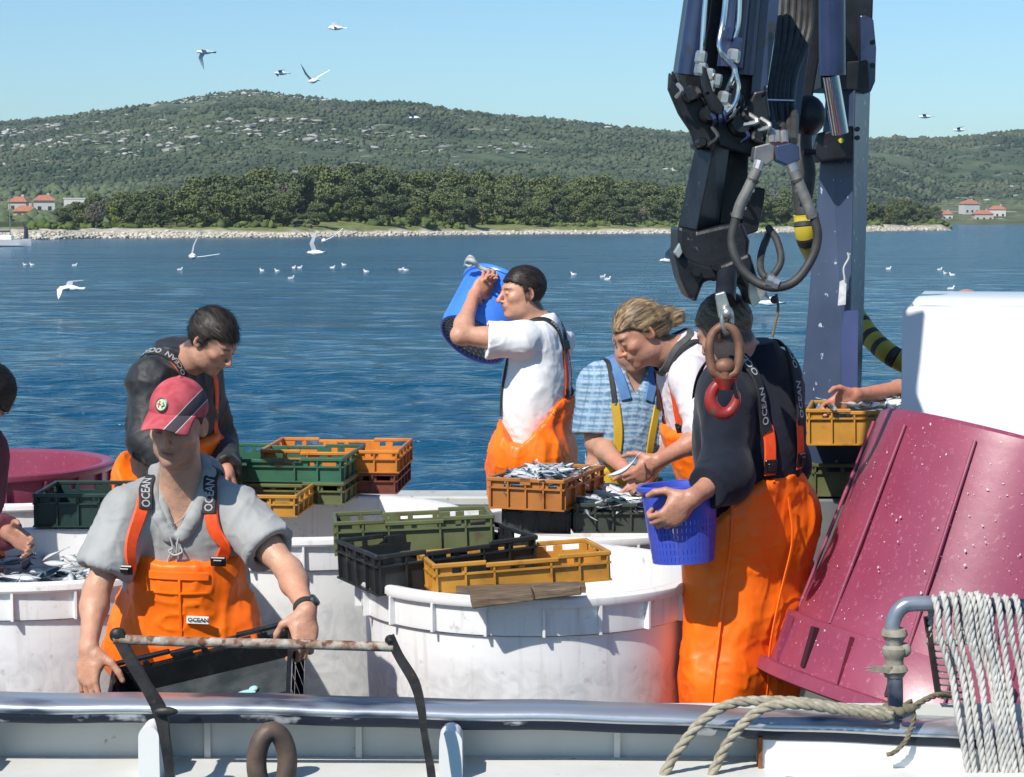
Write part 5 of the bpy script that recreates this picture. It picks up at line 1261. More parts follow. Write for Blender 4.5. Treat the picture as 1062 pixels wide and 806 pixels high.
class Person:
    """joints in world coordinates; the root empty stands at the feet"""
    def __init__(s, label, J, cfwd, hfwd, hup, hc, tone=(.50, .27, .17), build=1., name='person', hs=1., nose=1., jaw=1., belly=0., h=.0050):
        s.J = {k: V(v) for k, v in J.items()}; s.b = build; s.tone = V(tone); s.hs = hs
        ft = (s.J['anL']+s.J['anR'])/2; s.root = empty('person', (ft[0], ft[1], 0), label, 'person', 'fishermen at work on the boat')
        j = s.J; up = nrm(j['neck']-j['pelvis']); s.C = frame(cfwd-np.dot(cfwd, up)*up, up); s.hc = V(hc); s.H = frame(hfwd, hup)
        lat = s.C[:, 0]; fw = s.C[:, 1]; pe, ne = j['pelvis'], j['neck']; b = build
        T = lambda t, x=0, y=0: pe+(ne-pe)*t+lat*x+fw*y
        s.T = T
        Ct = s.C
        s.torso = [Ell(T(.66, 0, .0), (.152*b, .108*b, .19), Ct, .06), Ell(T(.38, 0, .008), (.138*b, (.104+belly)*b, .16), Ct, .07), Ell(T(.04), (.150*b, .115*b, .13), Ct, .07),
                   Cone(T(.86, -.05), j['shR'], .068, .060*b, .05), Cone(T(.86, .05), j['shL'], .068, .060*b, .05),
                   Cone(T(.98, 0, -.015), T(.90, .10, -.02), .05, .055, .05), Cone(T(.98, 0, -.015), T(.90, -.10, -.02), .05, .055, .05),
                   Cone(T(.78, .09, .0), T(.5, .085, 0), .07*b, .065*b, .05), Cone(T(.78, -.09, .0), T(.5, -.085, 0), .07*b, .065*b, .05)]
        # convention: local x points to the person's right, so shR = +x side
        s.torso[3] = Cone(T(.86, .05), j['shR'], .064, .053*b, .05); s.torso[4] = Cone(T(.86, -.05), j['shL'], .064, .053*b, .05)
        s.upper, s.fore, s.arms = {}, {}, []
        for q in 'LR':
            sh, el, wr = j['sh'+q], j['el'+q], j['wr'+q]
            s.upper[q] = [Cone(sh, el, .047*b, .036*b, .03), Ell(sh*.55+el*.45, (.041*b, .041*b, .10), frame(el-sh, (0.1, 1, .1))[:, [0, 2, 1]], .03)]
            m = el*.72+wr*.28
            s.fore[q] = [Cone(el, m, .035*b, .038*b, .03), Cone(m, wr, .038*b, .0245*b, .03)]
        s.neck = [Cone(s.T(.93), s.hc+s.H @ V(0, -.022, -.055), .062*b, .055*b, .035), Cone(s.T(.96, 0, .02), s.hc+s.H @ V(0, .012, -.085), .045, .042, .04)]
        s.legs = []
        for q, sg in (('L', -1), ('R', 1)):
            hp = j['pelvis']+lat*sg*.09-up*.05; kn, an = j['kn'+q], j['an'+q]
            s.legs += [Cone(hp, kn, .088*b, .056*b, .05), Cone(kn, kn*.6+an*.4, .054*b, .056*b, .04), Cone(kn*.6+an*.4, an, .056*b, .038*b, .04)]
        s.head = head_prims(s.hc, s.H, hs, nose, jaw)
        s.hands = []
        for q in 'LR':
            e = np.linalg.norm(s.J['el'+q]-s.J['sh'+q]), np.linalg.norm(s.J['wr'+q]-s.J['el'+q])
            print('   %s arm %s upper %.2f fore %.2f' % (label[:26], q, *e))
        print('   torso %.2f head-neck %.2f thigh %.2f shin %.2f' % (np.linalg.norm(ne-pe), np.linalg.norm(s.hc-ne), np.linalg.norm(j['knL']-pe), np.linalg.norm(j['anL']-j['knL'])))
    def hand(s, q, fdir, tdir, curl=(.5, .6, .7, .8), **k):
        """fdir: direction of the fingers; thumb: direction towards the thumb"""
        f = nrm(fdir); x = nrm(V(tdir)-np.dot(V(tdir), f)*f); z = np.cross(x, f)
        # the back of the hand is on +z for a left hand seen like this, mirrored for the right
        if k.pop('flip', False): z = -z
        s.hands += hand_prims(s.J['wr'+q], np.column_stack([x, f, z]), q, curl, **k)
    def body(s, h=.0050, hairc=(.05, .035, .028), hz=.052, hside=-.006, lip=(.44, .20, .15), stub=.0, brow=(.05, .03, .02), cheek=.3, armhair=.0, mouth=True):
        P = s.torso+s.neck+s.upper['L']+s.fore['L']+s.upper['R']+s.fore['R']+s.legs+s.head+s.hands
        D, lo, h = grid_field(P, h); Vt, F = nets(D, lo, h); Vt = relax(Vt, F, 1, .35)
        Vt = Vt+vnormals(Vt, F)*(fbm(Vt, 60, 2, 3)*.0006)[:, None]
        o = mesh_np('body', Vt, F, SKIN, s.root)
        L = (Vt-s.hc) @ s.H/s.hs; x, y, z = np.abs(L[:, 0]), L[:, 1], L[:, 2]
        c = np.tile(s.tone, (len(Vt), 1)); n = fbm(Vt, 28, 3, 7)[:, None]; c = c*(1+.16*n)
        hd = np.linalg.norm(L, axis=1) < .16
        def blend(w, col): nonlocal c; w = np.clip(w, 0, 1)[:, None]*hd[:, None]; c = c*(1-w)+V(col)*w
        red = s.tone*V(1.10, .78, .74)
        blend(.55*cheek*2*np.exp(-((x-.045)/.02)**2-((z+.03)/.022)**2)*(y > .03), red); blend(.5*np.exp(-(x/.016)**2-((z+.03)/.016)**2)*(y > .09), red)
        blend(.6*np.exp(-((x-.08)/.012)**2)*(np.abs(z) < .04), red)
        if stub: blend(stub*np.clip((-.035-z-.25*np.maximum(0, .0)+.0)/.018, 0, 1)*np.clip((y+.0)/.03, 0, 1)*(1-.0*x)*(z > -.13), V(.13, .085, .065))
        if mouth: blend(1.2*np.exp(-(x/.020)**4-((z+.0625)/.0085)**4)*(y > .085), lip); blend(np.exp(-(x/.019)**4-((z+.0625)/.0022)**2)*(y > .082), (.12, .04, .035))
        blend(1.3*np.exp(-((x-.030)/.020)**4-((z-.0195-.12*(x-.03)*0)/.0052)**2)*(y > .06), brow)
        blend(.95*np.exp(-((x-.031)/.0135)**4-((z+.003)/.0032)**2)*(y > .07), (.035, .02, .018))
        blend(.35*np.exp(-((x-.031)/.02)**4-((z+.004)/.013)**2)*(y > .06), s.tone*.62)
        if hairc is not None:
            zl = np.interp(y, [-.12, -.07, -.035, -.012, .004, .02, .04, .075, .10], [-.085, -.08, -.055, -.022, hside-.018, .022, hz-.008, hz, hz+.01]); blend(.85*np.clip((z-zl+.010+.006*vnoise(L, 90, 4))/.012, 0, 1)*(x < .085)*(x > (.0 if 1 else 0)), hairc)
        blend(.22*np.clip(fbm(L, 55, 2, 9)*2, 0, 1)*(y > .02), red)
        # knuckles and nails area a little redder
        for q in 'LR':
            dd = np.linalg.norm(Vt-s.J['wr'+q], axis=1); w = np.clip((.22-dd)/.1, 0, 1)[:, None]*.35; c = c*(1-w)+red*w
        setcol(o, c); s.body_o = o; return o
    def garment(s, name, prims, off, m, h=.007, cut=None, fold=.006, fscale=9., fdir=(0, 0, 1), fst=.35, seed=0, fine=.0012, col=None, it=1, sharp=1.0, carve=None, drape=None, parent=None, lump=1.):
        D, lo, h = grid_field(prims+(carve or []), h, off, cut); Vt, F = nets(D, lo, h)
        Vt = relax(Vt, F, it, .4); N = vnormals(Vt, F)
        d = nrm(fdir); Q = Vt-np.outer(Vt @ d, d)*(1-fst)            # stretched along d
        Q = Q+.03*np.stack([vnoise(Vt, 7, seed+1), vnoise(Vt, 7, seed+2), vnoise(Vt, 7, seed+3)], -1)
        r1 = 1-np.abs(vnoise(Q, fscale, seed))*2.4; r2 = 1-np.abs(vnoise(Q+.02*vnoise(Q, 12, seed)[:, None], fscale*1.9, seed+5))*2.6
        r3 = 1-np.abs(vnoise(Vt*np.array([1, 1, 1.25])+.03*vnoise(Vt, 9, seed+6)[:, None], fscale*2.7, seed+8))*3.0; mask = np.clip(vnoise(Vt, 5.5, seed+12)*1.6+.45, 0, 1)
        r1 = np.where(r1 > 0, r1, r1*.45); r2 = np.where(r2 > 0, r2, r2*.4); r3 = np.where(r3 > 0, r3*r3, r3*.25)
        amp = .45+.55*(vnoise(Vt, 4.5, seed+9)*.5+.5)*1.6
        disp = 1.15*fold*amp*(np.sign(r1)*np.abs(r1)**(sharp*1.3)*.75+.50*r2*mask+.42*lump*r3*(1-mask*.6))+fine*fbm(Vt, 45, 2, seed+4)
        Vt = Vt+N*disp[:, None]
        if drape is not None: Vt = drape(Vt, N)
        o = mesh_np(name, Vt, F, m, parent or s.root)
        if col is not None: setcol(o, col(Vt))
        return o
    def strap(s, name, pts, m, width=.036, th=.004, prims=None, off=.018, parent=None, n=10, lift=.002, proj=True, seed=0):
        """ribbon along pts, pressed on to the surface of prims inflated by off"""
        P = spline(pts, n)
        def fld(q): return field(prims, q, off)
        if proj:
            for _ in range(6):
                d = fld(P); e = 1e-3; g = np.stack([fld(P+V(e, 0, 0))-d, fld(P+V(0, e, 0))-d, fld(P+V(0, 0, e))-d], -1)/e; g /= np.linalg.norm(g, axis=1)[:, None]+1e-9
                P = P-g*(d-lift)[:, None]*.9
            for _ in range(2): P[1:-1] = .25*P[:-2]+.5*P[1:-1]+.25*P[2:]
            d = fld(P); e = 1e-3; g = np.stack([fld(P+V(e, 0, 0))-d, fld(P+V(0, e, 0))-d, fld(P+V(0, 0, e))-d], -1)/e; g /= np.linalg.norm(g, axis=1)[:, None]+1e-9
            for _ in range(3): g[1:-1] = g[:-2]+g[1:-1]+g[2:]; g /= np.linalg.norm(g, axis=1)[:, None]
        else: g = np.tile(V(0, -1, 0), (len(P), 1))
        T = np.gradient(P, axis=0); T /= np.linalg.norm(T, axis=1)[:, None]+1e-9
        B = np.cross(T, g); B /= np.linalg.norm(B, axis=1)[:, None]+1e-9; G = np.cross(B, T)
        G *= np.sign((G*g).sum(1))[:, None]
        v = []; f = []
        for i in range(len(P)):
            for a, c in ((-1, 0), (-.8, 1), (.8, 1), (1, 0)): v.append(P[i]+B[i]*a*width/2+G[i]*c*th)
        for i in range(len(P)-1):
            for k in range(4): f.append((i*4+k, i*4+(k+1) % 4, (i+1)*4+(k+1) % 4, (i+1)*4+k))
        f += [(0, 1, 2, 3), tuple(len(v)-4+k for k in (3, 2, 1, 0))]
        b = MB(); b.add(v, f); o = b.build(name, m, parent or s.root, auto=40)
        return o, P, B, G, T
    def hair(s, cols, th=.010, stick=.08,  line=None, seed=0, strands=900, slen=.02, comb=(0, -1, -.3), rough=.003, back=-.075, extra=None, side=None, h=.005, mats=None, forehead=.058, sw=.0011):
        hc, H, hs = s.hc, s.H, s.hs
        ky = np.array([-.12, -.07, -.035, -.012, .004, .02, .04, .075, .10]); kz = np.array([back, back+.005, -.045, -.012, -.006 if side is None else side, .030, forehead-.008, forehead, forehead+.01])
        def cut(P):
            L = (P-hc) @ H/hs; zl = np.interp(L[:, 1], ky, kz)+.006*vnoise(L, 60, seed)+.005*vnoise(L, 160, seed+1); return (zl-L[:, 2])*.8*hs
        base = s.head[:2]
        P = base+(extra or [])
        D, lo, h = grid_field(P, h, th, cut); Vt, F = nets(D, lo, h); N = vnormals(Vt, F)
        L = (Vt-hc) @ H; cd = nrm(H @ V(comb)); Q = Vt-np.outer(Vt @ cd, cd)*.75
        Vt = Vt+N*(rough*.8*fbm(Q, 110, 2, seed)+rough*1.0*fbm(Vt, 22, 2, seed+3))[:, None]
        c1, c2 = V(cols[0]), V(cols[1]); m = HAIRM
        def hcol(P_): 
            q = P_-np.outer(P_ @ cd, cd)*.93; t_ = np.clip(.5+1.1*fbm(q, 170, 2, seed+2)+.5*fbm(q, 45, 2, seed+5), 0, 1)[:, None]; return c1*(1-t_)+c2*t_
        # strands: short thin blades following the comb direction
        rr = np.random.RandomState(seed); vv = [Vt]; ff = [F]
        o = mesh_np('hair', Vt, F, m, s.root); setcol(o, hcol(Vt))
        if strands:
            i = rr.randint(0, len(Vt), strands); p = Vt[i]; n = N[i]; t = cd-(n @ cd)[:, None]*n; t /= np.linalg.norm(t, axis=1)[:, None]+1e-6
            t = t+.16*rr.normal(size=t.shape); l = slen*rr.uniform(.6, 1.3, (strands, 1))
            w_ = np.cross(n, t); w_ /= np.linalg.norm(w_, axis=1)[:, None]+1e-9; w_ *= sw
            mid = p+t*l*.5+n*l*stick; tip = p+t*l+n*l*stick*.5
            q = np.stack([p-w_, p+w_, mid+w_*.7, mid-w_*.7, tip+w_*.1, tip-w_*.1], 1).reshape(-1, 3)
            k = np.arange(strands)[:, None]*6; f4 = np.concatenate([k+np.array([0, 1, 2, 3]), k+np.array([3, 2, 4, 5])])
            st = mesh_np('strands', q, f4, m, s.root, smooth=False); setcol(st, np.repeat(hcol(p)*rr.uniform(.7, 1.4, (strands, 1)), 6, 0)); bpy.context.view_layer.update()
            st.parent = o; st.matrix_parent_inverse = mworld(o).inverted(); st['kind'] = 'stuff'
        return o
def text_on(name, body, P, B, G, T, m, parent, size=.03, start=.1, lift=.0055, flipx=False, depth=.0006, gap=.02, repeat=1, side=1, scale_w=1.0):
    """raised lettering bent along a ribbon: P centre line, B across, G outwards"""
    seg = np.concatenate([[0], np.cumsum(np.linalg.norm(np.diff(P, axis=0), axis=1))]); pos = start*seg[-1]
    for r_ in range(repeat):
        cu = bpy.data.curves.new(name, 'FONT'); cu.body = body; cu.size = size; cu.align_y = 'CENTER'; cu.resolution_u = 2; cu.offset = .0006
        to = bpy.data.objects.new(name, cu); COL.objects.link(to); dg = bpy.context.evaluated_depsgraph_get(); me = bpy.data.meshes.new_from_object(to.evaluated_get(dg)); bpy.data.objects.remove(to); 
        n = len(me.vertices); co = np.empty(n*3); me.vertices.foreach_get('co', co); co = co.reshape(-1, 3)
        u = pos+co[:, 0]*scale_w; v = co[:, 1]
        ip = lambda A: np.column_stack([np.interp(u, seg, A[:, k]) for k in range(3)])
        T_ = np.gradient(P, axis=0); sg_ = np.sign(np.sum(B*np.cross(G, T_))); Q = ip(P)+sg_*ip(B)*v[:, None]+ip(G)*lift
        me.vertices.foreach_set('co', Q.astype(np.float32).ravel()); me.update(); me.name = name; me.materials.clear(); me.materials.append(m)
        o = bpy.data.objects.new(name, me); COL.objects.link(o); o.parent = parent; o.matrix_parent_inverse = mworld(parent).inverted()
        pos += (co[:, 0].max()*scale_w+gap)
ORANGE = mat('orange_oilskin', (1.0, .140, .004), (1.0, .200, .006), ns=5, rough=.46, spec=.40, coat=.03, bump=.0012, bs=26, bump2=(.003, 5), c3=(.62, .075, .004), n3=5, t3=(.60, .80))
STRAPO = mat('orange_strap_webbing', (.85, .07, .008), (.95, .10, .012), ns=60, rough=.6)
STRAPB = mat('black_elastic_strap', (.012, .012, .014), (.022, .022, .025), ns=50, rough=.7)
BUCK = mat('black_buckle', (.010, .010, .012), rough=.35)
LETTER = mat('white_lettering', (.36, .36, .36), rough=.8)
GREYT = mat('grey_sweat_cloth', (.285, .285, .275), (.365, .365, .35), ns=6, rough=.9, sheen=.15, bump=.0012, bs=55, bump2=(.0005, 600))
BOOT = mat('black_rubber_boot', (.015, .015, .016), rough=.4)
def boots(p):
    for q in 'LR':
        a = p.J['an'+q]; f = p.C[:, 1]*V(1, 1, 0); f = nrm(f); b = MB()
        b.tube([a+V(0, 0, .16), a+V(0, 0, .02), V(a[0], a[1], .05)], [.062, .052, .055], 14)
        b.ball(V(a[0], a[1], .045)+f*.07, (.05, .125, .045), frame(f, (0, 0, 1))); b.build('boot', BOOT, p.root)
def buckle(p, c, n, up, w_=.044, hh=.05, parent=None):
    R = frame(-nrm(n), up)
    b = MB(); b.box(c+nrm(n)*.004, (w_, .010, hh), R, bev=.003); b.box(c+nrm(n)*.010+V(up)*.0, (w_*.6, .008, hh*.55), R, bev=.002); b.build('buckle', BUCK, parent or p.root, smooth=False)
def jt(**k): return {a: V(b) for a, b in k.items()}
# ============ man with the red cap =====================================================
def cap_man():
    J = jt(pelvis=at(200, 690, 6.42), neck=at(190, 503, 6.26), shR=at(133, 532, 6.24), elR=at(100, 612, 6.14), wrR=at(92, 672, 5.98), shL=at(246, 532, 6.26), elL=at(300, 592, 6.12), wrL=at(318, 634, 5.94),
           knL=at(240, 830, 6.25), anL=at(250, 985, 6.45), knR=at(165, 830, 6.2), anR=at(160, 985, 6.45))
    J['anL'][2] = J['anR'][2] = .10
    J['knL'][2] = J['knR'][2] = .46
    p = Person('crouching man in red cap, grey hooded T-shirt and orange bib trousers holding a black crate', J, cfwd=V(-.10, -1, -.1), hfwd=V(-.16, -.97, -.22), hup=V(.07, -.22, 1), hc=at(184, 439, 6.16), tone=(.54, .31, .205), build=.99, nose=1.05, jaw=.95)
    # hands: right hangs over the rail with relaxed fingers, left grips the crate's far corner
    p.hand('R', V(.02, -.25, -1), V(.9, -.5, .05), curl=(.25, .30, .38, .45), thumb=(.4, .3), spread=.18, flip=True, sz=1.04)
    p.hand('L', V(-.05, -.35, -.9), V(-.9, -.3, .1), curl=(.75, .85, .9, .9), thumb=(.6, .7), spread=.12, sz=1.0)
    p.body(h=.0044, hairc=None, stub=.28, brow=(.05, .03, .02), lip=(.36, .16, .12), cheek=.15)
    # hooded T-shirt, open V neck
    H, hc, C = p.H, p.hc, p.C
    nk = J['neck']; up = nrm(nk-J['pelvis'])
    sl = {}
    for q in 'LR':
        sh, el = J['sh'+q], J['el'+q]; sl[q] = (sh, nrm(el-sh), .185 if q == 'R' else .17)
    def cut(P):
        d = np.full(len(P), -1.)
        for q in 'LR':
            sh, dr, l = sl[q]; t = (P-sh) @ dr; near = (np.linalg.norm(P-sh-np.outer(t, dr), axis=1) < .14) & (t > .05)
            # only the arm side
            x = (P-J['pelvis']) @ C[:, 0]*(1 if q == 'R' else -1)
            d = np.where(near & (x > .13), np.maximum(d, t-l+.01*vnoise(P, 12, 3)), d)
        # V neck
        L = (P-nk) @ C; z = L[:, 2]; x = L[:, 0]; y = L[:, 1]
        v = np.where(y > .0, (z+.120)-np.abs(x)*2.3, z-.055+np.abs(x)*.3)
        inn = (np.sqrt(x**2+(y*.9)**2)) < .115
        d = np.where(inn & (z > -.2), np.maximum(d, np.minimum(v*.33, (.10-np.abs(x)))), d)
        return d
    sleeves = []
    for q in 'LR':
        sh, dr, l = sl[q]; e = sh+dr*(l+.04); sleeves += [Cone(sh, e, .060, .071, .04)]
    carve = [Neg(Cone(sl[q][0]+sl[q][1]*(sl[q][2]-.05), sl[q][0]+sl[q][1]*(sl[q][2]+.08), .050, .074, .01), .006) for q in 'LR']
    tor = p.torso+[Cone(p.T(.45, .08, .02), p.T(.1, .085, .02), .085, .085, .05), Cone(p.T(.45, -.08, .02), p.T(.1, -.085, .02), .085, .085, .05)]
    hood = []
    a0 = nk+C @ V(0, -.02, .045)
    for k in range(7):
        a = math.radians(-150+k*50); 
    ringp = [nk+C @ V(*q) for q in ((.020, .108, -.118), (.050, .093, -.070), (.076, .055, -.015), (.075, 0, .04), (.045, -.055, .055), (0, -.075, .055), (-.045, -.055, .055), (-.075, 0, .04), (-.076, .055, -.015), (-.050, .093, -.070), (-.020, .108, -.118))]
    for a, b in zip(ringp[:-1], ringp[1:]): hood.append(Cone(a, b, .016, .016, .012))
    hood.append(Ell(nk+C @ V(0, -.10, -.01), (.10, .05, .07), C, .03))
    sh_o = p.garment('t_shirt', tor+sleeves, .012, GREYT, h=.0062, cut=cut, fold=.0085, fscale=9, fdir=(0.1, 0, 1), fst=.30, seed=11, carve=carve, sharp=.8)
    p.garment('hood', hood, .004, GREYT, h=.005, fold=.004, fscale=16, seed=4, parent=sh_o)
    # collar cords
    CORDW = mat('hood_cord', (.42, .42, .41), (.5, .5, .48), ns=80, rough=.9)
    fr = lambda x, z, yy=.0: nk+C @ V(x, .128+yy, z)
    for (x0, x1, z1) in ((.012, .020, -.200), (-.012, -.002, -.222)):
        b = MB(); b.tube(spline([fr(x0, -.115), fr(x0*.5, -.148, .004), fr(x1, z1+.02, .0), fr(x1+.006, z1, 0)], 5), .0028, 8); b.ball(fr(x1+.006, z1, 0), .006, n=8, m=6); b.build('cord', CORDW, sh_o)
    b = MB(); b.tube(spline([fr(-.016, -.142), fr(-.022, -.157, .005), fr(0, -.167, .008), fr(.018, -.157, .005), fr(.004, -.145, .004)], 5), .0028, 8); b.build('cord_bow', CORDW, sh_o)
    b = MB(); b.tube(spline([nk+C @ V(*q) for q in ((-.05, .035, .01), (-.035, .083, -.045), (0, .105, -.078), (.035, .083, -.045), (.05, .035, .01))], 5), .0014, 6); b.build('necklace', mat('silver_chain', (.6, .6, .6), rough=.3, metal=1), p.root)
    # bib trousers
    pe = J['pelvis']
    def ocut(P):
        L = (P-pe) @ C; x, y, z = L[:, 0], L[:, 1], L[:, 2]; hgt = np.linalg.norm(nk-pe)
        ax = np.abs(x)
        front = np.where(ax < .165, .405, .405-(ax-.165)*4.0)          # bib top
        front = np.where(y > .02, np.maximum(front, .05), np.interp(ax, [0, .1, .2], [.22, .14, .05]))
        return (z-front+.006*vnoise(P, 14, 5))*.5
    legs = p.legs
    ov = p.torso[1:3]+[p.torso[0], Cone(p.T(.5, 0, .045), p.T(.2, 0, .05), .12, .13, .05, C[:, 1], .8), Cone(p.T(.15, .12, 0), p.T(.15, -.12, 0), .14, .14, .06, C[:, 1], .85),
         Cone(p.T(.25, -.13, .02), p.T(.05, -.15, .03), .075, .09, .05)]
    o = p.garment('bib_trousers', ov+legs, .030, ORANGE, h=.0075, cut=ocut, fold=.010, fscale=7, fdir=(0, 0, 1), fst=.30, seed=23, sharp=.75)
    b = ov+legs
    F_ = lambda x, z: pe+C @ V(x, .19, z+(.09 if z > .15 else 0))
    # bib seam pocket lines, hem and straps
    for sg in (1, -1):
        xs = .128*sg; zt = .315
        pa, pb = F_(xs, zt-.005), nk+C @ V(.104*sg, .11, -.045); pts = [pa*(1-q_)+pb*q_+C[:, 1]*.03*math.sin(3.14*q_) for q_ in np.linspace(0, 1, 6)]+[nk+C @ V(.092*sg, .02, .035)]
        st, P, B, G, T = p.strap('strap', pts, STRAPO, width=.040, prims=tor+sleeves, off=.020, lift=.003)
        pts = [nk+C @ V(.099*sg, .095, -.045), nk+C @ V(.096*sg, .06, .005), nk+C @ V(.090*sg, .02, .035), nk+C @ V(.08*sg, -.06, .01), nk+C @ V(.06*sg, -.11, -.12)]
        st2, P, B, G, T = p.strap('elastic_strap', pts, STRAPB, width=.042, prims=tor+sleeves, off=.020, lift=.008)
        s_ = 1 if (B[2] @ V(1, 0, 0)) < 0 else -1
        text_on('lettering', 'OCEAN', P, B, G, T, LETTER, st2, size=.036, start=.01, side=-1*s_*1., lift=.0052, scale_w=.8)
        c = F_(xs, zt+.010); d = field(tor+sleeves, c[None], .022)[0]; buckle(p, c-C[:, 1]*(d-.006), C[:, 1], up, .046, .030, parent=st)
        # bib tab under the buckle
    # label on the bib
    lp = at(205, 643, 6.0); dvec = nrm(lp-V(0, 0, 2)); 
    q = V(0, 0, 2.); t = 5.5
    for _ in range(60):
        q = V(0, 0, 2)+dvec*t; dd = field(b, q[None], .030, far=2)[0]
        if dd < .002: break
        t += max(dd*.7, .002)
    lc = V(0, 0, 2)+dvec*(t-.012)
    R = frame(V(-.08, -1, .05), up); bb = MB(); bb.box(lc, (.066, .004, .022), R); lab = bb.build('chest_label', mat('white_label_cloth', (.70, .68, .64), rough=.7), o, smooth=False)
    # text flat
    tp = lambda u: lc+R @ V(-1, 0, 0)*u
    xs_ = np.linspace(-.028, .04, 12); Pp = np.array([lc-R[:, 0]*u for u in xs_]); s_ = len(Pp)
    text_on('lettering', 'OCEAN', Pp, np.tile(up, (s_, 1)), np.tile(R[:, 1], (s_, 1)), None, mat('dark_lettering', (.03, .03, .06)), lab, size=.018, start=0, lift=.0065)
    # seam on the bib
    for x0 in (-.02,):
        pts = [F_(x0, .30), F_(x0, .22), F_(x0, .12), F_(x0, .02)]
        p.strap('seam', pts, ORANGE, width=.008, th=.003, prims=b, off=.030, lift=.002, parent=o)
    p.strap('bib_hem', [F_(.125, .292), F_(.06, .294), F_(0, .295), F_(-.06, .294), F_(-.125, .292)], ORANGE, width=.026, th=.003, prims=b, off=.030, lift=.002, parent=o)
    p.strap('pocket_seam', [F_(.115, .235), F_(.05, .238), F_(-.05, .238), F_(-.115, .235)], ORANGE, width=.006, th=.003, prims=b, off=.030, lift=.002, parent=o)
    boots(p)
    # watch
    w0 = J['wrL']; ax = nrm(J['elL']-w0); c = w0+ax*.018; b = MB(); b.lathe([(.031, -.010), (.034, -.008), (.034, .008), (.031, .010)], c=c, axis=ax, n=24)
    wo = b.build('watch', mat('watch_strap', (.03, .035, .03), rough=.5), p.root); tag(wo)
    b = MB(); nn = nrm(V(.75, -.65, .1)); nn = nrm(nn-ax*(nn @ ax)); b.lathe([(0, .012), (.016, .012), (.019, .008), (.019, 0), (0, 0)], c=c+nn*.030, axis=nn, n=20); b.build('watch_case', mat('watch_metal', (.12, .12, .12), rough=.25, metal=.8), wo)
    # hair stubble at the sides under the cap
    p.hair(((.035, .025, .02), (.07, .05, .04)), th=.004, seed=3, strands=0, back=-.05)
    # cap, built in head coordinates
    M = Matrix([[*H[0], hc[0]], [*H[1], hc[1]], [*H[2], hc[2]], [0, 0, 0, 1]])
    CAP = bpy.data.materials.new('red_cap_cloth'); CAP.use_nodes = True; t = CAP.node_tree; N = t.nodes; L = t.links; bs = N['Principled BSDF']; bs.inputs['Roughness'].default_value = .85
    tc = N.new('ShaderNodeTexCoord'); sx = N.new('ShaderNodeSeparateXYZ'); L.new(tc.outputs['Object'], sx.inputs[0])
    def mth(op, a, b_=None, c_=None):
        n = N.new('ShaderNodeMath'); n.operation = op
        for i, q in enumerate((a, b_, c_)):
            if q is None: continue
            if isinstance(q, (int, float)): n.inputs[i].default_value = q
            else: L.new(q, n.inputs[i])
        return n.outputs[0]
    # head frame: +x is the wearer's right = picture left. stripe runs from the visor centre up to the wearer's left
    lin_ = mth('ADD', sx.outputs['X'], mth('MULTIPLY', sx.outputs['Z'], .80)); lin_ = mth('ADD', lin_, .0)
    vis = mth('MULTIPLY', sx.outputs['Y'], .30)
    u = mth('ADD', lin_, .006)
    w_ = mth('ABSOLUTE', mth('ADD', u, -.004))
    stripe = mth('LESS_THAN', w_, .019); edge = mth('MULTIPLY', mth('LESS_THAN', w_, .0215), mth('SUBTRACT', 1, stripe))
    no = N.new('ShaderNodeTexNoise'); no.inputs['Scale'].default_value = 22; no.inputs['Detail'].default_value = 6; L.new(tc.outputs['Object'], no.inputs['Vector'])
    r = N.new('ShaderNodeValToRGB'); r.color_ramp.elements[0].position = .3; r.color_ramp.elements[1].position = .72; r.color_ramp.elements[0].color = (.36, .035, .050, 1); r.color_ramp.elements[1].color = (.58, .115, .135, 1); L.new(no.outputs['Fac'], r.inputs[0])
    def mix(f, a, b_):
        n = N.new('ShaderNodeMix'); n.data_type = 'RGBA'; L.new(f, n.inputs[0])
        if isinstance(a, tuple): n.inputs[6].default_value = a
        else: L.new(a, n.inputs[6])
        n.inputs[7].default_value = b_; return n.outputs[2]
    c1 = mix(stripe, r.outputs[0], (.055, .045, .055, 1)); c1 = mix(edge, c1, (.62, .58, .58, 1)); L.new(c1, bs.inputs['Base Color'])
    bn = N.new('ShaderNodeBump'); bn.inputs['Distance'].default_value = .002; L.new(no.outputs['Fac'], bn.inputs['Height']); L.new(bn.outputs[0], bs.inputs['Normal'])
    cr, cc = V(.083, .102, .090), V(0, -.012, .045)
    n1, n2 = 48, 14; v = []; f = []
    for j in range(n2+1):
        e = math.radians(-6+96*j/n2)
        for i in range(n1):
            a = 2*math.pi*i/n1; w2 = 1-.010*max(0, math.cos(3*a))*math.cos(e)
            q = cc+cr*V(math.cos(e)*math.sin(a), math.cos(e)*math.cos(a), math.sin(e))*w2; q[2] += .006*math.cos(a)*(1 if math.cos(a) < 0 else 0)*math.cos(e)
            if math.cos(a) > .3: q[2] += .012*(math.cos(a)-.3)*math.cos(e)*1.2
            v.append(q)
    for j in range(n2):
        for i in range(n1): f.append((j*n1+i, j*n1+(i+1) % n1, (j+1)*n1+(i+1) % n1, (j+1)*n1+i))
    me = MB(); me.add(v, f); me.ball((0, -.012, .136), (.0075, .0075, .005), n=10, m=6)
    ob = me.build('cap', CAP, p.root, world=False); ob.matrix_world = M; ob.matrix_parent_inverse = mworld(p.root).inverted(); ob.matrix_basis = M
    md = ob.modifiers.new('thick', 'SOLIDIFY'); md.thickness = .003; md.offset = 0
    # visor
    v = []; f = []; na, nb = 26, 10
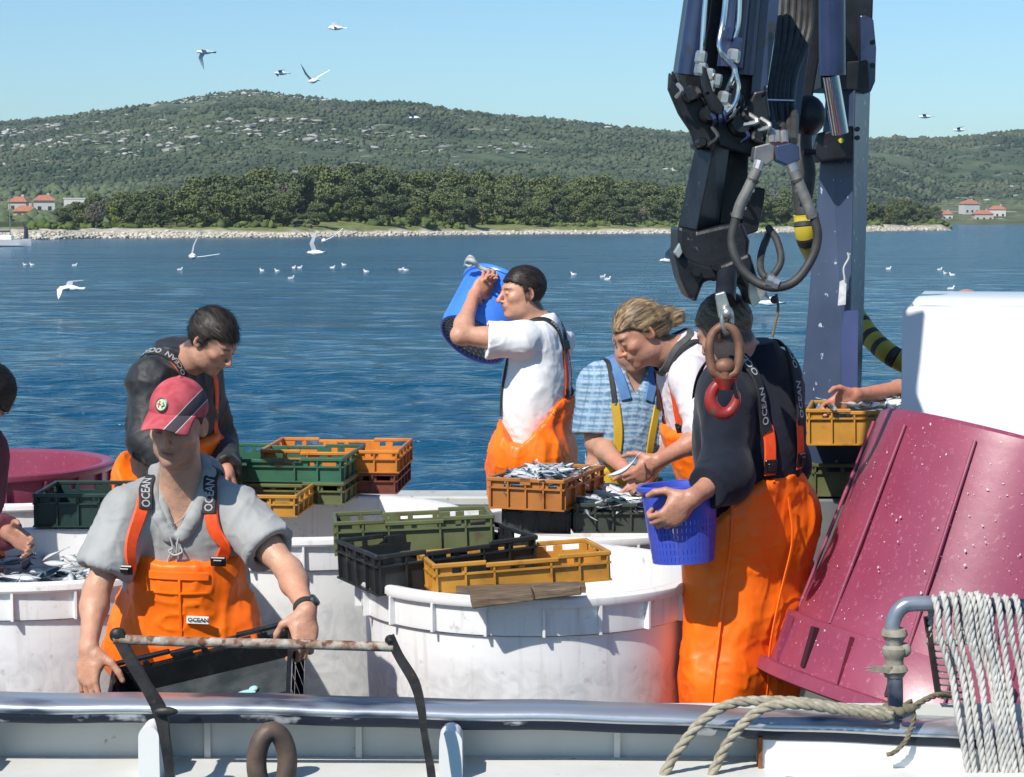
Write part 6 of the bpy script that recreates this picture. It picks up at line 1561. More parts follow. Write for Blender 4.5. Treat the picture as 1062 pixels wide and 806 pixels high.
    for j in range(nb+1):
        t_ = j/nb
        for i in range(na+1):
            s_ = -1+2*i/na; a = s_*math.radians(56)
            x0 = math.sin(a)*.083; y0 = -.012+math.cos(a)*.102
            x1 = math.sin(s_*math.radians(68))*.074; y1 = -.012+.102+.070-.038*abs(s_)**2.6
            x = x0*(1-t_)+x1*t_; y = y0*(1-t_)+y1*t_; z = .045+.008*math.cos(a)-.020*t_-.026*(x/.075)**2*(.25+.75*t_)+.004*math.sin(t_*3.1)
            v.append((x, y, z))
    for j in range(nb):
        for i in range(na): k = j*(na+1)+i; f.append((k, k+1, k+na+2, k+na+1))
    vb = MB(); vb.add(v, f); vo = vb.build('visor', CAP, ob, world=False); md = vo.modifiers.new('thick', 'SOLIDIFY'); md.thickness = .0035; md.offset = 1
    # round badge
    a = math.radians(16); e = math.radians(22); nrmv = V(math.sin(a)*math.cos(e), math.cos(a)*math.cos(e), math.sin(e)); c = cc+cr*nrmv*1.012
    gn = nrm(nrmv/cr); 
    b = MB(); b.lathe([(0, .001), (.0205, .001), (.021, .003), (.0195, .004), (0, .004)], c=c, axis=gn, n=28); bo = b.build('badge', mat('badge_dark_ring', (.03, .05, .04), rough=.4), ob, world=False)
    b = MB(); b.lathe([(0, .0046), (.0165, .0046), (.0165, .003)], c=c, axis=gn, n=28)
    Rb = frame(gn, (0, 0, 1)); 
    bo2 = b.build('badge_face', mat('badge_pale_face', (.55, .60, .45), (.40, .52, .30), ns=90, rough=.35), ob, world=False)
    BR = mat('badge_red', (.5, .03, .03)); BG = mat('badge_green', (.03, .22, .07))
    b = MB(); b.box(c+gn*.0052+Rb @ V(.007, 0, 0), (.0035, .0012, .020), Rb); b.box(c+gn*.0052+Rb @ V(.007, 0, 0), (.013, .0011, .0035), Rb); b.build('badge_cross', BR, ob, smooth=False, world=False)
    b = MB(); b.tube([c+gn*.0055+Rb @ V(-.007+.004*math.sin(q*2.2), 0, -.009+.0045*q) for q in range(5)], [.0012, .0026, .003, .0026, .001], 6); b.build('badge_serpent', BG, ob, world=False)
    for (aa, ee) in ((35, 55), (-30, 55), (80, 50)):
        a, e = math.radians(aa), math.radians(ee); q = cc+cr*V(math.sin(a)*math.cos(e), math.cos(a)*math.cos(e), math.sin(e)); MB().ball(q, .0028, n=8, m=6).build('eyelet', mat('eyelet_thread', (.3, .04, .05)), ob, world=False)
    return p
cap_man()
# ============ man in the black jacket ==================================================
def jacket_man():
    J = jt(pelvis=at(170, 506, 8.35), neck=at(184, 372, 8.22), shR=at(156, 394, 8.05), elR=at(152, 455, 7.98), wrR=at(200, 498, 7.86), shL=at(210, 392, 8.38), elL=at(224, 458, 8.45), wrL=at(236, 490, 8.20),
           knL=at(180, 650, 8.3), anL=at(190, 790, 8.45), knR=at(165, 650, 8.2), anR=at(160, 790, 8.3))
    J['anL'][2] = J['anR'][2] = .10; J['knL'][2] = J['knR'][2] = .50
    p = Person('dark haired man in black jacket bending over behind the man with the red cap', J, cfwd=V(.80, -.42, 0), hfwd=V(.74, -.34, -.60), hup=V(.55, -.25, .80), hc=at(221, 353, 8.10), tone=(.50, .27, .18), build=1.02, nose=1.15)
    p.hand('R', V(.9, -.1, -.35), V(.1, -.6, .8), curl=(.5, .55, .6, .6)); p.hand('L', V(.4, -.3, -.8), V(.2, -.9, .2), curl=(.5, .55, .6, .6))
    p.body(h=.005, stub=.25)
    p.hair(hairm('dark_brown_hair', (.012, .010, .009), (.045, .035, .028)), th=.012, seed=5, strands=2200, slen=.030, stick=.05, comb=(.25, .9, .05), rough=.004, forehead=.050, side=-.02)
    BJ = mat('black_jacket_cloth', (.010, .0105, .012), (.028, .029, .032), ns=9, rough=.60, bump=.004, bs=26, bump2=(.0008, 300), sheen=.06)
    J_ = p.J; nk, pe, C = J_['neck'], J_['pelvis'], p.C
    def cut(P):
        d = np.full(len(P), -1.); L = (P-nk) @ C
        for q in 'LR':
            w0 = J_['wr'+q]; dr = nrm(w0-J_['el'+q]); t = (P-w0) @ dr; near = np.linalg.norm(P-w0, axis=1) < .13; d = np.where(near, np.maximum(d, t+.03), d)
        d = np.maximum(d, np.where(np.hypot(L[:, 0], L[:, 1]) < .13, L[:, 2]-.062, -1)); d = np.maximum(d, -((P-pe) @ C)[:, 2]-.02)
        return d
    sl = []
    for q in 'LR': sl += [Cone(J_['sh'+q], J_['el'+q], .058, .052, .05), Cone(J_['el'+q], J_['wr'+q], .052, .042, .04)]
    tor = p.torso+[Ell(p.T(.6), (.165, .13, .2), C, .05), Cone(nk+C @ V(0, -.01, -.02), nk+C @ V(0, .0, .06), .078, .070, .03)]
    p.garment('jacket', tor+sl, .016, BJ, h=.007, cut=cut, fold=.012, fscale=8, fdir=nrm(V(.3, 0, 1)), fst=.5, seed=31, sharp=.7)
    def ocut(P):
        L = (P-pe) @ C; x, y, z = L[:, 0], L[:, 1], L[:, 2]; return (z-np.where(y > .03, np.where(np.abs(x) < .11, .25, .05), np.interp(y, [-.15, .03], [.13, .05])))*.6
    ov = p.torso[1:3]+[Ell(p.T(.6), (.165, .135, .2), C, .05), Cone(p.T(.5, 0, .045), p.T(.2, 0, .05), .12, .13, .05, C[:, 1], .8), Cone(p.T(.05, .08, .0), p.T(.05, -.08, .0), .125, .125, .06)]
    o = p.garment('bib_trousers', ov+p.legs, .036, ORANGE, h=.008, cut=ocut, fold=.011, fscale=7, fst=.3, seed=33)
    for sg in (1, -1):
        pts = [pe+C @ V(.10*sg, .18, .24), nk+C @ V(.10*sg, .12, -.13), nk+C @ V(.095*sg, .08, -.03), nk+C @ V(.09*sg, 0, .03)]
        st, P, B, G, T = p.strap('strap', pts, STRAPO, width=.036, prims=tor+sl, off=.022)
        pts = [nk+C @ V(.098*sg, .085, -.05), nk+C @ V(.09*sg, .01, .03), nk+C @ V(.085*sg, -.08, -.02), nk+C @ V(.06*sg, -.13, -.15)]
        st, P, B, G, T = p.strap('elastic_strap', pts, STRAPB, width=.038, prims=tor+sl, off=.024, lift=.007)
        text_on('lettering', 'OCEAN', P, B, G, T, LETTER, st, size=.032, start=.05, side=1, repeat=2, lift=.0055)
    boots(p)
jacket_man()
# ============ man in the white T-shirt with the bucket =================================
def tshirt_man():
    Y = 9.6
    J = jt(pelvis=at(551, 490, Y), neck=at(561, 336, Y), shL=at(541, 352, Y-.17), elL=at(477, 348, Y-.20), wrL=at(492, 306, Y+.02), shR=at(578, 354, Y+.17), elR=at(530, 345, Y+.28), wrR=at(508, 318, Y+.12),
           knL=at(550, 600, Y-.08), anL=at(552, 700, Y-.1), knR=at(548, 600, Y+.1), anR=at(548, 700, Y+.1))
    J['anL'][2] = J['anR'][2] = .10; J['knL'][2] = J['knR'][2] = .50
    p = Person('man in white T-shirt and orange bib trousers steadying a blue bucket on his shoulder', J, cfwd=V(-.97, .22, 0), hfwd=V(-.93, -.34, -.06), hup=V(-.05, 0, 1), hc=at(541, 303, Y-.03), tone=(.55, .30, .20), build=1.06, nose=1.25, hs=1.0)
    p.hand('L', V(.50, .30, .60), V(.5, .2, -.6), curl=(.35, .45, .5, .6), thumb=(.3, .3), sz=.98)
    p.hand('R', V(-.1, -.35, .9), V(-.6, -.4, -.2), curl=(.4, .4, .4, .4))
    p.body(h=.0048, hside=-.028, stub=.12, cheek=.25)
    p.hair(hairm('very_short_dark_hair', (.012, .009, .008), (.04, .028, .022)), th=.009, seed=15, strands=1600, slen=.010, comb=(.0, .5, .2), rough=.003, forehead=.052, side=-.028, back=-.07)
    WT = mat('white_cotton', (.78, .78, .79), (.83, .83, .84), ns=5, rough=.9, bump=.0015, bs=35, sss=.0)
    J_ = p.J; nk, pe, C = J_['neck'], J_['pelvis'], p.C
    sl = {q: (J_['sh'+q], nrm(J_['el'+q]-J_['sh'+q]), .155) for q in 'LR'}
    def cut(P):
        d = np.full(len(P), -1.); L = (P-nk) @ C; Lp = (P-pe) @ C
        for q in 'LR':
            sh, dr, l = sl[q]; t = (P-sh) @ dr; near = (np.linalg.norm(P-sh-np.outer(t, dr), axis=1) < .15) & (t > .05)
            xx = Lp[:, 0]*(1 if q == 'R' else -1)
            d = np.where(near & (xx > .10), np.maximum(d, t-l), d)
        d = np.maximum(d, np.where(np.hypot(L[:, 0], L[:, 1]) < .12, L[:, 2]-.035+.35*L[:, 1], -1))
        d = np.maximum(d, -Lp[:, 2]+.0)
        return d
    sleeves = [Cone(sl[q][0], sl[q][0]+sl[q][1]*.20-V(0, 0, .014), .062, .076, .045) for q in 'LR']
    carve = [Neg(Cone(sl[q][0]+sl[q][1]*.12, sl[q][0]+sl[q][1]*.25, .050, .080, .01), .008) for q in 'LR']
    tor = p.torso+[Ell(p.T(.52), (.155, .125, .26), C, .06)]
    p.garment('t_shirt', tor+sleeves, .013, WT, h=.0068, cut=cut, fold=.008, fscale=8, fdir=nrm(V(-.25, 0, 1)), fst=.35, seed=41, carve=carve)
    def ocut(P):
        L = (P-pe) @ C; x, y, z = L[:, 0], L[:, 1], L[:, 2]
        return (z-np.interp(y, [-.20, -.13, -.06, .0, .06, .12, .18], [.38, .34, .20, .14, .145, .21, .25])+.004*vnoise(P, 12, 2))*.4
    ov = p.torso[1:3]+[Ell(p.T(.52), (.150, .128, .26), C, .06), Cone(p.T(.12, .11, 0), p.T(.12, -.11, 0), .145, .145, .06)]
    hp = p.legs+[Cone(p.T(0), (p.J['knL']+p.J['knR'])/2, .17, .14, .05)]
    o = p.garment('bib_trousers', ov+hp, .032, ORANGE, h=.008, cut=ocut, fold=.012, fscale=6.5, fdir=(0, 0, 1), fst=.22, seed=43, sharp=.8)
    for sg in (1, -1):
        pts = [pe+C @ V(.065*sg, -.20, .37), pe+C @ V(.055*sg, -.18, .46), nk+C @ V(.05*sg, -.15, -.07)]
        st, P, B, G, T = p.strap('strap', pts, STRAPO, width=.038, prims=tor, off=.018)
        b0 = pts[0]; buckle(p, P[1], G[1], up=V(0, 0, 1), w_=.03, hh=.045, parent=st)
        pts = [nk+C @ V(.05*sg, -.15, -.085), nk+C @ V(.065*sg, -.12, -.03), nk+C @ V(.088*sg, -.03, .02), nk+C @ V(.10*sg, .08, -.05), pe+C @ V(.1*sg, .17, .25)]
        st, P, B, G, T = p.strap('elastic_strap', pts, STRAPB, width=.032, prims=tor+sleeves, off=.019, lift=.003)
        text_on('lettering', 'OCEAN', P, B, G, T, LETTER, st, size=.026, start=.06, side=1, lift=.0052)
    pts = [nk+C @ V(.06, -.15, -.08), nk+C @ V(0, -.16, -.075), nk+C @ V(-.06, -.15, -.08)]
    p.strap('cross_strap', pts, STRAPB, width=.045, prims=tor, off=.024, lift=.004)
    boots(p)
    return p
tshirt_man()
# ============ man in the plaid shirt ===================================================
def plaid_man():
    Y = 8.85
    J = jt(pelvis=at(640, 505, Y), neck=at(652, 384, Y), shR=at(619, 400, Y-.02), elR=at(618, 458, Y-.05), wrR=at(652, 490, Y-.42), shL=at(690, 400, Y), elL=at(705, 460, Y-.05), wrL=at(668, 492, Y-.40),
           knL=at(655, 640, Y), anL=at(655, 760, Y), knR=at(630, 640, Y), anR=at(630, 760, Y))
    J['anL'][2] = J['anR'][2] = .10; J['knL'][2] = J['knR'][2] = .50
    p = Person('man in blue plaid shirt with yellow braces, head hidden behind the long haired man', J, cfwd=V(.30, -1, 0), hfwd=V(.25, -.8, -.5), hup=V(.2, -.5, .8), hc=at(658, 352, Y-.1), tone=(.50, .27, .18), build=1.05)
    p.hand('R', V(.5, -.6, -.45), V(.4, -.2, .8), curl=(.6, .7, .7, .7), flip=True); p.hand('L', V(-.4, -.6, -.5), V(-.3, -.3, .8), curl=(.6, .7, .7, .7))
    p.body(h=.0055)
    p.hair(hairm('greying_brown_hair', (.06, .05, .04), (.12, .10, .08)), th=.009, seed=25, strands=500, slen=.015)
    PL = bpy.data.materials.new('blue_plaid_cotton'); PL.use_nodes = True; t = PL.node_tree; N = t.nodes; L_ = t.links; a = N.new('ShaderNodeAttribute'); a.attribute_name = 'Col'; L_.new(a.outputs['Color'], N['Principled BSDF'].inputs['Base Color']); N['Principled BSDF'].inputs['Roughness'].default_value = .9
    J_ = p.J; nk, pe, C = J_['neck'], J_['pelvis'], p.C
    sl = {q: (J_['sh'+q], nrm(J_['el'+q]-J_['sh'+q]), .20) for q in 'LR'}
    def cut(P):
        d = np.full(len(P), -1.); L = (P-nk) @ C; Lp = (P-pe) @ C
        for q in 'LR':
            sh, dr, l = sl[q]; t = (P-sh) @ dr; near = (np.linalg.norm(P-sh-np.outer(t, dr), axis=1) < .15) & (t > .05); xx = Lp[:, 0]*(1 if q == 'R' else -1)
            d = np.where(near & (xx > .12), np.maximum(d, t-l), d)
        v = np.where(L[:, 1] > 0, (L[:, 2]+.10)-np.abs(L[:, 0])*2.0, L[:, 2]-.05)
        d = np.where((np.hypot(L[:, 0], L[:, 1]) < .125) & (L[:, 2] > -.13), np.maximum(d, v*.4), d)
        return np.maximum(d, -Lp[:, 2]-.10)
    sleeves = [Cone(sl[q][0], sl[q][0]+sl[q][1]*.24, .060, .072, .045) for q in 'LR']
    tor = p.torso+[Ell(p.T(.45), (.165, .135, .28), C, .06)]
    base, wht, dk, pale = V(.13, .24, .36), V(.50, .58, .64), V(.05, .11, .20), V(.28, .42, .54)
    def plaid(Vt):
        L = (Vt-nk) @ C; z = L[:, 2]+.15*np.abs(L[:, 0]); x = L[:, 0]+.1*L[:, 2]; c = np.tile(base, (len(Vt), 1))
        fz = (z/.034) % 1; fx = (x/.040) % 1
        def put(m, col, w): nonlocal c; c = np.where(m[:, None], c*(1-w)+col*w, c)
        put(fz < .34, wht, .55); put((fz > .5) & (fz < .62), wht, .5); put((fz > .75) & (fz < .9), dk, .5); put(fx < .22, pale, .55); put((fx > .5) & (fx < .62), dk, .4)
        return c
    sh = p.garment('plaid_shirt', tor+sleeves, .013, PL, h=.0058, cut=cut, fold=.007, fscale=8, fst=.35, seed=51, col=plaid)
    COLR = mat('blue_collar', (.07, .17, .36), (.10, .22, .42), ns=20, rough=.85)
    for sg in (1, -1):
        p.strap('collar', [nk+C @ V(0, -.09, .045), nk+C @ V(.055*sg, -.06, .045), nk+C @ V(.082*sg, .01, .02), nk+C @ V(.062*sg, .085, -.055), nk+C @ V(.045*sg, .12, -.115)], COLR, width=.045, th=.004, prims=tor, off=.018, parent=sh)
    YB = mat('yellow_oilskin', (.60, .38, .02), (.48, .29, .015), ns=6, rough=.5)
    def ocut(P):
        L = (P-pe) @ C; x, y, z = L[:, 0], L[:, 1], L[:, 2]; return (z-np.where(y > .0, np.where(np.abs(x) < .13, .10, .02), .05))*.6
    ov = p.torso[1:3]+[Ell(p.T(.45), (.165, .135, .28), C, .06)]
    p.garment('bib_trousers', ov+p.legs, .036, YB, h=.009, cut=ocut, fold=.012, fscale=7, fst=.3, seed=53)
    for sg in (1, -1):
        pts = [pe+C @ V(.085*sg, .19, .10), pe+C @ V(.085*sg, .19, .24), nk+C @ V(.095*sg, .14, -.13)]
        st, P, B, G, T = p.strap('yellow_strap', pts, YB, width=.038, prims=tor, off=.018); buckle(p, P[3], G[3], V(0, 0, 1), w_=.036, hh=.04, parent=st)
        pts = [nk+C @ V(.095*sg, .14, -.14), nk+C @ V(.10*sg, .09, -.05), nk+C @ V(.10*sg, .02, .02), nk+C @ V(.09*sg, -.08, -.02)]
        p.strap('elastic_strap', pts, STRAPB, width=.022, prims=tor+sleeves, off=.018, lift=.002)
    boots(p)
plaid_man()
# ============ long haired man ==========================================================
def ponytail_man():
    Y = 7.95
    J = jt(pelvis=at(764, 512, Y+.10), neck=at(706, 362, Y), shL=at(716, 392, Y-.20), elL=at(733, 452, Y-.34), wrL=at(682, 478, Y-.42), shR=at(722, 384, Y+.20), elR=at(706, 455, Y+.26), wrR=at(672, 492, Y+.02),
           knL=at(752, 650, Y), anL=at(760, 780, Y+.1), knR=at(740, 650, Y+.2), anR=at(750, 780, Y+.3))
    J['anL'][2] = J['anR'][2] = .10; J['knL'][2] = J['knR'][2] = .50
    p = Person('fair long haired man with a ponytail in pale pink shirt sorting fish', J, cfwd=V(-.95, -.22, 0), hfwd=V(-.78, -.28, -.54), hup=V(-.50, -.1, .86), hc=at(662, 345, Y-.05), tone=(.46, .24, .16), build=1.0, nose=1.0)
    p.hand('L', V(-.75, .0, -.6), V(-.5, -.3, .8), curl=(.8, .9, .95, 1.0), thumb=(.6, .6)); p.hand('R', V(-.5, -.4, -.5), V(-.4, .2, .7), curl=(.5, .6, .7, .7))
    p.body(h=.0048, hairc=(.10, .07, .04), hside=.0, stub=.25, cheek=.3)
    HM = ((.055, .036, .022), (.44, .30, .165))
    H, hc = p.H, p.hc
    t0 = hc+H @ V(-.0, -.108, .004)
    tail = [Cone(t0, t0+V(.028, 0, .010), .013, .016, .008), Cone(t0+V(.028, 0, .010), t0+V(.060, .0, -.008), .017, .018, .012), Cone(t0+V(.060, 0, -.008), t0+V(.084, .01, -.065), .017, .007, .02), Ell(hc+H @ V(0, -.06, .0), (.07, .06, .07), H, .03)]
    p.hair(HM, th=.009, seed=35, strands=2200, slen=.030, stick=.0, comb=(0, -1, -.05), rough=.002, forehead=.050, side=.0, back=-.060, extra=tail, sw=.0009)
    b = MB(); b.lathe([(.018, -.006), (.023, 0), (.018, .006)], c=t0+V(.004, 0, .002), axis=nrm(V(1, 0, .3)), n=16); b.build('hair_band', STRAPB, p.root)
    PK = mat('pale_pink_cotton', (.60, .53, .545), (.68, .61, .62), ns=6, rough=.9, bump=.0015, bs=38)
    J_ = p.J; nk, pe, C = J_['neck'], J_['pelvis'], p.C
    def cut(P):
        d = np.full(len(P), -1.); L = (P-nk) @ C
        for q in 'LR':
            w0 = J_['el'+q]; dr = nrm(J_['wr'+q]-w0); t = (P-w0) @ dr; near = np.linalg.norm(P-w0, axis=1) < .18; d = np.where(near, np.maximum(d, t-.055), d)
        d = np.maximum(d, np.where(np.hypot(L[:, 0], L[:, 1]) < .13, L[:, 2]-.045+.25*L[:, 1], -1)); return np.maximum(d, -((P-pe) @ C)[:, 2]-.02)
    sl = []
    for q in 'LR':
        e = J_['el'+q]; dr = nrm(J_['wr'+q]-e); sl += [Cone(J_['sh'+q], e, .056, .050, .04), Cone(e, e+dr*.10, .050, .051, .03)]
    tor = p.torso+[Ell(p.T(.5), (.155, .12, .25), C, .06)]
    sh = p.garment('long_sleeved_shirt', tor+sl, .013, PK, h=.0066, cut=cut, fold=.009, fscale=9, fdir=nrm(V(.3, 0, 1)), fst=.45, seed=61, sharp=.75)
    GC = mat('grey_neckband', (.06, .065, .065), (.09, .095, .09), ns=30, rough=.9)
    p.strap('neckband', [nk+C @ V(*q) for q in ((0, -.075, .075), (-.055, -.05, .062), (-.078, .0, .045), (-.066, .055, .01), (-.03, .095, -.03), (0, .105, -.045), (.03, .095, -.03), (.066, .055, .01), (.078, 0, .045), (.055, -.05, .062), (0, -.075, .075))], GC, width=.030, th=.006, prims=tor+p.neck, off=.012, parent=sh)
    def ocut(P):
        L = (P-pe) @ C; x, y, z = L[:, 0], L[:, 1], L[:, 2]; return (z-np.where(y > .05, np.where(np.abs(x) < .14, .34, .10), np.interp(y, [-.15, .05], [.15, .06])))*.6
    ov = p.torso[1:3]+[Ell(p.T(.5), (.155, .13, .25), C, .06), Cone(p.T(.5, 0, .045), p.T(.15, 0, .05), .12, .13, .05, C[:, 1], .8)]
    p.garment('bib_trousers', ov+p.legs, .032, ORANGE, h=.008, cut=ocut, fold=.011, fscale=7, fst=.3, seed=63)
    for sg in (1, -1):
        pts = [pe+C @ V(.10*sg, .17, .33), nk+C @ V(.105*sg, .12, -.14), nk+C @ V(.10*sg, .08, -.08)]
        st, P, B, G, T = p.strap('strap', pts, STRAPO, width=.038, prims=tor+sl, off=.018); buckle(p, P[2], G[2], up=V(0, 0, 1), w_=.034, hh=.04, parent=st)
        pts = [nk+C @ V(.10*sg, .09, -.09), nk+C @ V(.098*sg, .03, .0), nk+C @ V(.09*sg, -.04, .02), nk+C @ V(.06*sg, -.12, -.12)]
        st, P, B, G, T = p.strap('elastic_strap', pts, STRAPB, width=.024, prims=tor+sl, off=.018, lift=.004)
    boots(p)
ponytail_man()
# ============ man in the navy sweater ==================================================
def navy_man():
    Y = 6.64
    J = jt(pelvis=at(778, 545, Y+.05), neck=at(776, 372, Y), shL=at(754, 414, Y-.14), elL=at(752, 492, Y-.22), wrL=at(717, 517, Y-.36), shR=at(806, 404, Y+.15), elR=at(812, 480, Y+.24), wrR=at(800, 520, Y+.22),
           knL=at(748, 700, Y-.04), anL=at(748, 870, Y-.0), knR=at(784, 700, Y+.08), anR=at(782, 870, Y+.14))
    J['anL'][2] = J['anR'][2] = .10
    p = Person('man in navy sweater and orange bib trousers seen from behind, gripping the blue basket', J, cfwd=V(-.62, .78, 0), hfwd=V(-.62, .50, -.45), hup=V(-.35, .1, .93), hc=at(751, 342, Y-.05), tone=(.46, .25, .165), build=1.0, belly=.01, hs=.93)
    p.hand('L', V(-.72, -.10, -.62), V(-.62, -.25, .72), curl=(1.0, 1.1, 1.15, 1.15), thumb=(.6, .6), spread=.15, sz=1.04, flip=False); p.hand('R', V(-.8, .3, -.4), V(-.3, .2, .9), curl=(.6, .6, .6, .6))
    p.body(h=.0048, stub=.15)
    p.hair(hairm('cropped_brown_hair', (.10, .07, .05), (.24, .18, .125)), th=.008, seed=45, strands=2000, slen=.012, comb=(.0, -.5, -.6), rough=.0025, back=-.085, side=-.02)
    NV = mat('navy_sweater', (.0075, .0095, .017), (.014, .017, .028), ns=8, rough=.95, sheen=.12, bump=.001, bs=60, bump2=(.0006, 500), spec=.2)
    J_ = p.J; nk, pe, C = J_['neck'], J_['pelvis'], p.C
    def cut(P):
        d = np.full(len(P), -1.); L = (P-nk) @ C
        for q in 'LR':
            w0 = J_['wr'+q]; dr = nrm(w0-J_['el'+q]); t = (P-w0) @ dr; near = np.linalg.norm(P-w0, axis=1) < .16; d = np.where(near, np.maximum(d, t+.085), d)
        d = np.maximum(d, np.where(np.hypot(L[:, 0], L[:, 1]) < .13, L[:, 2]-.055, -1)); return np.maximum(d, -((P-pe) @ C)[:, 2]-.04)
    sl = []
    for q in 'LR':
        e = J_['el'+q]; dr = nrm(J_['wr'+q]-e); sl += [Cone(J_['sh'+q], e, .057, .053, .05), Ell(e+V(0, 0, -.008), (.056, .056, .056), None, .05), Cone(e, e+dr*.09, .060, .050, .04)]
    tor = p.torso+[Ell(p.T(.5), (.160, .135, .24), C, .06), Cone(nk+C @ V(0, -.01, -.03), nk+C @ V(0, .0, .05), .080, .068, .03)]
    p.garment('sweater', tor+sl, .017, NV, h=.007, cut=cut, fold=.007, fscale=7.0, fdir=nrm(V(.15, 0, 1)), fst=.35, seed=71, sharp=.8, lump=.5)
    # trousers: high at the back, dipping under the near arm
    def ocut(P):
        L = (P-pe) @ C; x, y, z = L[:, 0], L[:, 1], L[:, 2]
        zt = np.interp(y, [-.22, -.13, -.04, .05, .12, .2], [.20, .17, .03, .02, .16, .24]); zt = zt-.02*np.clip(-x/.15, -1, 1)
        return (z-zt)*.5+.004*vnoise(P, 13, 4)
    kl, kr, al, ar = J_['knL'], J_['knR'], J_['anL'], J_['anR']
    ov = p.torso[1:3]+[Ell(p.T(.42), (.150, .125, .22), C, .06), Cone(p.T(.06, .08, .01), p.T(.06, -.08, .01), .128, .128, .06),
         Cone(p.T(0, -.08), kl, .108, .088, .06), Cone(kl, al, .092, .085, .05), Cone(p.T(0, .08), kr, .108, .088, .06), Cone(kr, ar, .092, .085, .05), Cone(p.T(-.1), (kl+kr)/2+V(0, 0, .05), .12, .08, .07)]
    o = p.garment('bib_trousers', ov, .030, ORANGE, h=.0078, cut=ocut, lump=.5, fold=.017, fscale=6.6, fdir=nrm(V(.16, 0, 1)), fst=.20, seed=79, sharp=.8, fine=.0012)
    for y_, x_ in ((-.10, -.0), (.02, -.15)):
        p.strap('seam', [pe+C @ V(x_*.9, y_-.08, .12), pe+C @ V(x_, y_-.08, -.05), (kl+kr)/2+C @ V(x_, y_-.08, .1), (kl+kr)/2+C @ V(x_, y_-.06, -.15), (kl+kr)/2+C @ V(x_, y_-.06, -.32)], ORANGE, width=.010, th=.003, prims=ov, off=.036, lift=.003, parent=o)
    STX = mat('navy_strap_webbing', (.012, .013, .018), rough=.8)
    for sg in (1, -1):
        pts = [pe+C @ V(.085*sg, -.22, .19), pe+C @ V(.085*sg, -.22, .33), nk+C @ V(.08*sg, -.18, -.19)]
        st, P, B, G, T = p.strap('strap', pts, STRAPO, width=.042, prims=tor, off=.024); buckle(p, P[2], G[2], up=V(0, 0, 1), w_=.044, hh=.045, parent=st)
        pts = [nk+C @ V(.08*sg, -.18, -.20), nk+C @ V(.088*sg, -.15, -.08), nk+C @ V(.098*sg, -.06, .02), nk+C @ V(.11*sg, .04, .0), nk+C @ V(.11*sg, .13, -.12)]
        st, P, B, G, T = p.strap('elastic_strap', pts, STX, width=.044, prims=tor+sl, off=.026, lift=.004)
        text_on('lettering', 'OCEAN', P, B, G, T, LETTER, st, size=.034, start=.04, side=1, repeat=2, gap=.04, lift=.0055)
        # tab
    for k, fi in enumerate((.2,)):
        pass
    w0 = J_['wrL']; 
    boots(p)
    return p
navy_man()
# ============ man behind the white bin =================================================
def hidden_man():
    Y = 8.55
    J = jt(pelvis=at(1015, 520, Y+.35), neck=at(1010, 362, Y+.2), shR=at(975, 378, Y+.1), elR=at(950, 403, Y-.10), wrR=at(886, 410, Y-.42), shL=at(1050, 378, Y+.1), elL=at(1060, 440, Y), wrL=at(1030, 470, Y-.2),
           knL=at(1020, 650, Y+.3), anL=at(1020, 760, Y+.3), knR=at(1000, 650, Y+.3), anR=at(1000, 760, Y+.3))
    J['anL'][2] = J['anR'][2] = .10; J['knL'][2] = J['knR'][2] = .50
    p = Person('bald man hidden behind the white bin, his bare forearm reaching to the yellow crate', J, cfwd=V(-.3, -1, 0), hfwd=V(-.5, -.8, -.3), hup=V(0, -.3, 1), hc=at(999, 330, Y+.1), tone=(.50, .23, .15), build=1.0)
    p.hand('R', V(-.85, -.1, -.45), V(-.55, -.2, .8), curl=(.65, .7, .75, .75), thumb=(.5, .5), sz=1.04, flip=True); p.hand('L', V(-.3, -.6, -.6), V(-.6, -.2, .5))
    p.body(h=.0052, hairc=None)
    J_ = p.J; nk, pe, C = J_['neck'], J_['pelvis'], p.C
    def cut(P):
        d = np.full(len(P), -1.); L = (P-nk) @ C
        for q in 'LR':
            w0 = J_['el'+q]; dr = nrm(J_['wr'+q]-w0); t = (P-w0) @ dr; near = np.linalg.norm(P-w0, axis=1) < .2; d = np.where(near, np.maximum(d, t+.03), d)
        return np.maximum(d, np.where(np.hypot(L[:, 0], L[:, 1]) < .12, L[:, 2]-.03, -1))
    sl = [Cone(J_['sh'+q], J_['el'+q], .066, .066, .05) for q in 'LR']
    p.garment('dark_shirt', p.torso+sl, .014, mat('dark_shirt_cloth', (.03, .03, .035), (.05, .05, .055), ns=9, rough=.9), h=.009, cut=cut, seed=81)
    ov = p.torso[1:3]
    p.garment('trousers', ov+p.legs, .030, ORANGE, h=.010, cut=lambda P: ((P-pe) @ C)[:, 2]-.08, seed=83)
    boots(p)
hidden_man()
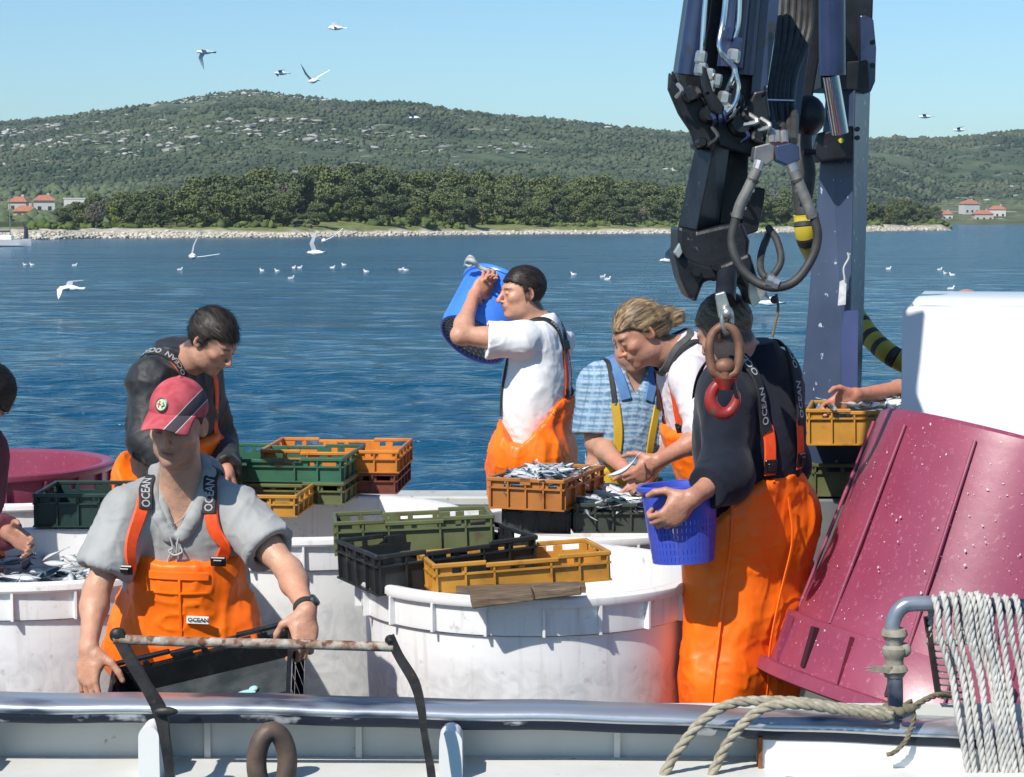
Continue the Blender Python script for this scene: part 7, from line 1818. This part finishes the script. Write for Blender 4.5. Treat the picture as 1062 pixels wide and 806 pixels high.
# ============ person at the left edge ==================================================
def edge_person():
    Y = 7.55
    J = jt(pelvis=at(-51, 580, Y+.1), neck=at(-37, 452, Y), shR=at(-73, 476, Y-.05), elR=at(-63, 540, Y-.12), wrR=at(-45, 570, Y-.25), shL=at(-26, 478, Y+.05), elL=at(-21, 548, Y-.05), wrL=at(10, 553, Y-.30),
           knL=at(-43, 720, Y), anL=at(-43, 860, Y), knR=at(-73, 720, Y), anR=at(-73, 860, Y))
    J['anL'][2] = J['anR'][2] = .10; J['knL'][2] = J['knR'][2] = .48
    p = Person('person in maroon shirt cut off by the left edge, hands over the fish tub', J, cfwd=V(.7, -.7, 0), hfwd=V(.45, .35, -.75), hup=V(.6, .1, .7), hc=at(-17, 412, Y-.05), tone=(.42, .23, .16), build=1.0)
    p.hand('L', V(.7, -.5, -.25), V(.3, -.3, .8), curl=(.5, .55, .6, .6)); p.hand('R', V(.7, -.4, -.3), V(.2, -.3, .9))
    p.body(h=.0055)
    p.hair(hairm('black_hair', (.008, .007, .007), (.02, .017, .015)), th=.016, seed=55, strands=900, slen=.02, comb=(0, -.5, -.6), forehead=.03, side=-.04, back=-.09)
    J_ = p.J; nk, pe, C = J_['neck'], J_['pelvis'], p.C
    def cut(P):
        d = np.full(len(P), -1.); L = (P-nk) @ C
        for q in 'LR':
            w0 = J_['wr'+q]; dr = nrm(w0-J_['el'+q]); t = (P-w0) @ dr; near = np.linalg.norm(P-w0, axis=1) < .14; d = np.where(near, np.maximum(d, t+.03), d)
        return np.maximum(d, np.where(np.hypot(L[:, 0], L[:, 1]) < .12, L[:, 2]-.04, -1))
    sl = []
    for q in 'LR': sl += [Cone(J_['sh'+q], J_['el'+q], .066, .058, .05), Cone(J_['el'+q], J_['wr'+q], .056, .042, .03)]
    p.garment('maroon_shirt', p.torso+sl, .014, mat('maroon_cloth', (.10, .022, .035), (.15, .035, .05), ns=9, rough=.9), h=.008, cut=cut, seed=91)
    p.garment('trousers', p.torso[1:3]+p.legs, .030, ORANGE, h=.010, cut=lambda P: ((P-pe) @ C)[:, 2]-.08, seed=93)
    boots(p)
edge_person()
# ------------------------------------------------------------------ baskets, fish and the held crate
BLUEP = mat('blue_basket_plastic', (.05, .20, .74), (.07, .25, .82), ns=5, rough=.25, spec=.6)
BLUEV = mat('violet_blue_basket_plastic', (.040, .065, .40), (.055, .09, .48), ns=5, rough=.3)
GRIPM = mat('grey_rope_handle', (.34, .36, .34), (.48, .49, .46), ns=40, rough=.7)
PERF = mat('wet_grey_basket_base', (.045, .055, .085), (.08, .09, .13), ns=20, rough=.35)
def bucket():
    Y = 9.90
    rimc = at(520, 304, Y); basec = at(491, 352, Y-.16); ax = nrm(basec-rimc); L = np.linalg.norm(basec-rimc)*1.0
    o = empty('bucket', tuple(rimc), 'bright blue ribbed bucket tipped on the shoulder of the white T-shirt man', 'bucket')
    b = MB(); pr = [(.196, -.004), (.200, .004), (.196, .016), (.186, .018)]
    for k in range(9): z = .03+k*(L-.05)/9; pr += [(.184-.012*k/9, z), (.187-.012*k/9, z+.009), (.184-.012*k/9, z+.017)]
    pr += [(.170, L-.01), (.164, L)]
    b.lathe(pr+[(.158, L-.004), (.176, .02), (.190, -.002), (.196, -.004)], c=rimc, axis=ax, n=72); b.build('wall', BLUEP, o, auto=50)
    b = MB(); b.lathe([(0, L-.006), (.163, L-.006)], c=rimc, axis=ax, n=48); b.build('base', PERF, o)
    x = nrm(np.cross((0, 1, 0), ax)); y = np.cross(ax, x); b = MB(); k = 0
    for r_, n in ((.15, 40), (.12, 30), (.09, 22), (.06, 14)):
        for i in range(n):
            a = 2*math.pi*i/n; q = rimc+ax*(L-.003)+x*r_*math.cos(a)+y*r_*math.sin(a); e = (x*math.cos(a)+y*math.sin(a))*.009; g = (-x*math.sin(a)+y*math.cos(a))*.004
            b.add([q-e-g, q-e+g, q+e+g, q+e-g], [(0, 1, 2, 3)])
    ho = b.build('slots', mat('basket_slot', (.30, .34, .42), rough=.5), o, smooth=False); ho['kind'] = 'stuff'
    # ridge round the base
    b = MB(); b.lathe([(.164, L-.002), (.170, L+.006), (.160, L+.008), (.156, L)], c=rimc, axis=ax, n=60); b.build('base_ring', BLUEV, o)
    hp = spline([at(483, 276, Y-.12), at(485, 270, Y-.17), at(491, 271, Y-.19), at(497, 277, Y-.17), at(507, 281, Y-.17), at(516, 281, Y-.13)], 6)
    b = MB(); b.tube(hp, .0105, 10); b.build('handle', GRIPM, o)
    b = MB(); b.tube(spline([at(483, 273, Y-.15), at(487, 266, Y-.18), at(492, 270, Y-.18), at(488, 276, Y-.17)], 6, closed=True), .007, 8, closed=True); b.build('handle_ring', GRIPM, o)
bucket()
def basket():
    Y = 6.42; c = at(704, 503, Y); base = at(709, 582, Y-.01); ax = nrm(base-c); L = np.linalg.norm(base-c)
    o = empty('basket', tuple(base), 'violet blue slotted plastic basket held by the navy sweater man over the tub', 'basket')
    x = nrm(np.cross((0, 1, 0), ax)); y = np.cross(ax, x)
    b = MB(); b.lathe([(.116, .02), (.124, .018), (.130, .010), (.130, .0), (.124, -.005), (.116, -.002), (.112, .012), (.104, .09)], c=c, axis=ax, n=64); b.build('rim', BLUEV, o)
    b = MB(); n = 72; z0, z1 = .10, L-.02
    r_at = lambda z: .118-.024*z/L
    # wall: solid bands with real slots between
    b.lathe([(r_at(.01), .01), (r_at(.10), .10), (r_at(.10)-.004, .10), (r_at(.01)-.004, .01)], c=c, axis=ax, n=n)
    rows = np.linspace(.10, L, 7)
    for i in range(6):
        za, zb = rows[i], rows[i+1]; zm = zb-.008
        b.lathe([(r_at(zm), zm), (r_at(zb), zb), (r_at(zb)-.004, zb), (r_at(zm)-.004, zm), (r_at(zm), zm)], c=c, axis=ax, n=n)
        for k in range(48):
            a = 2*math.pi*k/48; e = x*math.cos(a)+y*math.sin(a); t = -x*math.sin(a)+y*math.cos(a); h_ = .0056
            p0 = c+ax*za+e*r_at(za); p1 = c+ax*zm+e*r_at(zm)
            b.add([p0-t*h_, p0+t*h_, p1+t*h_, p1-t*h_, p0-t*h_-e*.003, p0+t*h_-e*.003, p1+t*h_-e*.003, p1-t*h_-e*.003], [(0, 1, 2, 3), (7, 6, 5, 4), (0, 3, 7, 4), (1, 5, 6, 2)])
    b.lathe([(0, L-.004), (r_at(L), L-.004), (r_at(L), L), (0, L)], c=c, axis=ax, n=n)
    b.build('slotted_wall', BLUEV, o, auto=50)
basket()
# ---- fish
FISHM = bpy.data.materials.new('fish_skin'); FISHM.use_nodes = True
t = FISHM.node_tree; N = t.nodes; L_ = t.links; bs = N['Principled BSDF']; tc = N.new('ShaderNodeTexCoord'); sx = N.new('ShaderNodeSeparateXYZ'); L_.new(tc.outputs['Object'], sx.inputs[0])
no = N.new('ShaderNodeTexNoise'); no.inputs['Scale'].default_value = 90; L_.new(tc.outputs['Object'], no.inputs['Vector'])
ad = N.new('ShaderNodeMath'); ad.operation = 'MULTIPLY_ADD'; ad.inputs[1].default_value = .012; L_.new(no.outputs['Fac'], ad.inputs[0]); L_.new(sx.outputs['Z'], ad.inputs[2])
mr = N.new('ShaderNodeMapRange'); mr.inputs[1].default_value = .002; mr.inputs[2].default_value = .018; L_.new(ad.outputs[0], mr.inputs[0])
rp = N.new('ShaderNodeValToRGB'); e = rp.color_ramp.elements; e[0].position = .0; e[0].color = (.72, .73, .74, 1); e[1].position = .75; e[1].color = (.03, .055, .07, 1); q = e.new(.4); q.color = (.42, .47, .50, 1); L_.new(mr.outputs[0], rp.inputs[0]); L_.new(rp.outputs[0], bs.inputs['Base Color'])
bs.inputs['Roughness'].default_value = .25; bs.inputs['Metallic'].default_value = .25
FME = {}
def fish_mesh(L, seed=0):
    rr = np.random.RandomState(seed); n = 12; xs = np.linspace(0, 1, 11); H = L*.10; W = L*.062; bend = rr.uniform(-.12, .12)*L
    prof = np.array([.05, .45, .78, .96, 1, .92, .76, .55, .34, .18, .12]); v = []; f = []
    for x, p in zip(xs, prof):
        for k in range(n): a = 2*math.pi*k/n; v.append((L*(x*.86-.45), W*p*math.cos(a)+bend*(x-.5)**2*4, H*p*math.sin(a)))
    for i in range(10):
        for k in range(n): f.append((i*n+k, i*n+(k+1) % n, (i+1)*n+(k+1) % n, (i+1)*n+k))
    f.append(tuple(range(n)))
    b = MB(); b.add(v, f); yb = bend
    x1 = L*.40; tail = [(x1, yb, 0), (x1+L*.13, yb*1.3, L*.10), (x1+L*.09, yb*1.3, 0), (x1+L*.13, yb*1.3, -L*.10)]
    b.add([(x, y+.0008, z) for x, y, z in tail]+[(x, y-.0008, z) for x, y, z in tail], [(0, 1, 2, 3), (7, 6, 5, 4), (0, 4, 5, 1), (1, 5, 6, 2), (2, 6, 7, 3), (3, 7, 4, 0)])
    b.add([(-L*.05, .0, H*.9), (L*.03, 0, H*1.7), (L*.08, 0, H*.8), (L*.02, .001, H*.8)], [(0, 1, 2, 3)])
    return b, x1
FISHP = {}
def fish(M, L, label, group, var):
    key = (round(L, 3), var)
    if key not in FISHP:
        b, x1 = fish_mesh(L, var); o = b.build('fish', FISHM, None); tag(o, label, 'fish', group)
        e = MB()
        for s_ in (-1, 1): e.ball((-L*.40, s_*L*.028, L*.018), L*.014, n=6, m=4)
        eo = e.build('eyes', BUCK, o, world=False); eo.parent = o; FISHP[key] = o
        bpy.context.view_layer.update()
    else:
        o = copy_tree(FISHP[key]); o['label'] = label; o['group'] = group
    o.matrix_basis = M; return o
def heap(crate_key, n, L, label, group, top, seed, layers=3, tilt=.5, spread=1., align=None, bulge=.03):
    M, Lc, Wd, H = CRATES[crate_key]; rr = np.random.RandomState(seed); M2 = M.copy()
    for i in range(n):
        x = rr.uniform(-.42, .42)*Lc*spread; y = rr.uniform(-.40, .40)*Wd*spread; z = top+bulge*(1-(2*x/Lc)**2)*(1-(2*y/Wd)**2)+rr.uniform(-.012, .012)-.0
        yaw = rr.uniform(0, 6.28) if align is None else align+rr.normal()*.5
        R = Matrix.Rotation(yaw, 4, 'Z') @ Matrix.Rotation(rr.normal()*.18*tilt*2, 4, 'Y') @ Matrix.Rotation(rr.choice((-1, 1))*rr.uniform(.9, 1.9), 4, 'X')
        fish(M @ Matrix.Translation((x, y, z)) @ R, L, label, group, i % 4)
    b = MB(); b.box((0, 0, top*.5), (Lc-.05, Wd-.05, top-.012)); R3 = np.array(M.to_3x3()); c = np.array(M.translation); b.v = [q @ R3.T+c for q in b.v]
    o = b.build('fish_mass', mat('packed_fish', (.06, .08, .09), (.40, .43, .45), ns=45, rough=.3, stretch=(1, 3, 1), bump=.01, bs=60), smooth=False); tag(o, 'packed lower layer of silver fish in the '+label.split(' in the ')[-1] if ' in the ' in label else label, 'fish', kind='stuff')
heap('brown crate heaped with silver fish on top of a black crate', 85, .15, 'small silver fish in the heap filling the brown crate', 'fish in the brown crate', .090, 1, bulge=.022)
heap('dark grey green crate of mackerel beside the basket', 26, .25, 'silver mackerel in the dark grey green crate', 'mackerel in the grey green crate', .080, 2, align=-.9, bulge=.035)
heap('yellow crate of fish held by the hand in front of the blue crane column', 26, .20, 'silver fish in the yellow crate by the crane column', 'fish in the yellow crate', .125, 3, bulge=.02)
def tub_fish():
    rr = np.random.RandomState(6); c = at(40, 403, 7.20)
    for i in range(150):
        a = rr.uniform(0, 6.28); r_ = .54*math.sqrt(rr.rand()); x, y = c[0]+r_*math.cos(a), 7.20+r_*math.sin(a)
        if y < 6.8 and rr.rand() < .5: y = 7.2-(y-7.2)
        R = Matrix.Rotation(rr.uniform(0, 6.28), 4, 'Z') @ Matrix.Rotation(rr.normal()*.25, 4, 'Y') @ Matrix.Rotation(rr.uniform(.8, 2.2)*rr.choice((-1, 1)), 4, 'X')
        fish(Matrix.Translation((x, y, .745+rr.uniform(0, .035))) @ R, .16, 'small silver fish floating in the tub at the left edge', 'fish in the left tub', i % 4)
tub_fish()
p_ = at(648, 487, 7.45); fish(Matrix.Translation(tuple(p_)) @ Matrix.Rotation(-.55, 4, 'Y') @ Matrix.Rotation(.2, 4, 'Z') @ Matrix.Rotation(-1.5, 4, 'X'), .15, 'silver fish held in the fingers of the long haired man', None, 9)
def held_crate():
    A = at(118, 686, 6.00); B = at(302, 642, 5.98); Cn_ = at(328, 703, 5.70)
    x = nrm(B-A); y = nrm((B-Cn_)-x*np.dot(B-Cn_, x)); z = np.cross(x, y); L = np.linalg.norm(B-A)+.01; Wd = .34; H = .125
    c = (A+B)/2-y*Wd/2-z*H; M = Matrix(((x[0], y[0], z[0], c[0]), (x[1], y[1], z[1], c[1]), (x[2], y[2], z[2], c[2]), (0, 0, 0, 1)))
    WET = mat('wet_grey_floor', (.028, .034, .036), (.055, .062, .064), ns=14, rough=.12, rough2=.35, bump=.002, bs=30)
    crate(M, 'wet', 'empty wet black crate tipped in the hands of the man with the red cap', L, Wd, H, floor_mat=WET)
    b = MB(); rr = np.random.RandomState(3); R3 = np.array(M.to_3x3()); cc = np.array(M.translation)
    b.ball((.10, .02, .016), (.032, .016, .006)); b.ball((.125, .03, .018), (.014, .012, .008)); b.v = [q @ R3.T+cc for q in b.v]
    tag(b.build('plastic_scrap', mat('pale_cyan_plastic', (.35, .62, .62), rough=.3)), 'scrap of pale turquoise plastic lying in the tipped black crate', 'plastic scrap')
held_crate()
